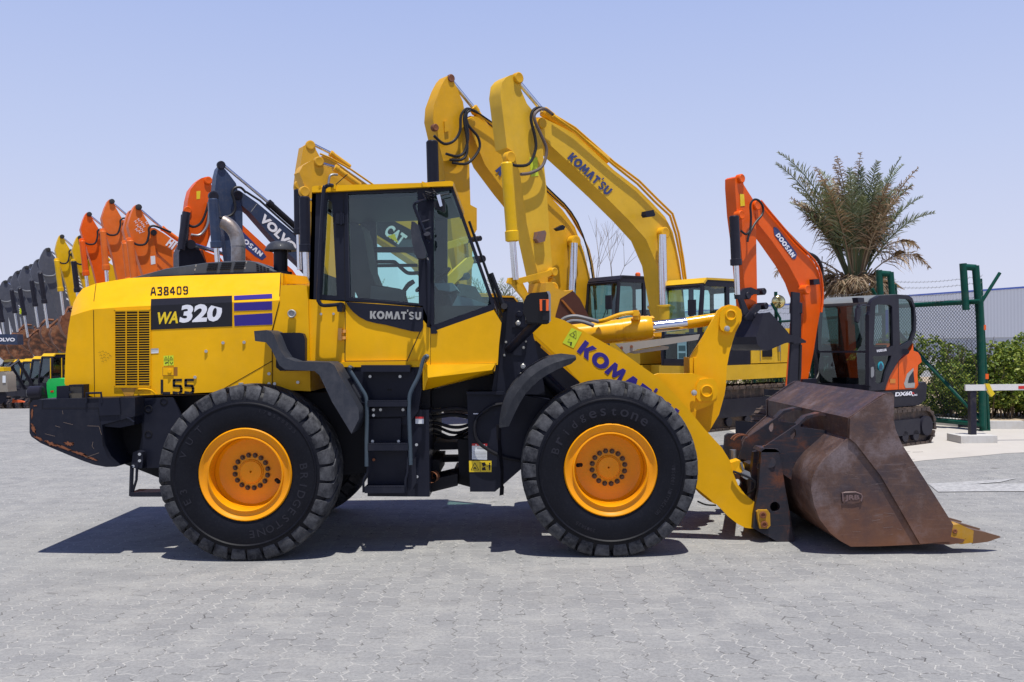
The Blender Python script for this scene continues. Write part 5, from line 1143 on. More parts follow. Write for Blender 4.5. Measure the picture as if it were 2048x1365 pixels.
# ---------------- 2: bigger yellow machine behind
TH2 = 38
v2 = VP((-1.43, 20.0), TH2); O2 = v2.p - v2.h * 5.6 - v2.left * .3
E2 = machine('large dark yellow excavator with dark cab and orange beacon, behind the lettered yellow boom', (O2.x, O2.y), TH2)
upper(E2, 1.12, EXD, None, CABG, GLD, beacon=True)
bm = NB(); vprism(bm, v2, [(884, 170), (890, 159), (897, 151), (905, 152), (909, 166), (926, 204), (934, 255), (938, 303), (940, 380), (941, 410), (953.7, 417), (953.7, 460), (946, 473), (944, 520), (943, 580), (930, 598), (916, 560), (908, 500), (900, 430), (893, 380), (886, 320), (874, 275), (866, 240), (868, 211), (880, 178)], .36); s2 = part('stick', bm, EXD, E2, bevel=.012)
bm = NB(); vprism(bm, v2, [(941, 232), (955, 234), (985, 258), (1040, 318), (1095, 388), (1125, 420), (1150, 455), (1168, 505), (1180, 555), (1184, 640), (1110, 640), (1108, 590), (1090, 510), (1055, 440), (1010, 384), (970, 330), (945, 270)], .45, -.05); b2 = part('boom', bm, EXD, E2, bevel=.012)
vtext(b2, v2, block2d("KOMAT'SU", .1), (990, 342), (1076, 440), 18, NAVY, -.03)
cylinder(E2, v2, (864, 282), (868, 420), (874, 520), .13, .12, CHAR); cylinder(E2, v2, (1000, 300), (945, 214), (905, 165), .09, -.15, EXD)
cylinder(E2, v2, (1144, 640), (1143, 600), (1147, 487), .13, .18, EXD, rod=.8)
bosses(s2, v2, [(902, 157, .09, .02), (869, 256, .08, .05)], RUSTO); bosses(b2, v2, [(1145, 484, .15, .14), (941, 246, .12, .03)], EXD)
for pts in ([(868, 272), (888, 288), (908, 282), (920, 262), (922, 232), (934, 218), (952, 224)], [(892, 308), (915, 313), (930, 302), (936, 270), (930, 230), (938, 219), (955, 226)], [(905, 326), (935, 327), (958, 300), (956, 275), (936, 250), (933, 228), (942, 220)], [(900, 320), (922, 320), (933, 308), (934, 280), (928, 240), (932, 224)]):
    part('hydraulic_hose', vtube(v2, pts, .032, .12), HOSE, s2)
for k in range(4):
    part('steel_pipe', vtube(v2, [(940 + k * 3, 218 + k * 2), (985, 246 + k * 4), (1040, 306 + k * 4), (1095, 376 + k * 4), (1128 + k, 407 + k * 4), (1155, 445 + k * 4), (1175 + k, 500), (1186 + k, 560), (1190 + k, 620)], .02, .05 - .12 * k, 2), [HOSE, EXD, HOSE, EXD][k], b2)
bm = NB(); vprism(bm, v2, [(1113, 457), (1126, 450), (1131, 454), (1128, 460), (1118, 462)], .12, .3); part('work_lamp', bm, CHAR, b2, bevel=.01)
bm = NB(); vprism(bm, v2, [(889, 243), (897, 242), (898, 262), (890, 265)], .05, .04); part('valve_block', bm, EXD, s2)
bm = NB(); vprism(bm, v2, [(1100, 545), (1118, 515), (1145, 600), (1100, 600)], .1, -.35); part('gusset', bm, EXD, b2)
bm = NB(); vprism(bm, v2, [(884, 488), (930, 475), (937, 478), (936, 486), (890, 501), (884, 497)], .1, .5); vprism(bm, v2, [(896, 552), (935, 516), (944, 514), (948, 522), (944, 536), (906, 571), (897, 566)], .1, .5); vprism(bm, v2, [(884, 495), (893, 495), (910, 560), (900, 560)], .1, .45); part('bucket_linkage', bm, EXY, E2, bevel=.01)
bosses(E2, v2, [(937, 522, .08, .56), (906, 556, .08, .56), (931, 482, .06, .56)], CABG)
gbucket(E2, v2, (925, 590), 1.3, CABG, 1.3)
# ---------------- 3, 4: amber machines seen over and through the cab
def by_top(px, py, Lat, th=35):
    lx, _ = lev(px, py); r = lx / F
    rt = Vector((-math.sin(R(th)), math.cos(R(th))))
    Y = Lat / (rt.y + r * rt.x * 1.0) if False else Lat / (math.cos(R(th)) - math.sin(R(th)) * r)
    return VP((r * Y, Y), th)
def O_of(vp, k=1.0, back=4.96): return vp.p - vp.h * back * k - vp.left * .25 * k
v3 = by_top(635, 325, 20.6); o = O_of(v3); E3 = machine('amber excavator behind the loader cab, black panel with white letters and a yellow triangle', (o.x, o.y), 35)
upper(E3, 1.0, EXC, None, CABG, GLD, full=False)
bm = NB(); vprism(bm, v3, [(598.5, 345), (606, 331.5), (622, 322), (634, 318), (641, 320.5), (648, 336), (654.5, 351), (662, 375), (668, 400), (672, 460), (676, 560), (664, 570), (645, 520), (624, 440), (614, 398), (609, 372)], .34); s3 = part('stick', bm, EXC, E3, bevel=.01)
bm = NB(); vprism(bm, v3, [(655, 352), (664, 352), (710, 382), (770, 420), (838, 462), (868, 487), (890, 520), (905, 570), (910, 640), (885, 640), (876, 590), (860, 560), (836, 530), (770, 485), (720, 455), (680, 425), (655, 375)], .42, -.04); b3 = part('boom', bm, EXC, E3, bevel=.01)
vpoly(b3, v3, [(733, 436), (748, 430), (764, 430), (838, 468), (862, 490), (838, 520), (812, 506), (737, 460)], BLKD, -.036)
vtext(b3, v3, text2d('CAT', .05), (766, 468), (801, 493), 25, WHT, -.032)
vpoly(b3, v3, [(775, 473), (789, 468), (797, 487)], YDEC, -.028)
cylinder(E3, v3, (609, 394), (611, 505), (613, 560), .13, .14, CHAR); cylinder(E3, v3, (720, 372), (668, 335), (637, 326), .08, -.15, EXC)
bosses(s3, v3, [(637, 324, .12, .05), (608, 384, .13, .05)], EXC)
part('hydraulic_hose', vtube(v3, [(610, 396), (622, 400), (640, 396), (655, 375), (660, 352), (675, 350)], .03, .1), STEEL, s3)
bm = NB(); vprism(bm, v3, [(905, 520), (925, 512), (938, 496), (944, 503), (932, 520), (908, 530)], .1, 1.0); part('bucket_linkage', bm, EXC, E3)
v4 = by_top(620, 290, 24.4); o = O_of(v4, 1.12); E4 = machine('taller amber excavator, its arm tip standing above and behind the first amber arm', (o.x, o.y), 35)
upper(E4, 1.1, EXC, None, CABG, GLD, full=False)
bm = NB(); vprism(bm, v4, [(607, 293), (614, 289), (621, 284), (628, 286), (632.5, 301), (642, 318), (650, 345), (660, 380), (668, 420), (668, 520), (655, 560), (640, 520), (615, 420), (600, 400), (596, 372), (600, 335)], .36); s4 = part('stick', bm, EXC, E4, bevel=.01)
bm = NB(); vprism(bm, v4, [(645, 312), (655, 312), (700, 345), (780, 400), (840, 445), (868, 480), (885, 540), (890, 640), (865, 640), (855, 560), (835, 510), (770, 462), (700, 412), (660, 380), (645, 340)], .42, -.04); b4 = part('boom', bm, EXC, E4, bevel=.01)
cylinder(E4, v4, (596, 380), (597, 470), (599, 540), .12, .12, CHAR); cylinder(E4, v4, (700, 335), (660, 306), (628, 290), .08, -.15, EXC)
bosses(s4, v4, [(621, 291, .14, .02), (597, 371, .13, .03)], EXC); part('steel_pipe', vtube(v4, [(640, 308), (660, 316), (700, 338), (780, 393)], .03, 0, 1), EXC, b4)
# ---------------- 5: navy
v5 = by_top(440, 330, 28.0); o = O_of(v5, 1.12); E5 = machine('navy blue excavator with white letters on its boom, arm rising over the exhaust pipe', (o.x, o.y), 35)
upper(E5, 1.1, EXN, EXG, CABG, GLD, full=False)
bm = NB(); vprism(bm, v5, [(433, 352), (437, 336), (441, 331), (446, 334), (456, 346), (472, 367), (478, 392), (485, 421), (486, 512), (486, 570), (470, 590), (458, 540), (447, 457), (438, 410), (430, 380)], .42); s5 = part('stick', bm, EXN, E5, bevel=.012)
bm = NB(); vprism(bm, v5, [(467, 386), (473, 382), (480, 382), (514, 406), (555, 440), (597, 474), (625, 497), (650, 520), (668, 560), (675, 640), (650, 640), (643, 600), (625, 555), (602, 531), (549, 481), (501, 426), (480, 408)], .46, -.05); b5 = part('boom', bm, EXN, E5, bevel=.012)
vtext(b5, v5, text2d('VOLVO', .05), (517, 440), (584, 506), 18, WHT, -.04)
bm = NB(); seam(bm, [(502, 424), (514, 408)], lambda x, y: v5.at(x, y, -.045), 1); part('weld_line', bm, SILV, b5)
cylinder(E5, v5, (426, 398), (433, 497), (438, 560), .15, .16, EXN); cylinder(E5, v5, (600, 462), (535, 404), (446, 330), .10, -.12, BLK, rod=.5)
bosses(s5, v5, [(442, 331, .13, .05), (426, 393, .15, .08)], CABG); bosses(b5, v5, [(475, 391, .15, .06)], CABG)
part('hydraulic_hose', vtube(v5, [(433, 432), (440, 436), (460, 432), (470, 420), (468, 400), (464, 386), (470, 376), (482, 376), (492, 386)], .04, .14), HOSE, s5)
part('hydraulic_hose', vtube(v5, [(492, 384), (520, 402), (560, 438), (596, 470)], .035, -.05, 1), HOSE, b5)
# ---------------- 6: orange with dark sticker
v6 = by_top(415, 356, 31.6); o = O_of(v6, 1.12); E6 = machine('orange excavator tucked behind the navy arm, dark sticker with white letters on boom', (o.x, o.y), 35)
upper(E6, 1.1, EXO, EXG, CABG, GLD, full=False)
bm = NB(); vprism(bm, v6, [(393, 364.5), (402, 357), (412, 354), (420, 358), (424, 375), (426, 435), (421, 470), (413, 494), (407, 516), (402, 560), (392, 560), (388, 500), (380, 470), (372, 430), (376, 400), (381, 380)], .5); s6 = part('stick', bm, EXO, E6, bevel=.012)
bm = NB(); vprism(bm, v6, [(420, 395), (432, 395), (486, 451), (548, 508), (585, 540), (610, 575), (622, 640), (595, 640), (585, 600), (566, 568), (520, 535), (488, 510), (445, 462), (420, 430)], .46, -.05); b6 = part('boom', bm, EXO, E6, bevel=.01)
vpoly(b6, v6, [(470, 452), (488, 466), (526, 504), (533, 514), (524, 521), (510, 513), (470, 478)], NAVY, -.045)
vtext(b6, v6, block2d('DOOSAN', .12), (466, 468), (521, 514), 9, WHT, -.04)
cylinder(E6, v6, (371, 430), (366, 500), (364, 560), .15, .16, CABG); bosses(s6, v6, [(416, 362, .14, .06), (375, 421, .13, .05)], EXO)
part('hydraulic_hose', vtube(v6, [(366, 442), (385, 454), (402, 446), (412, 424), (417, 405)], .045, .12), HOSE, s6); part('hydraulic_hose', vtube(v6, [(382, 470), (400, 470), (414, 452), (418, 425), (417, 405)], .045, .2), STEEL, s6)
vpoly(s6, v6, [(393, 383), (401, 382), (400, 398), (393, 399)], YDEC, .006, 'warning_label')
# small dark bucket arm near it
v6b = by_top(380, 485, 30.0)
SM = thing('small_excavator_arm', 'dark grey bucket and steel linkage held up just left of the exhaust pipe', 'bucket arm', (v6b.p.x, v6b.p.y, 0), math.pi + R(35))
bm = NB(); vprism(bm, v6b, [(358, 540), (358, 505), (364, 490), (376, 484), (386, 486), (398, 497), (412, 526), (400, 560), (360, 560)], .7); part('bucket', bm, CABG, SM, bevel=.02)
bm = NB(); tube(bm, [v6b.at(384, 489, .1), v6b.at(470, 516, .1)], .07, 10); part('cylinder_rod', bm, CHROME, SM)
bm = NB(); tube(bm, [v6b.at(373, 425, .2), v6b.at(362, 500, .2)], .13, 12); cyl(bm, v6b.at(382, 489, .2), v6b.at(382, 489, 0), .15, 14); part('arm_cylinder', bm, CABG, SM)
bm = NB(); vprism(bm, v6b, [(405, 500), (440, 515), (460, 540), (455, 560), (420, 545)], .4, -.3); vprism(bm, v6b, [(358, 555), (455, 555), (455, 700), (358, 700)], .5, -.1); part('boom', bm, EXO, SM)
# ---------------- generic arm (traced from the orange one with the big white mark), reused for the rest of the row
vA = by_top(274, 411, 35.0)
SA = [(256, 452), (262, 430), (268, 415), (272, 410), (280, 411), (285, 426), (293, 440), (301, 453), (309, 483), (313, 515), (315, 544), (320, 600), (322, 640), (315, 648), (307, 640), (286, 548), (275, 513), (261, 471)]
BA = [(299, 456), (310, 456), (330, 468), (372, 498), (405, 526), (424, 551), (436, 580), (445, 620), (450, 690), (425, 690), (420, 640), (408, 600), (390, 572), (350, 537), (318, 508), (303, 480)]
DEEPG = plain('dark_pin', (.05, .05, .05), .5, .3)
def loc(vp, pts): # metres along -h and up, relative to the arm tip
    o = vp.at(274, 411); out = []
    for p in pts:
        q = vp.at(p[0], p[1]) - o; out.append((q.x * -vp.h.x + q.y * -vp.h.y, q.z))
    return out
SAl, BAl = loc(vA, SA), loc(vA, BA)
CYL_l = loc(vA, [(258, 482), (268, 570), (276, 640), (360, 480), (325, 455), (284, 420)])
HOS_l = loc(vA, [(262, 485), (275, 491), (290, 488), (296, 470), (296, 458), (304, 453), (318, 457), (340, 466)])
BOS_l = loc(vA, [(277, 415), (258, 481), (307, 466)])
TXT_l = loc(vA, [(340, 497), (398, 540), (318, 640)])
def row_arm(root, vp, top, s, col, colr, hosec, cylc, mark=None, marka=None, bucket=None, stripes=False, ws=1.0, lean=0.0):
    o = vp.at(*top)
    def W(u, z, off=0.0): return o + (-vp.h) * (u * s * ws - z * lean * s) + Vector((0, 0, z * s)) + vp.left * off
    def pr(pts, w, off=0): 
        b = NB(); prism(b, [W(u, z, off) for u, z in pts], vp.away * w); return b
    st = part('stick', pr(SAl, .38), col, root, bevel=.012); bo = part('boom', pr(BAl, .44, -.05), col, root, bevel=.012)
    for (a, b_, c, r, off) in ((0, 1, 2, .13, .16), (3, 4, 5, .085, -.15)):
        A, B_, C = [W(*CYL_l[i], off) for i in (a, b_, c)]; D = B_ - A
        bm = NB(); tube(bm, [A + D * t for t in (0, .02, .86, .87, .985, 1)], [r * .8, r, r, r * 1.2, r * 1.2, r * .8], 14); cp_ = part('hydraulic_cylinder', bm, cylc if a == 0 else col, root)
        bm = NB(); tube(bm, [B_, C], r * .55, 12); part('cylinder_rod', bm, CHROME, cp_)
    bm = NB(); tube(bm, smooth([W(u, z, .14) for u, z in HOS_l], 4), .04, 8); part('hydraulic_hose', bm, hosec, st)
    for i, (u, z) in enumerate(BOS_l):
        bm = NB(); c = W(u, z, 0); lathe(bm, [(.11, -.04), (.11, .07), (.08, .08), (.001, .08)], c, vp.left, 16); part('pin_boss', bm, DEEPG if i != 1 else colr, st)
    if mark:
        p0 = W(*TXT_l[0], -.04); p1 = W(*TXT_l[1], -.04); d = p1 - p0; up = Vector((0, 0, 1)); n = (up - d.normalized() * up.dot(d.normalized())).normalized()
        vs_, fs = mark[0]; bm = NB(); V = [bm.verts.new(p0 + d * (mark[3] + u * mark[2]) + n * (v * mark[4])) for u, v in vs_]
        for f in fs:
            for t3 in tessellate_polygon([[Vector((vs_[i][0], vs_[i][1], 0)) for i in f]]): face(bm, [V[f[i]] for i in t3])
        part('lettering', bm, mark[1], bo)
    if stripes:
        p0 = W(*TXT_l[0], -.042); p1 = W(*TXT_l[1], -.042); d = (p1 - p0); n = Vector((0, 0, 1)); bm = NB()
        for k in range(4):
            a = p0 + d * (-.25 + k * .10) ; q = [a + n * -.25, a + d * .05 + n * -.25, a + d * .05 + n * .15, a + n * .15]
            q = [p0 + d * (-.3) + n * (.25 - k * .16), p0 + d * .25 + n * (.13 - k * .16), p0 + d * .25 + n * (.05 - k * .16), p0 + d * (-.3) + n * (.17 - k * .16)]
            face(bm, [bm.verts.new(v) for v in q])
        part('stripes', bm, WHT, bo)
    if bucket:
        pin = W(*TXT_l[2], 0)
        class Q: pass
        q = Q(); q.h = vp.h; q.away = vp.away; q.left = vp.left; q.at = lambda *a: pin + vp.away * .19
        bk_ = gbucket(root, q, (0, 0), (1.35 + .12 * math.sin(top[0])) * s, bucket, 1.2)
        bm = NB(); c = pin + Vector((0, 0, .1)); tube(bm, [W(*CYL_l[2], .12), c + vp.h * .45 + Vector((0, 0, .35)), c + vp.h * .25 + Vector((0, 0, .0))], .08, 8); tube(bm, [c + vp.h * .45 + Vector((0, 0, .35)) + vp.left * .12, W(TXT_l[2][0] - .05, TXT_l[2][1] + .45, .12)], .07, 8); part('bucket_linkage', bm, bucket, bk_)
    return st, bo
RUSTV = rustm('crusty_bucket', [(.02, .014, .012), (.07, .03, .018), (.24, .085, .035), (.40, .22, .12)], 2.6, 0, .85)
ROW = [
 # label, pixel of arm tip, lateral, scale, paint, lettering, bucket, cylinder paint, stripes
 ('faded orange excavator with white scribbled marks on its arm, nearest of the orange group', (274, 411), 35.0, 1.0, EXH_, (block2d('HITACHI', .15), WHT, .95, -.15, .36), RUSTO, EXH_, False, (1, 0)),
 ('orange excavator half hidden behind the arm with white scribbled marks', (262, 422), 38.4, 1.0, EXH_, (block2d('HITACHI', .15), WHT, .9, .1, .34), RUSTO, EXH_, False, (.9, 0)),
 ('tallest of the faded orange excavators left of the scribbled arm', (221, 400), 41.8, 1.05, EXH_, (block2d('HITACHI', .15), WHT, .9, .0, .34), RUSTO, EXH_, False, (1, -.03)),
 ('bright orange excavator standing next to the yellow arms', (176, 426), 45.2, 1.0, EXO, None, RUSTO, EXO, False, (1, 0)),
 ('yellow excavator with rounded arm tip squeezed beside the bright orange arm', (158, 473), 48.6, .95, EXYF, None, RUSTO, CABG, True, (1, 0)),
 ('bright yellow excavator at the end of the dark grey arms', (122, 471), 51.6, 1.0, EXYF, None, RUSTO, EXYF, False, (.9, .02)),
 ('dark grey excavator arm right beside the bright yellow arm', (94, 497), 55.0, 1.04, EXG, (text2d('VOLVO', .05), WHT, .8, .15, .4), RUSTV, CABG, True, (1.25, 0)),
 ('dark grey excavator arm, second from the bright yellow arm', (75, 520), 58.4, .93, EXG, (text2d('VOLVO', .05), WHT, .8, .15, .4), RUSTV, CABG, True, (1.25, 0)),
 ('dark grey excavator arm, third from the bright yellow arm', (51, 533), 61.8, 1.03, EXG, (text2d('VOLVO', .05), WHT, .8, .15, .4), RUSTV, CABG, True, (1.25, .02)),
 ('dark grey excavator arm with pale tip, fourth from the bright yellow arm', (34, 543), 65.2, .92, EXG, (text2d('VOLVO', .05), WHT, .8, .15, .4), RUSTV, CABG, True, (1.25, 0)),
 ('dark grey excavator arm at the left picture edge', (9, 562), 68.6, .95, EXG, (text2d('VOLVO', .05), WHT, .8, .15, .4), RUSTV, CABG, True, (1.3, 0)),
 ('lowest dark grey excavator arm cut by the left picture edge', (-12, 572), 72.0, .95, EXG, (text2d('VOLVO', .05), WHT, .8, .15, .4), RUSTV, CABG, True, (1.3, 0)),
 ('dark grey arm in the rear line, peeping out left of the bright yellow arm', (85, 517), 76.0, 1.20, EXG, (text2d('VOLVO', .05), WHT, .8, .15, .4), RUSTV, CABG, True, (1.20, 0)),
 ('dark grey arm in the rear line, between the second and third front arms', (62, 529), 79.5, 1.20, EXG, (text2d('VOLVO', .05), WHT, .8, .15, .4), RUSTV, CABG, True, (1.25, 0)),
 ('dark grey arm in the rear line, between the third and fourth front arms', (42, 540), 83.0, 1.15, EXG, (text2d('VOLVO', .05), WHT, .8, .15, .4), RUSTV, CABG, True, (1.20, 0)),
 ('dark grey arm in the rear line, between the fourth arm and the picture edge', (22, 553), 86.5, 1.15, EXG, (text2d('VOLVO', .05), WHT, .8, .15, .4), RUSTV, CABG, True, (1.25, 0)),
]
def dip(x, y):
    def ss(t): t = max(0, min(1, t)); return t * t * (3 - 2 * t)
    return -.8 * ss((y - 25) / 15) * ss((-7 - x) / 5)
for lab, top, lat, s, col, mk, bkt, cylc, strp, (ws, ln) in ROW:
    vp = by_top(top[0], top[1], lat); o = O_of(vp, 1.05); zz = dip(o.x, o.y)
    e = machine(lab, (o.x, o.y), 35, z=zz)
    upper(e, 1.0 + max(0, -zz) * .1, col if col != EXG else EXYF, EXG if col == EXG else None, CABG, GLD, full=False)
    st, bo = row_arm(e, vp, top, s, col, col, HOSE if col != EXG else STEEL, cylc, mk, bucket=bkt, stripes=strp, ws=ws, lean=ln)
    if col is EXG:
        vpoly(st, vp, [(top[0] - 12, top[1] + 84), (top[0] - 6, top[1] + 83), (top[0] - 6, top[1] + 95), (top[0] - 12, top[1] + 96)], LIME, .2, 'warning_label') if len(lab) % 2 else None
    if top == (274, 411):
        bm = NB()
        for k, (x, y) in enumerate([(268, 444), (274, 440), (280, 446), (272, 452), (278, 456), (284, 452), (270, 460), (276, 464), (282, 462), (290, 446)]):
            seam(bm, [(x, y), (x + 4, y - 3), (x + 3, y + 3), (x + 7, y + 1)], lambda a, b: vp.at(a, b, .006), .8)
        part('chalk_marks', bm, WHT, st)
        vpoly(st, vp, [(301, 513), (310, 512), (311, 528), (302, 530)], PAPER, .006, 'warning_label')
# ---------------- orange compact excavator on the right
TH3 = 35
vC = VP((5.79, 14.6), TH3)
OX = (5.71, 15.58)
EX = thing('compact_excavator', 'orange compact excavator with dark grey cab and black bucket hanging behind the rusty bucket', 'excavator', (OX[0], OX[1], 0), math.pi + R(TH3))
undercarriage(EX, 2.5, .62, .42, .76, CABG, 40)
bm = NB(); box(bm, 1.55, 1.62, -.98, .98, .05, .42); box(bm, .9, 1.56, -.5, -.4, .2, .3); box(bm, .9, 1.56, .4, .5, .2, .3); part('dozer_blade', bm, CABG, EX, local=True, bevel=.01)
invC = ROOTM[EX]
def lc(px, py, off=0):  # local coords on cab side plane
    return invC @ vC.at(px, py, off)
bm = NB(); cs = [(1738, 782), (1739.5, 622), (1741, 608), (1746, 599), (1759.5, 591.5), (1792, 590), (1817, 591), (1825, 597), (1830, 612), (1833, 640), (1832, 665), (1824, 687), (1797, 722), (1780, 752), (1769, 781)]
w1 = [(1751, 612), (1756, 609), (1780, 610), (1784.5, 614), (1786, 692), (1783, 695), (1750, 694), (1747, 690)]
w2 = [(1745, 713), (1783, 711.5), (1781, 722), (1772, 745), (1767.5, 765), (1764, 767.5), (1753, 767.5), (1751, 764), (1750.5, 728)]
w3 = [(1797.5, 597.5), (1817, 598.5), (1823, 604), (1828, 617), (1829, 660), (1822, 681), (1800, 694)]
def cabside(off, th): 
    b = NB(); holes(b, [vC.at(x, y, 0) + vC.left * off for x, y in cs], [[vC.at(x, y, 0) + vC.left * off for x, y in w] for w in (w1, w2, w3)], vC.away * th); return b
cbs = part('cab', cabside(0, .06), CABG, EX)
part('cab_side', cabside(-1.0, .05), CABG, cbs)
for w in (w1, w2, w3):
    for off in (-.03, -1.02): 
        bm = NB(); face(bm, [bm.verts.new(vC.at(x, y, 0) + vC.left * off) for x, y in w]); part('window_pane', bm, GLC, cbs)
def CP_(px, py, t): return vC.at(px, py, 0) + vC.away * t
bm = NB(); prism(bm, [CP_(x, y, .06) for x, y in [(1741, 604), (1746, 597.5), (1760, 590), (1792, 588.5), (1820, 590), (1820, 595), (1792, 594), (1760, 596), (1748, 602), (1743, 612)]], vC.away * .93); part('cab_roof', bm, paint('cab_roof_grey', (.2, .22, .22), .4), cbs)
bm = NB(); prism(bm, [CP_(x, y, .06) for x, y in [(1738, 770), (1745, 770), (1765, 782), (1738, 784)]], vC.away * .92); prism(bm, [CP_(x, y, .06) for x, y in [(1738, 702), (1741, 702), (1741, 706), (1738, 706)]], vC.away * .92); prism(bm, [CP_(x, y, -.02) for x, y in [(1736, 630), (1740, 622), (1742, 625), (1741, 775), (1736, 772)]], vC.away * .07); part('cab_sill', bm, CABG, cbs)
bm = NB()
for y0, y1 in ((610, 702), (706, 771)): face(bm, [bm.verts.new(p) for p in (CP_(1739, y0, .06), CP_(1739, y1, .06), CP_(1739, y1, .98), CP_(1739, y0, .98))])
part('windshield', bm, GLC, cbs)
bm = NB(); prism(bm, [CP_(x, y, .05) for x, y in [(1767, 780), (1778, 752), (1795, 722), (1797, 724), (1781, 753), (1770, 781)]], vC.away * .93); part('rear_panel', bm, CABG, cbs)
bm = NB(); prism(bm, [CP_(x, y, .3) for x, y in [(1765, 735), (1785, 735), (1800, 690), (1806, 690), (1806, 745), (1765, 745)]], vC.away * .45); tube(bm, [CP_(1750, 760, .5), CP_(1746, 725, .5)], .05, 8); tube(bm, [CP_(1741, 735, .7), CP_(1745, 690, .7)], .04, 8); part('seat', bm, DEEP, cbs)
bm = NB(); bmesh.ops.solidify(bm, geom=[], thickness=0); tube(bm, [CP_(1742, 640, .45), CP_(1744, 700, .45)], .02, 6); part('wiper', bm, BLK, cbs)
vtext(cbs, vC, block2d('DOOSAN', .12), (1754, 705), (1773, 702.5), 5, WHT, .004)
bm = NB(); tube(bm, [vC.at(1764, 740, .03), vC.at(1763, 756, .03)], .0, 4) if False else None
bm = NB(); prism(bm, [vC.at(x, y, .03) for x, y in [(1742, 736), (1747, 734), (1748.5, 742), (1748, 752), (1744, 756), (1742, 754)]], vC.away * .03); part('door_handle', bm, STEEL, cbs)
lathe_c = vC.at(1762, 732.5, .004)
bm = NB(); lathe(bm, [(.075, -.03), (.075, .0), (.07, .001), (.001, .001)], vC.at(1762, 732.5, -.02), vC.left, 24); part('round_sticker', bm, plain('blue_sticker', (.02, .35, .45), .4), cbs)
vpoly(cbs, vC, [(1758, 733), (1762, 725), (1766, 733), (1765, 740), (1759, 740)], plain('blue_sticker_dark', (.01, .05, .1), .4), -.012)
bm = NB(); prism(bm, [vC.at(x, y, .12) for x, y in [(1715, 595.5), (1728, 596), (1729, 605), (1717, 606)]], vC.away * .1); part('work_lamp', bm, CABG, cbs, bevel=.01)
bm = NB(); prism(bm, [vC.at(x, y, .2) for x, y in [(1714, 620), (1720, 608), (1722, 625), (1718, 646), (1713, 643)]], vC.away * .04); tube(bm, [vC.at(1738, 612, 0), vC.at(1724, 610, .15), vC.at(1716, 614, .2)], .012, 6); part('mirror', bm, CABG, cbs)
bm = NB(); org = [(1770, 781), (1779, 750), (1797, 724), (1815, 708), (1823, 698), (1826, 687), (1827, 702), (1836, 705), (1841, 713), (1843.5, 724), (1836, 731), (1835, 752), (1837, 774), (1831, 778), (1797, 779.5)]
prism(bm, [vC.at(x, y, -.03) for x, y in org], vC.away * .7); oc = part('engine_cover', bm, EXO, EX, bevel=.03)
vpoly(oc, vC, [(1827, 736), (1814, 748), (1808, 768), (1811, 776.5), (1829, 776), (1830, 766), (1816, 767), (1818, 756), (1827, 745)], SILV, -.026)
vpoly(oc, vC, [(1827, 742), (1819, 754), (1816, 765), (1829, 765)], CABG, -.022)
bm = NB(); seam(bm, [(1797, 724), (1797, 779)], lambda x, y: vC.at(x, y, -.026), .8); part('panel_gap', bm, DEEP, oc)
vpoly(oc, vC, [(1780, 758), (1791, 758), (1791, 767), (1780, 767)], plain('amber_label', (.6, .2, .02), .5), -.024, 'warning_label')
bm = NB(); prism(bm, [vC.at(x, y, 0) for x, y in [(1738, 785), (1797, 781), (1836, 778), (1842, 766), (1851, 764), (1854, 770), (1852, 799), (1838, 811), (1787, 815), (1738, 808), (1700, 800), (1700, 786)]], vC.away * 1.7); sk = part('side_skirt', bm, CABG, EX, bevel=.03)
bm = NB(); tube(bm, [vC.at(1812, 704, .03), vC.at(1812, 704, -.03)], .05, 14); part('camera_pod', bm, CABG, oc)
vtext(sk, vC, text2d('DX60', .05), (1790, 793.5), (1824, 791), 8.5, WHT, .01, shear=.2)
vtext(sk, vC, text2d('R', .05), (1824, 789), (1830, 788.6), 4, REDD, .01); vtext(sk, vC, text2d('R-9C', .05), (1824, 793), (1835, 792), 3.6, WHT, .01)
# compact boom set
vD = VP((5.0, 14.93), TH3)
bm = NB(); vprism(bm, vD, [(1470, 356), (1474, 353), (1484, 353), (1487.6, 370), (1497, 385), (1508.6, 403), (1512, 454), (1514, 568), (1514, 607), (1506, 620), (1493, 618), (1488, 560), (1482, 492), (1474, 431), (1470, 374)], .2); sC = part('stick', bm, EXO, EX, bevel=.012)
bm = NB(); vprism(bm, vD, [(1506.7, 405), (1512, 401), (1520, 402), (1543, 431), (1588.6, 485), (1612, 508), (1627, 524), (1638, 545), (1644, 570), (1645, 590), (1642, 614), (1634, 660), (1627, 706), (1615, 763), (1612, 785), (1596, 785), (1600, 730), (1606, 645), (1609.5, 603), (1596, 565), (1577, 530), (1543, 481), (1514, 445)], .26, -.03); bC = part('boom', bm, EXO, EX, bevel=.012)
bm = NB(); vprism(bm, vD, [(1604, 655), (1610, 700), (1600, 785), (1590, 785), (1598, 700)], .5, -.3); box
cylinder(EX, vD, (1468, 432), (1472.5, 532), (1475, 590), .075, .1, CABG); cylinder(EX, vD, (1590, 770), (1592, 605), (1592, 590), .085, .16, CABG)
bm = NB(); vprism(bm, vD, [(1585, 584), (1600, 586), (1598, 690), (1596, 770), (1578, 770), (1584, 680)], .04, .26); part('cylinder_guard', bm, CABG, EX, bevel=.006)
bm = NB(); tube(bm, [vD.at(1601, 690, .26), vD.at(1600, 740, .26), vD.at(1597, 785, .26)], .025, 8); part('hydraulic_hose', bm, HOSE, bC)
vpoly(bC, vD, [(1546.7, 457), (1549, 454), (1555, 457), (1592, 505), (1594, 510), (1591, 518), (1586, 519), (1549, 471)], NAVY, -.024)
vtext(bC, vD, block2d('DOOSAN', .12), (1551, 471), (1584, 516), 9, WHT, -.02)
bosses(sC, vD, [(1480, 358, .07, .04), (1477, 431, .07, .06)], EXO); bosses(bC, vD, [(1512, 411, .08, .03), (1607, 580, .08, .08)], EXO)
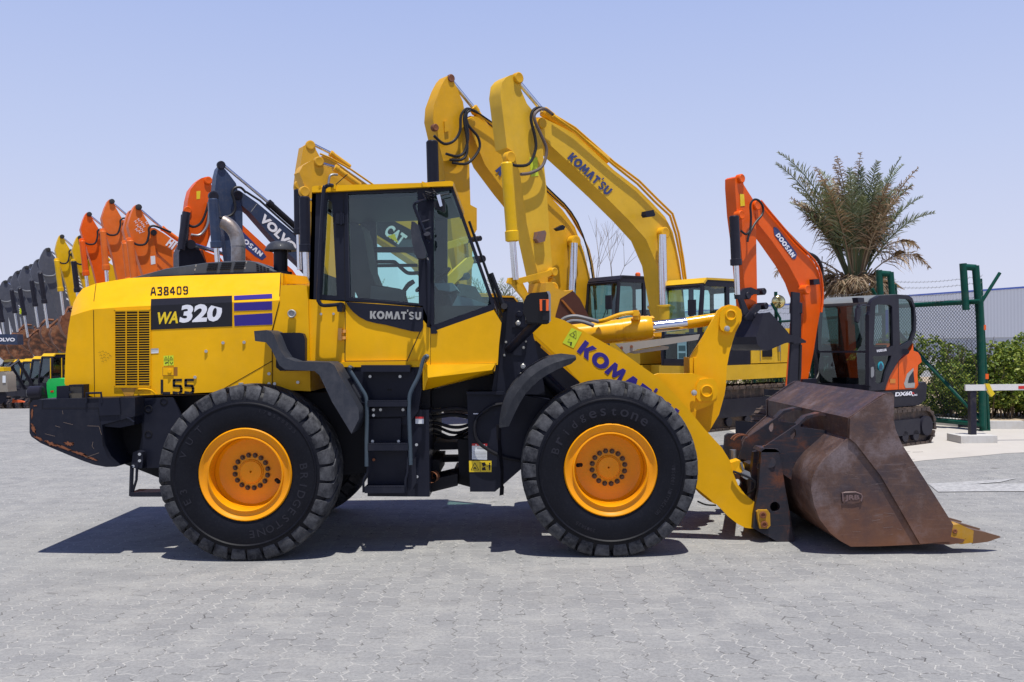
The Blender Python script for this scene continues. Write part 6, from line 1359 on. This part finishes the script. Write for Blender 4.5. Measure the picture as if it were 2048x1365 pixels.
for pts, r in (([(1482, 462), (1492, 469), (1500, 460), (1502, 435), (1501, 410), (1508, 400), (1518, 402), (1526, 415), (1524, 430), (1510, 447), (1498, 470), (1495, 484)], .018),): part('hydraulic_hose', vtube(vD, pts, r, .12), HOSE, sC)
part('hydraulic_hose', vtube(vD, [(1543, 434), (1580, 472), (1612, 504), (1632, 515), (1643, 535), (1644, 560)], .03, -.08), HOSE, bC)
part('steel_pipe', vtube(vD, [(1522, 402), (1545, 430), (1590, 482), (1628, 520), (1642, 550), (1646, 590), (1643, 625)], .018, .0, 2), EXO, bC)
vpoly(sC, vD, [(1480, 388), (1488, 389), (1490, 412), (1481, 413)], YDEC, .006, 'warning_label')
bm = NB(); vprism(bm, vD, [(1627, 559), (1638, 558), (1640, 569), (1628, 570)], .08, .05); part('work_lamp', bm, CABG, bC, bevel=.008)
bm = NB(); vprism(bm, vD, [(1473, 588), (1482, 583), (1490, 577), (1502, 575), (1514, 580), (1520, 584), (1518, 589), (1508, 589), (1500, 594), (1484, 600), (1474, 598)], .05, .09); vprism(bm, vD, [(1480, 598), (1487, 597), (1498, 624), (1494, 632), (1488, 630)], .05, .09); vprism(bm, vD, [(1492, 634), (1500, 624), (1508, 615), (1514, 608), (1522, 610), (1522, 618), (1514, 626), (1505, 640), (1496, 640)], .05, .12)
part('bucket_linkage', bm, CABG, EX, bevel=.006)
bosses(EX, vD, [(1518, 584, .055, .1), (1519, 613, .055, .13), (1487, 592, .06, .1), (1500, 633, .06, .13)], CABG)
bm = NB(); sp_ = [(1527, 627), (1540, 624.5), (1552, 638), (1572, 660), (1590, 683), (1570, 687), (1536, 701.5), (1524, 699), (1515, 689), (1512, 674), (1520, 652)]
vprism(bm, vD, sp_, .02, .30)
bkC = part('bucket', bm, CABG, EX)
bm = NB(); vprism(bm, vD, sp_, .02, -.38); part('side_plate', bm, CABG, bkC)
bm = NB(); a = [vD.at(x, y, .28) for x, y in [(1527, 627), (1520, 652), (1512, 674), (1515, 689), (1524, 699), (1536, 701.5)]]; b_ = [vD.at(x, y, .28) for x, y in [(1537, 698), (1526, 695), (1518, 687), (1515, 674), (1523, 652), (1531, 629)]]
prism(bm, a + b_, vD.away * .66); part('bucket_shell', bm, CABG, bkC)
bm = NB(); vprism(bm, vD, [(1565, 675), (1590, 670), (1612, 682), (1612, 686), (1588, 688)], .08, .28); part('tooth', bm, CABG, bkC)
bm = NB(); vprism(bm, vD, [(1500, 632), (1516, 628), (1530, 626), (1530, 636), (1510, 645)], .25, .1); part('bucket_ear', bm, CABG, bkC, bevel=.006)
bm = NB(); box(bm, .9, 1.25, -.14, .14, .75, 1.15); part('swing_post', bm, CABG, EX, local=True, bevel=.02)
bm = NB()
for k in range(4): tube(bm, smooth([vD.at(1628 - k, 700 + k * 2, -.3), vD.at(1638, 740 + k * 4, -.25), vD.at(1628, 765 + k * 3, -.2), vD.at(1614, 768, -.15)], 4), .016, 6)
part('hydraulic_hose', bm, HOSE, bC)
for e_, vv, pin, w_ in ((E3, v3, (666, 572), 1.1), (E4, v4, (655, 565), 1.1), (E5, v5, (472, 592), 1.2), (E6, v6, (397, 562), 1.2)):
    gbucket(e_, vv, pin, 1.25, CABG, w_)
# ================================================================== FENCE, GATE, PLANTS, BUILDING
GREEN = paint('gate_green', (.004, .070, .050), .45, .1, .1, chips=(.35, .32, .25), chipamt=.76)
WIRE = plain('dark_green_wire', (.010, .03, .028), .6, 0)
def chain(bm, A, B, z0, z1, pitch=.085, r=.0028, depth=None):
    A = Vector(A); B = Vector(B); L = (B - A).length; d = (B - A) / L; Hh = z1 - z0
    s = pitch
    for sg in (1, -1):
        k = -Hh
        while k < L:
            a0 = max(0, k); 
            # line u = k + t (sg=1) or u = k + (Hh - t)
            t0 = max(0, -k); t1 = min(Hh, L - k)
            if t1 - t0 > .02:
                if sg == 1: p, q = (k + t0, z0 + t0), (k + t1, z0 + t1)
                else: p, q = (k + t0, z1 - t0), (k + t1, z1 - t1)
                tube(bm, [A + d * p[0] + Vector((0, 0, p[1])), A + d * q[0] + Vector((0, 0, q[1]))], r, 3, cap=False)
            k += s
GA, GB = Vector((9.02, 17.3, 0)), Vector((8.17, 19.4, 0))
gate = thing('gate', 'green steel gate leaf with wire mesh and diagonal brace behind the barrier post', 'gate', GA)
bm = NB(); tube(bm, [GA + Vector((0, 0, 2.5)), GB + Vector((0, 0, 2.5))], .05, 12); tube(bm, [GA + Vector((0, 0, .14)), GB + Vector((0, 0, .14))], .05, 12); tube(bm, [GA + Vector((0, 0, .1)), GA + Vector((0, 0, 2.5))], .05, 12); tube(bm, [GB + Vector((0, 0, .1)), GB + Vector((0, 0, 2.5))], .05, 12)
part('gate_frame', bm, GREEN, gate)
bm = NB(); tube(bm, [GA + Vector((0, 0, .2)), GB + Vector((0, 0, 2.1))], .04, 10); part('brace', bm, GREEN, gate)
bm = NB(); chain(bm, GA, GB, .14, 2.5, .075, .0042); part('wire_mesh', bm, WIRE, gate)
def hpost(name, X, Y, lab, h=3.25, dx=-.24):
    o = thing(name, lab, 'post', (X, Y, 0))
    bm = NB(); tube(bm, [(X, Y, 0), (X - .05, Y, 2.2), (X - .12, Y, h)], .068, 18); cyl(bm, (X, Y, 0), (X, Y, .02), .13, 4); part('pole', bm, GREEN, o)
    bm = NB(); tube(bm, [(X - .12, Y, h - .04), (X + dx - .12, Y, h - .02)], .063, 16); tube(bm, [(X + dx - .12, Y, h + .045), (X + dx - .07, Y, h - .86)], .066, 16); part('top_loop', bm, GREEN, o)
    bm = NB(); tube(bm, [(X + .13, Y + .05, .0), (X + .0, Y + .05, h - .25)], .034, 12); part('side_pole', bm, GREEN, o)
    return o
gp1 = hpost('gate_post', 9.12, 17.45, 'thick green gate post with looped top, behind the black barrier post', 3.2)
bm = NB(); tube(bm, [(9.14, 17.5, 2.5), (9.50, 17.5, 3.06)], .032, 10); part('top_bracket', bm, GREEN, gp1)
bm = NB(); box(bm, 9.13, 9.19, 17.44, 17.46, 1.95, 2.05); box(bm, 9.17, 9.23, 17.44, 17.46, 1.0, 1.1); part('reflector', bm, ORL, gp1)
gp2 = hpost('gate_post', 8.08, 18.9, 'green gate post with looped top rising behind the grey compact cab', 3.2, -.24)
# long fence behind the machines
f0 = [(8.1, 19.6), (8.0, 24), (7.8, 29), (4.5, 31.5), (0, 34.5), (-5, 38)]
for i, (a, b) in enumerate(zip(f0, f0[1:])):
    A_, B_ = Vector((*a, 0)), Vector((*b, 0))
    fo = thing('wire_fence', ['green mesh fence panel next to the gate, behind the compact cab', 'green mesh fence panel between the compact excavator and the palm tree', 'green mesh fence panel right of the round mirror', 'green mesh fence panel behind the yellow excavator body', 'green mesh fence panel farthest away behind the loader'][i], 'fence', A_)
    bm = NB(); tube(bm, [A_ + Vector((0, 0, 2.35)), B_ + Vector((0, 0, 2.35))], .035, 8); tube(bm, [A_ + Vector((0, 0, .1)), B_ + Vector((0, 0, .1))], .03, 8); part('rail', bm, GREEN, fo)
    bm = NB(); chain(bm, A_, B_, .1, 2.35, .12 if i else .1, .0042); part('wire_mesh', bm, WIRE, fo)
    n = max(1, int((B_ - A_).length / 2.4))
    for k in range(n):
        p = A_ + (B_ - A_) * (k / n); bm = NB(); tube(bm, [p, p + Vector((0, 0, 2.45)), p + Vector((-.25, 0, 2.9))], .04, 8); part('fence_post', bm, GREEN, fo)
    for kk, zz in ((0, 2.6), (.12, 2.75), (.22, 2.88)):
        bm = NB(); n2 = 14; pts = [A_ + (B_ - A_) * (t / n2) + Vector((-kk, 0, zz - .05 * math.sin(math.pi * (t % 7) / 7))) for t in range(n2 + 1)]; tube(bm, pts, .005, 3)
        for q in pts: tube(bm, [q + Vector((-.03, 0, -.03)), q + Vector((.03, 0, .03))], .004, 3)
        part('barbed_wire', bm, STEEL, fo)
bw = thing('barbed_wire', 'thin barbed wire strands strung between the two looped green posts', 'barbed wire', (9.1, 17.45, 0))
for zz in (2.72, 2.88, 3.0, 2.6):
    bm = NB(); a, b = Vector((9.12, 17.45, zz)), Vector((8.05, 18.95, zz)); n2 = 22; pts = [a + (b - a) * (t / n2) + Vector((0, 0, -.05 * math.sin(math.pi * t / n2))) for t in range(n2 + 1)]; tube(bm, pts, .0045, 3)
    for q in pts: tube(bm, [q + Vector((-.02, 0, -.025)), q + Vector((.02, 0, .025))], .0035, 3)
    part('wire_strand', bm, STEEL, bw)
# kerb and planting bed
bedm = nmat('sandy_soil'); mm, n_, l_, b_ = bedm; l_.new(mixc(n_, l_, noise(n_, l_, 6, 8, .7), (.36, .27, .18), (.50, .40, .28)), b_.inputs['Base Color']); b_.inputs['Roughness'].default_value = .95; bump(n_, l_, b_, noise(n_, l_, 20, 6), .6, .03)
bm = NB(); bed = [(9.35, 17.75), (14, 17.2), (30, 16.5), (34, 40), (8.6, 40), (8.4, 24), (8.5, 19.8)]; g = face(bm, [bm.verts.new((x, y, .12)) for x, y in bed]); single('soil', bm, mm, kind='structure')
kw, kb = paint('kerb_white', (.62, .61, .58), .6, 0, .5), paint('kerb_black', (.05, .05, .065), .6, 0, .4)
kp = [(8.35, 20.5), (8.45, 19.6), (9.0, 18.2), (9.3, 17.7), (10.0, 17.6), (10.9, 17.5), (11.8, 17.4), (12.7, 17.3), (14, 17.15)]
for i, (a, b) in enumerate(zip(kp, kp[1:])):
    A_, B_ = Vector((*a, 0)), Vector((*b, 0)); d = (B_ - A_).normalized(); nrm = Vector((-d.y, d.x, 0)) * .16
    bm = NB(); prism(bm, [A_ - nrm * 0, B_ - nrm * 0, B_ + nrm, A_ + nrm], (0, 0, .16)); single('kerb', bm, kw if i % 2 else kb, kind='structure', bevel=.02)
# barrier
br_ = thing('barrier', 'white horizontal barrier arm resting on a black post in a white concrete block', 'barrier', (8.17, 15.4, 0))
bm = NB(); c = GP(1985, 893); bx0, by0 = c.x, 15.5
box(bm, bx0 - .32, bx0 + .30, by0 - .2, by0 + .3, 0, .13); part('concrete_base', bm, kw, br_, bevel=.01)
bm = NB(); box(bm, bx0 - .05, bx0 + .05, by0, by0 + .1, .13, 1.0); part('support_post', bm, paint('post_black', (.02, .02, .035), .4), br_, bevel=.005)
bm = NB(); prism(bm, [P(x, y, by0 - .03) for x, y in [(1972, 768), (1979, 768), (1984, 779), (1990, 788), (1984, 794), (1978, 786), (1972, 772)]], (0, .06, 0)); part('rest_fork', bm, plain('hazard_yellow', (.75, .55, .01), .5), br_)
bm = NB(); prism(bm, [P(x, y, by0 - .01) for x, y in [(1931, 770), (2300, 766), (2300, 778), (1931, 782)]], (0, .04, 0)); arm_ = part('barrier_arm', bm, plain('white_enamel', (.72, .71, .68), .4), br_)
bm = NB(); prism(bm, [P(x, y, by0 - .014) for x, y in [(2037, 772.5), (2070, 772), (2070, 778), (2037, 778.5)]], (0, .003, 0)); part('red_stripe', bm, REDD, arm_)
# round traffic mirror
mr_ = thing('traffic_mirror', 'round convex traffic mirror on a green pole beside the orange boom', 'mirror', (7.75, 26.5, 0))
mc = P(1557, 604, 26.5)
bm = NB(); tube(bm, [(mc.x - .05, 26.6, 0), (mc.x - .05, 26.6, mc.z + .3)], .05, 10); part('pole', bm, GREEN, mr_)
bm = NB(); lathe(bm, [(.19, 0), (.17, -.03), (.1, -.06), (.001, -.075)], mc, (0, 1, 0), 24); part('mirror_face', bm, plain('mirror_yellowish', (.75, .65, .3), .15, .9), mr_)
bm = NB(); lathe(bm, [(.20, -.01), (.20, .03), (.001, .04)], mc, (0, 1, 0), 24); part('mirror_back', bm, STEEL, mr_)
# warehouse
WM, n_, l_, b_ = nmat('ribbed_white_cladding')
tcn = n_.new('ShaderNodeTexCoord'); wv = n_.new('ShaderNodeTexWave'); wv.inputs['Scale'].default_value = .9; wv.bands_direction = 'Y'; l_.new(tcn.outputs['Object'], wv.inputs[0])
l_.new(mixc(n_, l_, wv.outputs['Fac'], (.84, .82, .78), (.93, .91, .87)), b_.inputs['Base Color']); b_.inputs['Roughness'].default_value = .5
wh = thing('warehouse', 'long low white ribbed warehouse with blue roof edge behind the gate', 'building', (50, 70, 0))
wa, wb = Vector((24, 145, 0)), Vector((50.5, 68, 0)); wdir = (wb - wa).normalized(); wn_ = Vector((wdir.y, -wdir.x, 0)) * -1
bk_ = Vector((30, 10, 0))
bm = NB(); prism(bm, [wa + Vector((0, 0, 1.9)), wb + Vector((0, 0, 1.9)), wb + Vector((0, 0, 6.3)), wa + Vector((0, 0, 6.3))], bk_); part('wall', bm, WM, wh)
bm = NB(); prism(bm, [wa - wn_ * 0 + Vector((.1, .03, 0)), wb + Vector((.1, .03, 0)), wb + Vector((.1, .03, 1.9)), wa + Vector((.1, .03, 1.9))], bk_); lw = part('lower_wall', bm, plain('white_blockwork', (.55, .56, .58), .8), wh)
bm = NB(); prism(bm, [wa + Vector((-.15, -.05, 6.3)), wb + Vector((-.15, -.05, 6.3)), wb + Vector((-.15, -.05, 6.45)), wa + Vector((-.15, -.05, 6.45))], bk_); part('roof_edge', bm, plain('blue_trim', (.12, .20, .62), .5), wh)
for t in (.35, .62):
    p = wa + (wb - wa) * t; bm = NB(); prism(bm, [p + Vector((-.1, -.03, 0)), p + wdir * .8 + Vector((-.1, -.03, 0)), p + wdir * .8 + Vector((-.1, -.03, 5)), p + Vector((-.1, -.03, 5))], Vector((.15, .05, 0))); part('blue_column', bm, plain('blue_trim2', (.08, .09, .5), .5), wh)
p = wa + (wb - wa) * .88; bm = NB(); prism(bm, [p + Vector((-.02, 0, 1.1)), p + wdir * 1.6 + Vector((-.02, 0, 1.1)), p + wdir * 1.6 + Vector((-.02, 0, 1.55)), p + Vector((-.02, 0, 1.55))], Vector((.2, .05, 0))); part('window', bm, DEEP, wh)
# ---------------- foliage
def leafmat(name, cols):
    m, n, l, b = nmat(name); g = n.new('ShaderNodeNewGeometry')
    c = ramp(n, l, g.outputs['Random Per Island'], [(i / max(1, len(cols) - 1), q) for i, q in enumerate(cols)])
    l.new(c, b.inputs['Base Color']); b.inputs['Roughness'].default_value = .55
    t = n.new('ShaderNodeBsdfTranslucent'); l.new(c, t.inputs[0]); x = n.new('ShaderNodeMixShader'); x.inputs[0].default_value = .25
    l.new(b.outputs[0], x.inputs[1]); l.new(t.outputs[0], x.inputs[2]); l.new(x.outputs[0], n['Material Output'].inputs[0]); return m
LEAF = leafmat('shrub_leaves', [(.04, .07, .012), (.11, .18, .02), (.22, .29, .035), (.38, .42, .07)])
TWIG = plain('dry_twigs', (.13, .095, .06), .9)
DATE = leafmat('palm_leaflets', [(.09, .12, .05), (.17, .21, .10), (.25, .29, .17), (.33, .37, .24)])
DRY = leafmat('dry_palm_leaflets', [(.14, .09, .05), (.34, .23, .13), (.52, .39, .26), (.22, .20, .11)])
def shrub(name, lab, c, rx, ry, h, n, seed, cat='shrub', group=None, leaf=.045):
    rg = random.Random(seed); o = thing(name, lab, cat, c, group=group); c = Vector(c)
    bm = NB(); cl = [(rg.uniform(-1, 1), rg.uniform(-1, 1), rg.uniform(.2, 1), rg.uniform(.25, .5)) for _ in range(26)]
    for k in range(n):
        q = cl[rg.randrange(26)]; 
        while True:
            d = Vector((rg.gauss(0, 1), rg.gauss(0, 1), rg.gauss(0, 1)))
            if d.length > .1: break
        d = d.normalized() * (rg.uniform(.55, 1.05) ** .6) * q[3]
        p = c + Vector((q[0] * rx * .8 + d.x * rx * .8, q[1] * ry * .8 + d.y * ry, max(.1, q[2] * h * .82 + d.z * h * .5)))
        u = Vector((rg.gauss(0, 1), rg.gauss(0, 1), rg.gauss(0, .6))).normalized(); v = u.cross(Vector((rg.gauss(0, 1), rg.gauss(0, 1), rg.gauss(0, 1)))).normalized(); s = leaf * rg.uniform(.6, 1.3)
        face(bm, [bm.verts.new(w) for w in (p - u * s, p + v * s * .5, p + u * s, p - v * s * .5)])
    part('foliage', bm, LEAF, o)
    bm = NB()
    for k in range(70):
        a = c + Vector((rg.uniform(-.7, .7) * rx, rg.uniform(-.7, .7) * ry, 0)); b = a + Vector((rg.uniform(-.3, .3), rg.uniform(-.3, .3), h * rg.uniform(.4, .95))); m_ = (a + b) / 2 + Vector((rg.uniform(-.15, .15), rg.uniform(-.1, .1), 0)); tube(bm, [a, m_, b], [.014, .010, .004], 4, cap=False)
    part('stems', bm, TWIG, o); return o
HL = [('shrub', 'dark shrub behind the fence left of the orange boom foot', (8.3, 31.6, .1), 1.7, .9, 1.9, 8000), ('shrub', 'bushy green shrub seen through the gate mesh', (9.9, 19.2, .1), 1.0, .8, 1.85, 15000), ('shrub', 'dark leafy shrub behind the gate, next to the compact excavator', (8.9, 21.4, .1), .8, 1.1, 1.85, 11000), ('shrub', 'sunlit green shrub right of the gate post at the picture edge', (11.4, 19.0, .1), .95, .8, 1.85, 15000), ('shrub', 'green shrub farthest right, cut by the picture edge', (13.0, 19.3, .1), .9, .8, 1.8, 9000), ('shrub', 'leafy shrub behind the fence under the palm tree', (8.8, 24.5, .1), .7, 1.7, 1.9, 9000), ('shrub', 'low shrub behind the fence beyond the yellow excavator', (8.6, 28.5, .1), .7, 1.6, 1.9, 6000), ('shrub', 'shadowed shrub behind the fence under the yellow excavator body', (5.8, 33.0, .1), 2.6, .7, 1.6, 8000)]
for i, (nm_, lb, c, rx, ry, h, n) in enumerate(HL): shrub(nm_, lb, c, rx, ry, h, n, 40 + i, group='shrubs behind the fence')
def palm(lab, base, th_, n, L, seed, dry=.45, spread=1.0, lf=55, f0=.22, cols=(DATE, DRY), specials=()):
    rg = random.Random(seed); o = thing('palm_tree', lab, 'palm', base); base = Vector(base)
    bm = NB(); rings = []
    for k in range(14):
        z = th_ * k / 13; r = .24 * (1 - .2 * k / 13) * (1.12 if k % 2 else .94) + (.1 if k > 9 else 0)
        rings.append([base + Vector((r * math.cos(t), r * math.sin(t), z)) for t in [2 * math.pi * q / 14 for q in range(14)]])
    loft(bm, rings)
    for k in range(150):
        z = th_ * rg.uniform(.35, 1.03); t = rg.uniform(0, 6.28); d = Vector((math.cos(t), math.sin(t), 0)); p = base + d * .26 + Vector((0, 0, z)); s = d.cross(Vector((0, 0, 1))) * .05
        q = p + d * rg.uniform(.08, .2) + Vector((0, 0, rg.uniform(.15, .3))); loft(bm, [[p - s, p + s, p + s + d * .03, p - s + d * .03], [q - s * .4, q + s * .4, q + s * .4 + d * .015, q - s * .4 + d * .015]])
    part('trunk', bm, rustm('palm_bark%d' % seed, [(.06, .04, .03), (.12, .08, .05), (.2, .13, .08), (.28, .2, .13)], 8, 0, .9), o)
    top = base + Vector((0, 0, th_))
    frs = [(rg.uniform(0, 6.283), rg.betavariate(1.6, 1.5) * 62 * spread, rg.uniform(.72, 1.05) * L, rg.random() < dry) for _ in range(n)] + list(specials)
    for i, (az, tilt, Lf, isdry) in enumerate(frs):
        bm = NB(); d = Vector((math.cos(az), math.sin(az), 0)); pts = []; p = top + d * .12 + Vector((0, 0, rg.uniform(-.25, .15))); a = R(90 - tilt); ns = 14; droop = rg.uniform(.25, .6) + (.8 if isdry and tilt > 30 else 0) + tilt / 90 * .5
        for k in range(ns + 1):
            pts.append(p.copy()); f = k / ns; aa = a - droop * f * f * 1.3; p = p + (d * math.cos(aa) + Vector((0, 0, math.sin(aa)))) * (Lf / ns)
        tube(bm, pts, [.028 * (1 - .85 * k / ns) + .003 for k in range(ns + 1)], 4)
        side = d.cross(Vector((0, 0, 1))).normalized(); tw = rg.uniform(-.7, .7)
        for k in range(lf):
            f = f0 + (1 - f0) * k / lf; x = f * ns; j = min(ns - 1, int(x)); q = pts[j].lerp(pts[j + 1], x - j); tg = (pts[j + 1] - pts[j]).normalized(); upv = side.cross(tg).normalized()
            for s in (-1, 1):
                if isdry and rg.random() < .2: continue
                dirv = (tg * rg.uniform(.3, 1.0) + side * s * rg.uniform(.4, 1.0) + upv * (rg.uniform(-.1, .6) + s * tw * .6) + (Vector((rg.uniform(-.5, .5), rg.uniform(-.5, .5), rg.uniform(-.7, .1))) if isdry else Vector())).normalized()
                ll = .46 * math.sin(math.pi * min(1, .18 + f * .85)) * rg.uniform(.7, 1.25) + .10
                e_ = q + dirv * ll + Vector((0, 0, (-rg.uniform(.15, .5) * ll if isdry else -.06 * ll))); m_ = q + dirv * ll * .5; wv_ = tg.cross(dirv).cross(dirv).normalized() * .0125
                face(bm, [bm.verts.new(v) for v in (q - wv_ * .6, m_ - wv_, e_, m_ + wv_, q + wv_ * .6)])
        part('frond', bm, cols[1] if isdry else cols[0], o)
    return o
palm('date palm with green and dried brown fronds behind the compact excavator', (8.95, 23.4, 0), 3.3, 58, 3.2, 5, .5, spread=.44, lf=60, f0=.36, specials=[(R(182), 14, 4.1, False), (R(178), 22, 3.6, False), (R(170), 50, 2.3, True), (R(5), 42, 2.3, True), (R(20), 34, 2.5, True), (R(-10), 30, 2.6, False), (R(190), 52, 2.1, True)] + [(R(23 * k), 70 + 3 * (k % 5), .7 + .07 * (k % 4), True) for k in range(16)])
palm('small distant palm just right of the loader windshield', (-.75, 42, 0), 3.1, 22, 2.4, 9, .05, 1.5, 26)
palm('distant palm seen through the loader cab window', (-6.9, 44, 0), 2.7, 24, 3.0, 12, .0, 1.5, 26)
# bare tree
bt_ = thing('bare_tree', 'thin bare tree with a few yellow leaves between the two yellow booms', 'tree', (3.2, 34, 0)); rg = random.Random(4)
bm = NB(); lv = NB()
def twig(p, d, L, r, dep):
    q = p + d * L; tube(bm, [p, q], [r, r * .6], 4, cap=False)
    if dep == 0 and q.z < 4.3 and rg.random() < .45:
        for _ in range(3):
            c = q + Vector((rg.uniform(-.1, .1), 0, rg.uniform(-.3, .05))); s = .06; face(lv, [lv.verts.new(v) for v in (c, c + Vector((s, 0, s)), c + Vector((0, .02, 2 * s)), c + Vector((-s, 0, s)))])
    if dep:
        for _ in range(3): twig(q, (d + Vector((rg.uniform(-.6, .6), rg.uniform(-.6, .6), rg.uniform(-.1, .5)))).normalized(), L * rg.uniform(.6, .85), r * .6, dep - 1)
twig(Vector((3.2, 34, 0)), Vector((0, 0, 1)), 2.1, .045, 4); part('trunk', bm, plain('pale_twig', (.3, .26, .22), .9), bt_); part('leaves', lv, plain('yellow_leaf', (.6, .42, .02), .6), bt_)
# ---------------- small machines far left
def mini(lab, px, Y, k, ang):
    c = P(px, 800, Y); zz = dip(c.x, Y); e = thing('mini_excavator', lab, 'excavator', (c.x, Y, zz), R(ang), group='small yellow and black excavators far left')
    undercarriage(e, 2.0 * k, .55 * k, .34 * k, .62 * k, CABG, 26)
    bm = NB(); box(bm, -1.0 * k, .75 * k, -.75 * k, .75 * k, .68 * k, 1.05 * k); part('deck', bm, CABG, e, local=True, bevel=.03)
    bm = NB(); box(bm, -1.0 * k, -.35 * k, -.72 * k, .72 * k, 1.06 * k, 1.5 * k); box(bm, .1 * k, .7 * k, .755 * k, .765 * k, .9 * k, 1.05 * k); part('engine_housing', bm, EXYF, e, local=True, bevel=.04)
    cab(e, -.35 * k, .75 * k, -.1 * k, .72 * k, 1.06 * k, 2.45 * k, CABG, EXYF, EXYF, GLD, belt=.3, full=False)
    bm = NB(); tube(bm, [(.8 * k, -.35 * k, 1.0 * k), (1.5 * k, -.35 * k, 2.2 * k), (2.2 * k, -.35 * k, 1.7 * k)], .08 * k, 8); part('boom', bm, CABG, e, local=True)
    bm = NB()
    for x in (.72, .2, -.3): tube(bm, [(x * k, .74 * k, 1.1 * k), (x * k, .74 * k, 2.3 * k)], .022 * k, 6)
    part('cab_post', bm, EXYF, e, local=True)
    return e
for i, (px, Y, k) in enumerate(((30, 41, .84), (52, 38.5, .84), (72, 37.2, .84), (92, 36.2, .86), (112, 35.2, .88))):
    mini(['small yellow and black excavator farthest left, pink edged window', 'small yellow and black excavator, second from left', 'small yellow and black excavator in the middle of the far left group', 'small yellow and black excavator, second from the loader', 'small yellow and black excavator right beside the loader rear'][i], px, Y, k, 240)
c = GP(108, 797); gm = thing('green_generator', 'bright green metal box beside the loader counterweight, far left', 'generator', (c.x, 32.5, -.4)); Yg = 31.0; gz = dip(P(100, 790, Yg).x, Yg)
bm = NB(); prism(bm, [P(x, y, Yg) for x, y in [(92, 768), (98, 758), (118, 757), (132, 759), (140, 762), (140, 798), (96, 798)]], (0, .8, 0)); part('housing', bm, plain('bright_green', (.01, .50, .09), .4), gm, bevel=.02)
bm = NB(); prism(bm, [P(x, y, Yg - .01) for x, y in [(101, 782), (107, 781), (107, 785), (101, 785)]], (0, .01, 0)); part('red_label', bm, REDD, gm)
bm = NB(); prism(bm, [P(x, y, Yg) for x, y in [(85, 766), (93, 766), (94, 798), (85, 798)]], (0, .6, 0)); part('side_frame', bm, CABG, gm)
tk = thing('fuel_tank', 'dark round steel tank lying left of the green box', 'tank', P(70, 798, 30.5)); bm = NB(); tube(bm, [P(57, 786, 30.5), P(60, 786, 30.5), P(84, 785, 30.5), P(86, 785, 30.5)], [.16, .22, .22, .16], 18); part('tank_shell', bm, CABG, tk); bm = NB(); pxbox(bm, 60, 790, 84, 803, 30.4, 30.7); part('skid', bm, DEEP, tk)
t0 = thing('roller_machine', 'yellow topped grey compactor body cut by the left picture edge', 'road roller', P(0, 803, 28)); bm = NB(); pxprism(bm, [(-40, 746), (8, 744), (14, 752), (15, 775), (16, 784), (-40, 786)], 28, 28.5); part('body', bm, plain('weathered_grey', (.25, .22, .18), .6), t0, bevel=.03)
bm = NB(); pxprism(bm, [(-40, 735), (7, 735), (8, 743), (-40, 745)], 28, 28.4); part('roof', bm, EXYF, t0, bevel=.02); bm = NB(); tube(bm, [P(-4, 794, 28.1), P(-4, 794, 28.6)], .24, 24); part('drum', bm, CABG, t0)
bm = NB(); pxbox(bm, 5, 752, 11, 766, 27.98, 28); part('warning_label', bm, PAPER, t0)
cn = thing('orange_sheet', 'crumpled orange sheet on the ground beside the dark tank', 'plastic sheet', P(30, 803, 28.8)); bm = NB(); loft(bm, [[P(x, y, 28.6) for x, y in [(24, 806), (26, 797), (30, 801), (38, 800), (50, 805)]], [P(x, y, 29.0) for x, y in [(24, 804), (28, 799), (31, 802), (38, 802), (50, 803)]]]); part('sheet', bm, plain('orange_plastic', (.8, .13, .03), .5), cn)
# low white building and parapet far left
fb = thing('far_building', 'distant low grey white building behind the small excavators, far left', 'building', (-60, 110, 0)); bm = NB(); box(bm, -75, -40, 110, 120, -1, 2.6); part('wall', bm, plain('far_white', (.5, .5, .52), .8), fb); bm = NB(); box(bm, -75.2, -39.8, 109.8, 120.2, 2.6, 2.9); part('roof', bm, plain('far_grey', (.35, .36, .4), .8), fb)
# wheel loader bucket sign arm, left: dark beam with white letters
sg_ = thing('loading_arm', 'dark horizontal beam with white letters among the rusty buckets at the left edge', 'boom', P(0, 690, 40))
bm = NB(); pxprism(bm, [(-60, 668), (34, 669), (35, 690), (-60, 688)], 40, 40.5); s_ = part('beam', bm, EXN, sg_, bevel=.02)
bm = NB(); write(bm, text2d('VOLVO', .05), (-14, 683.5), (30, 683.5), 7.5, flat(39.99)); part('lettering', bm, WHT, s_)
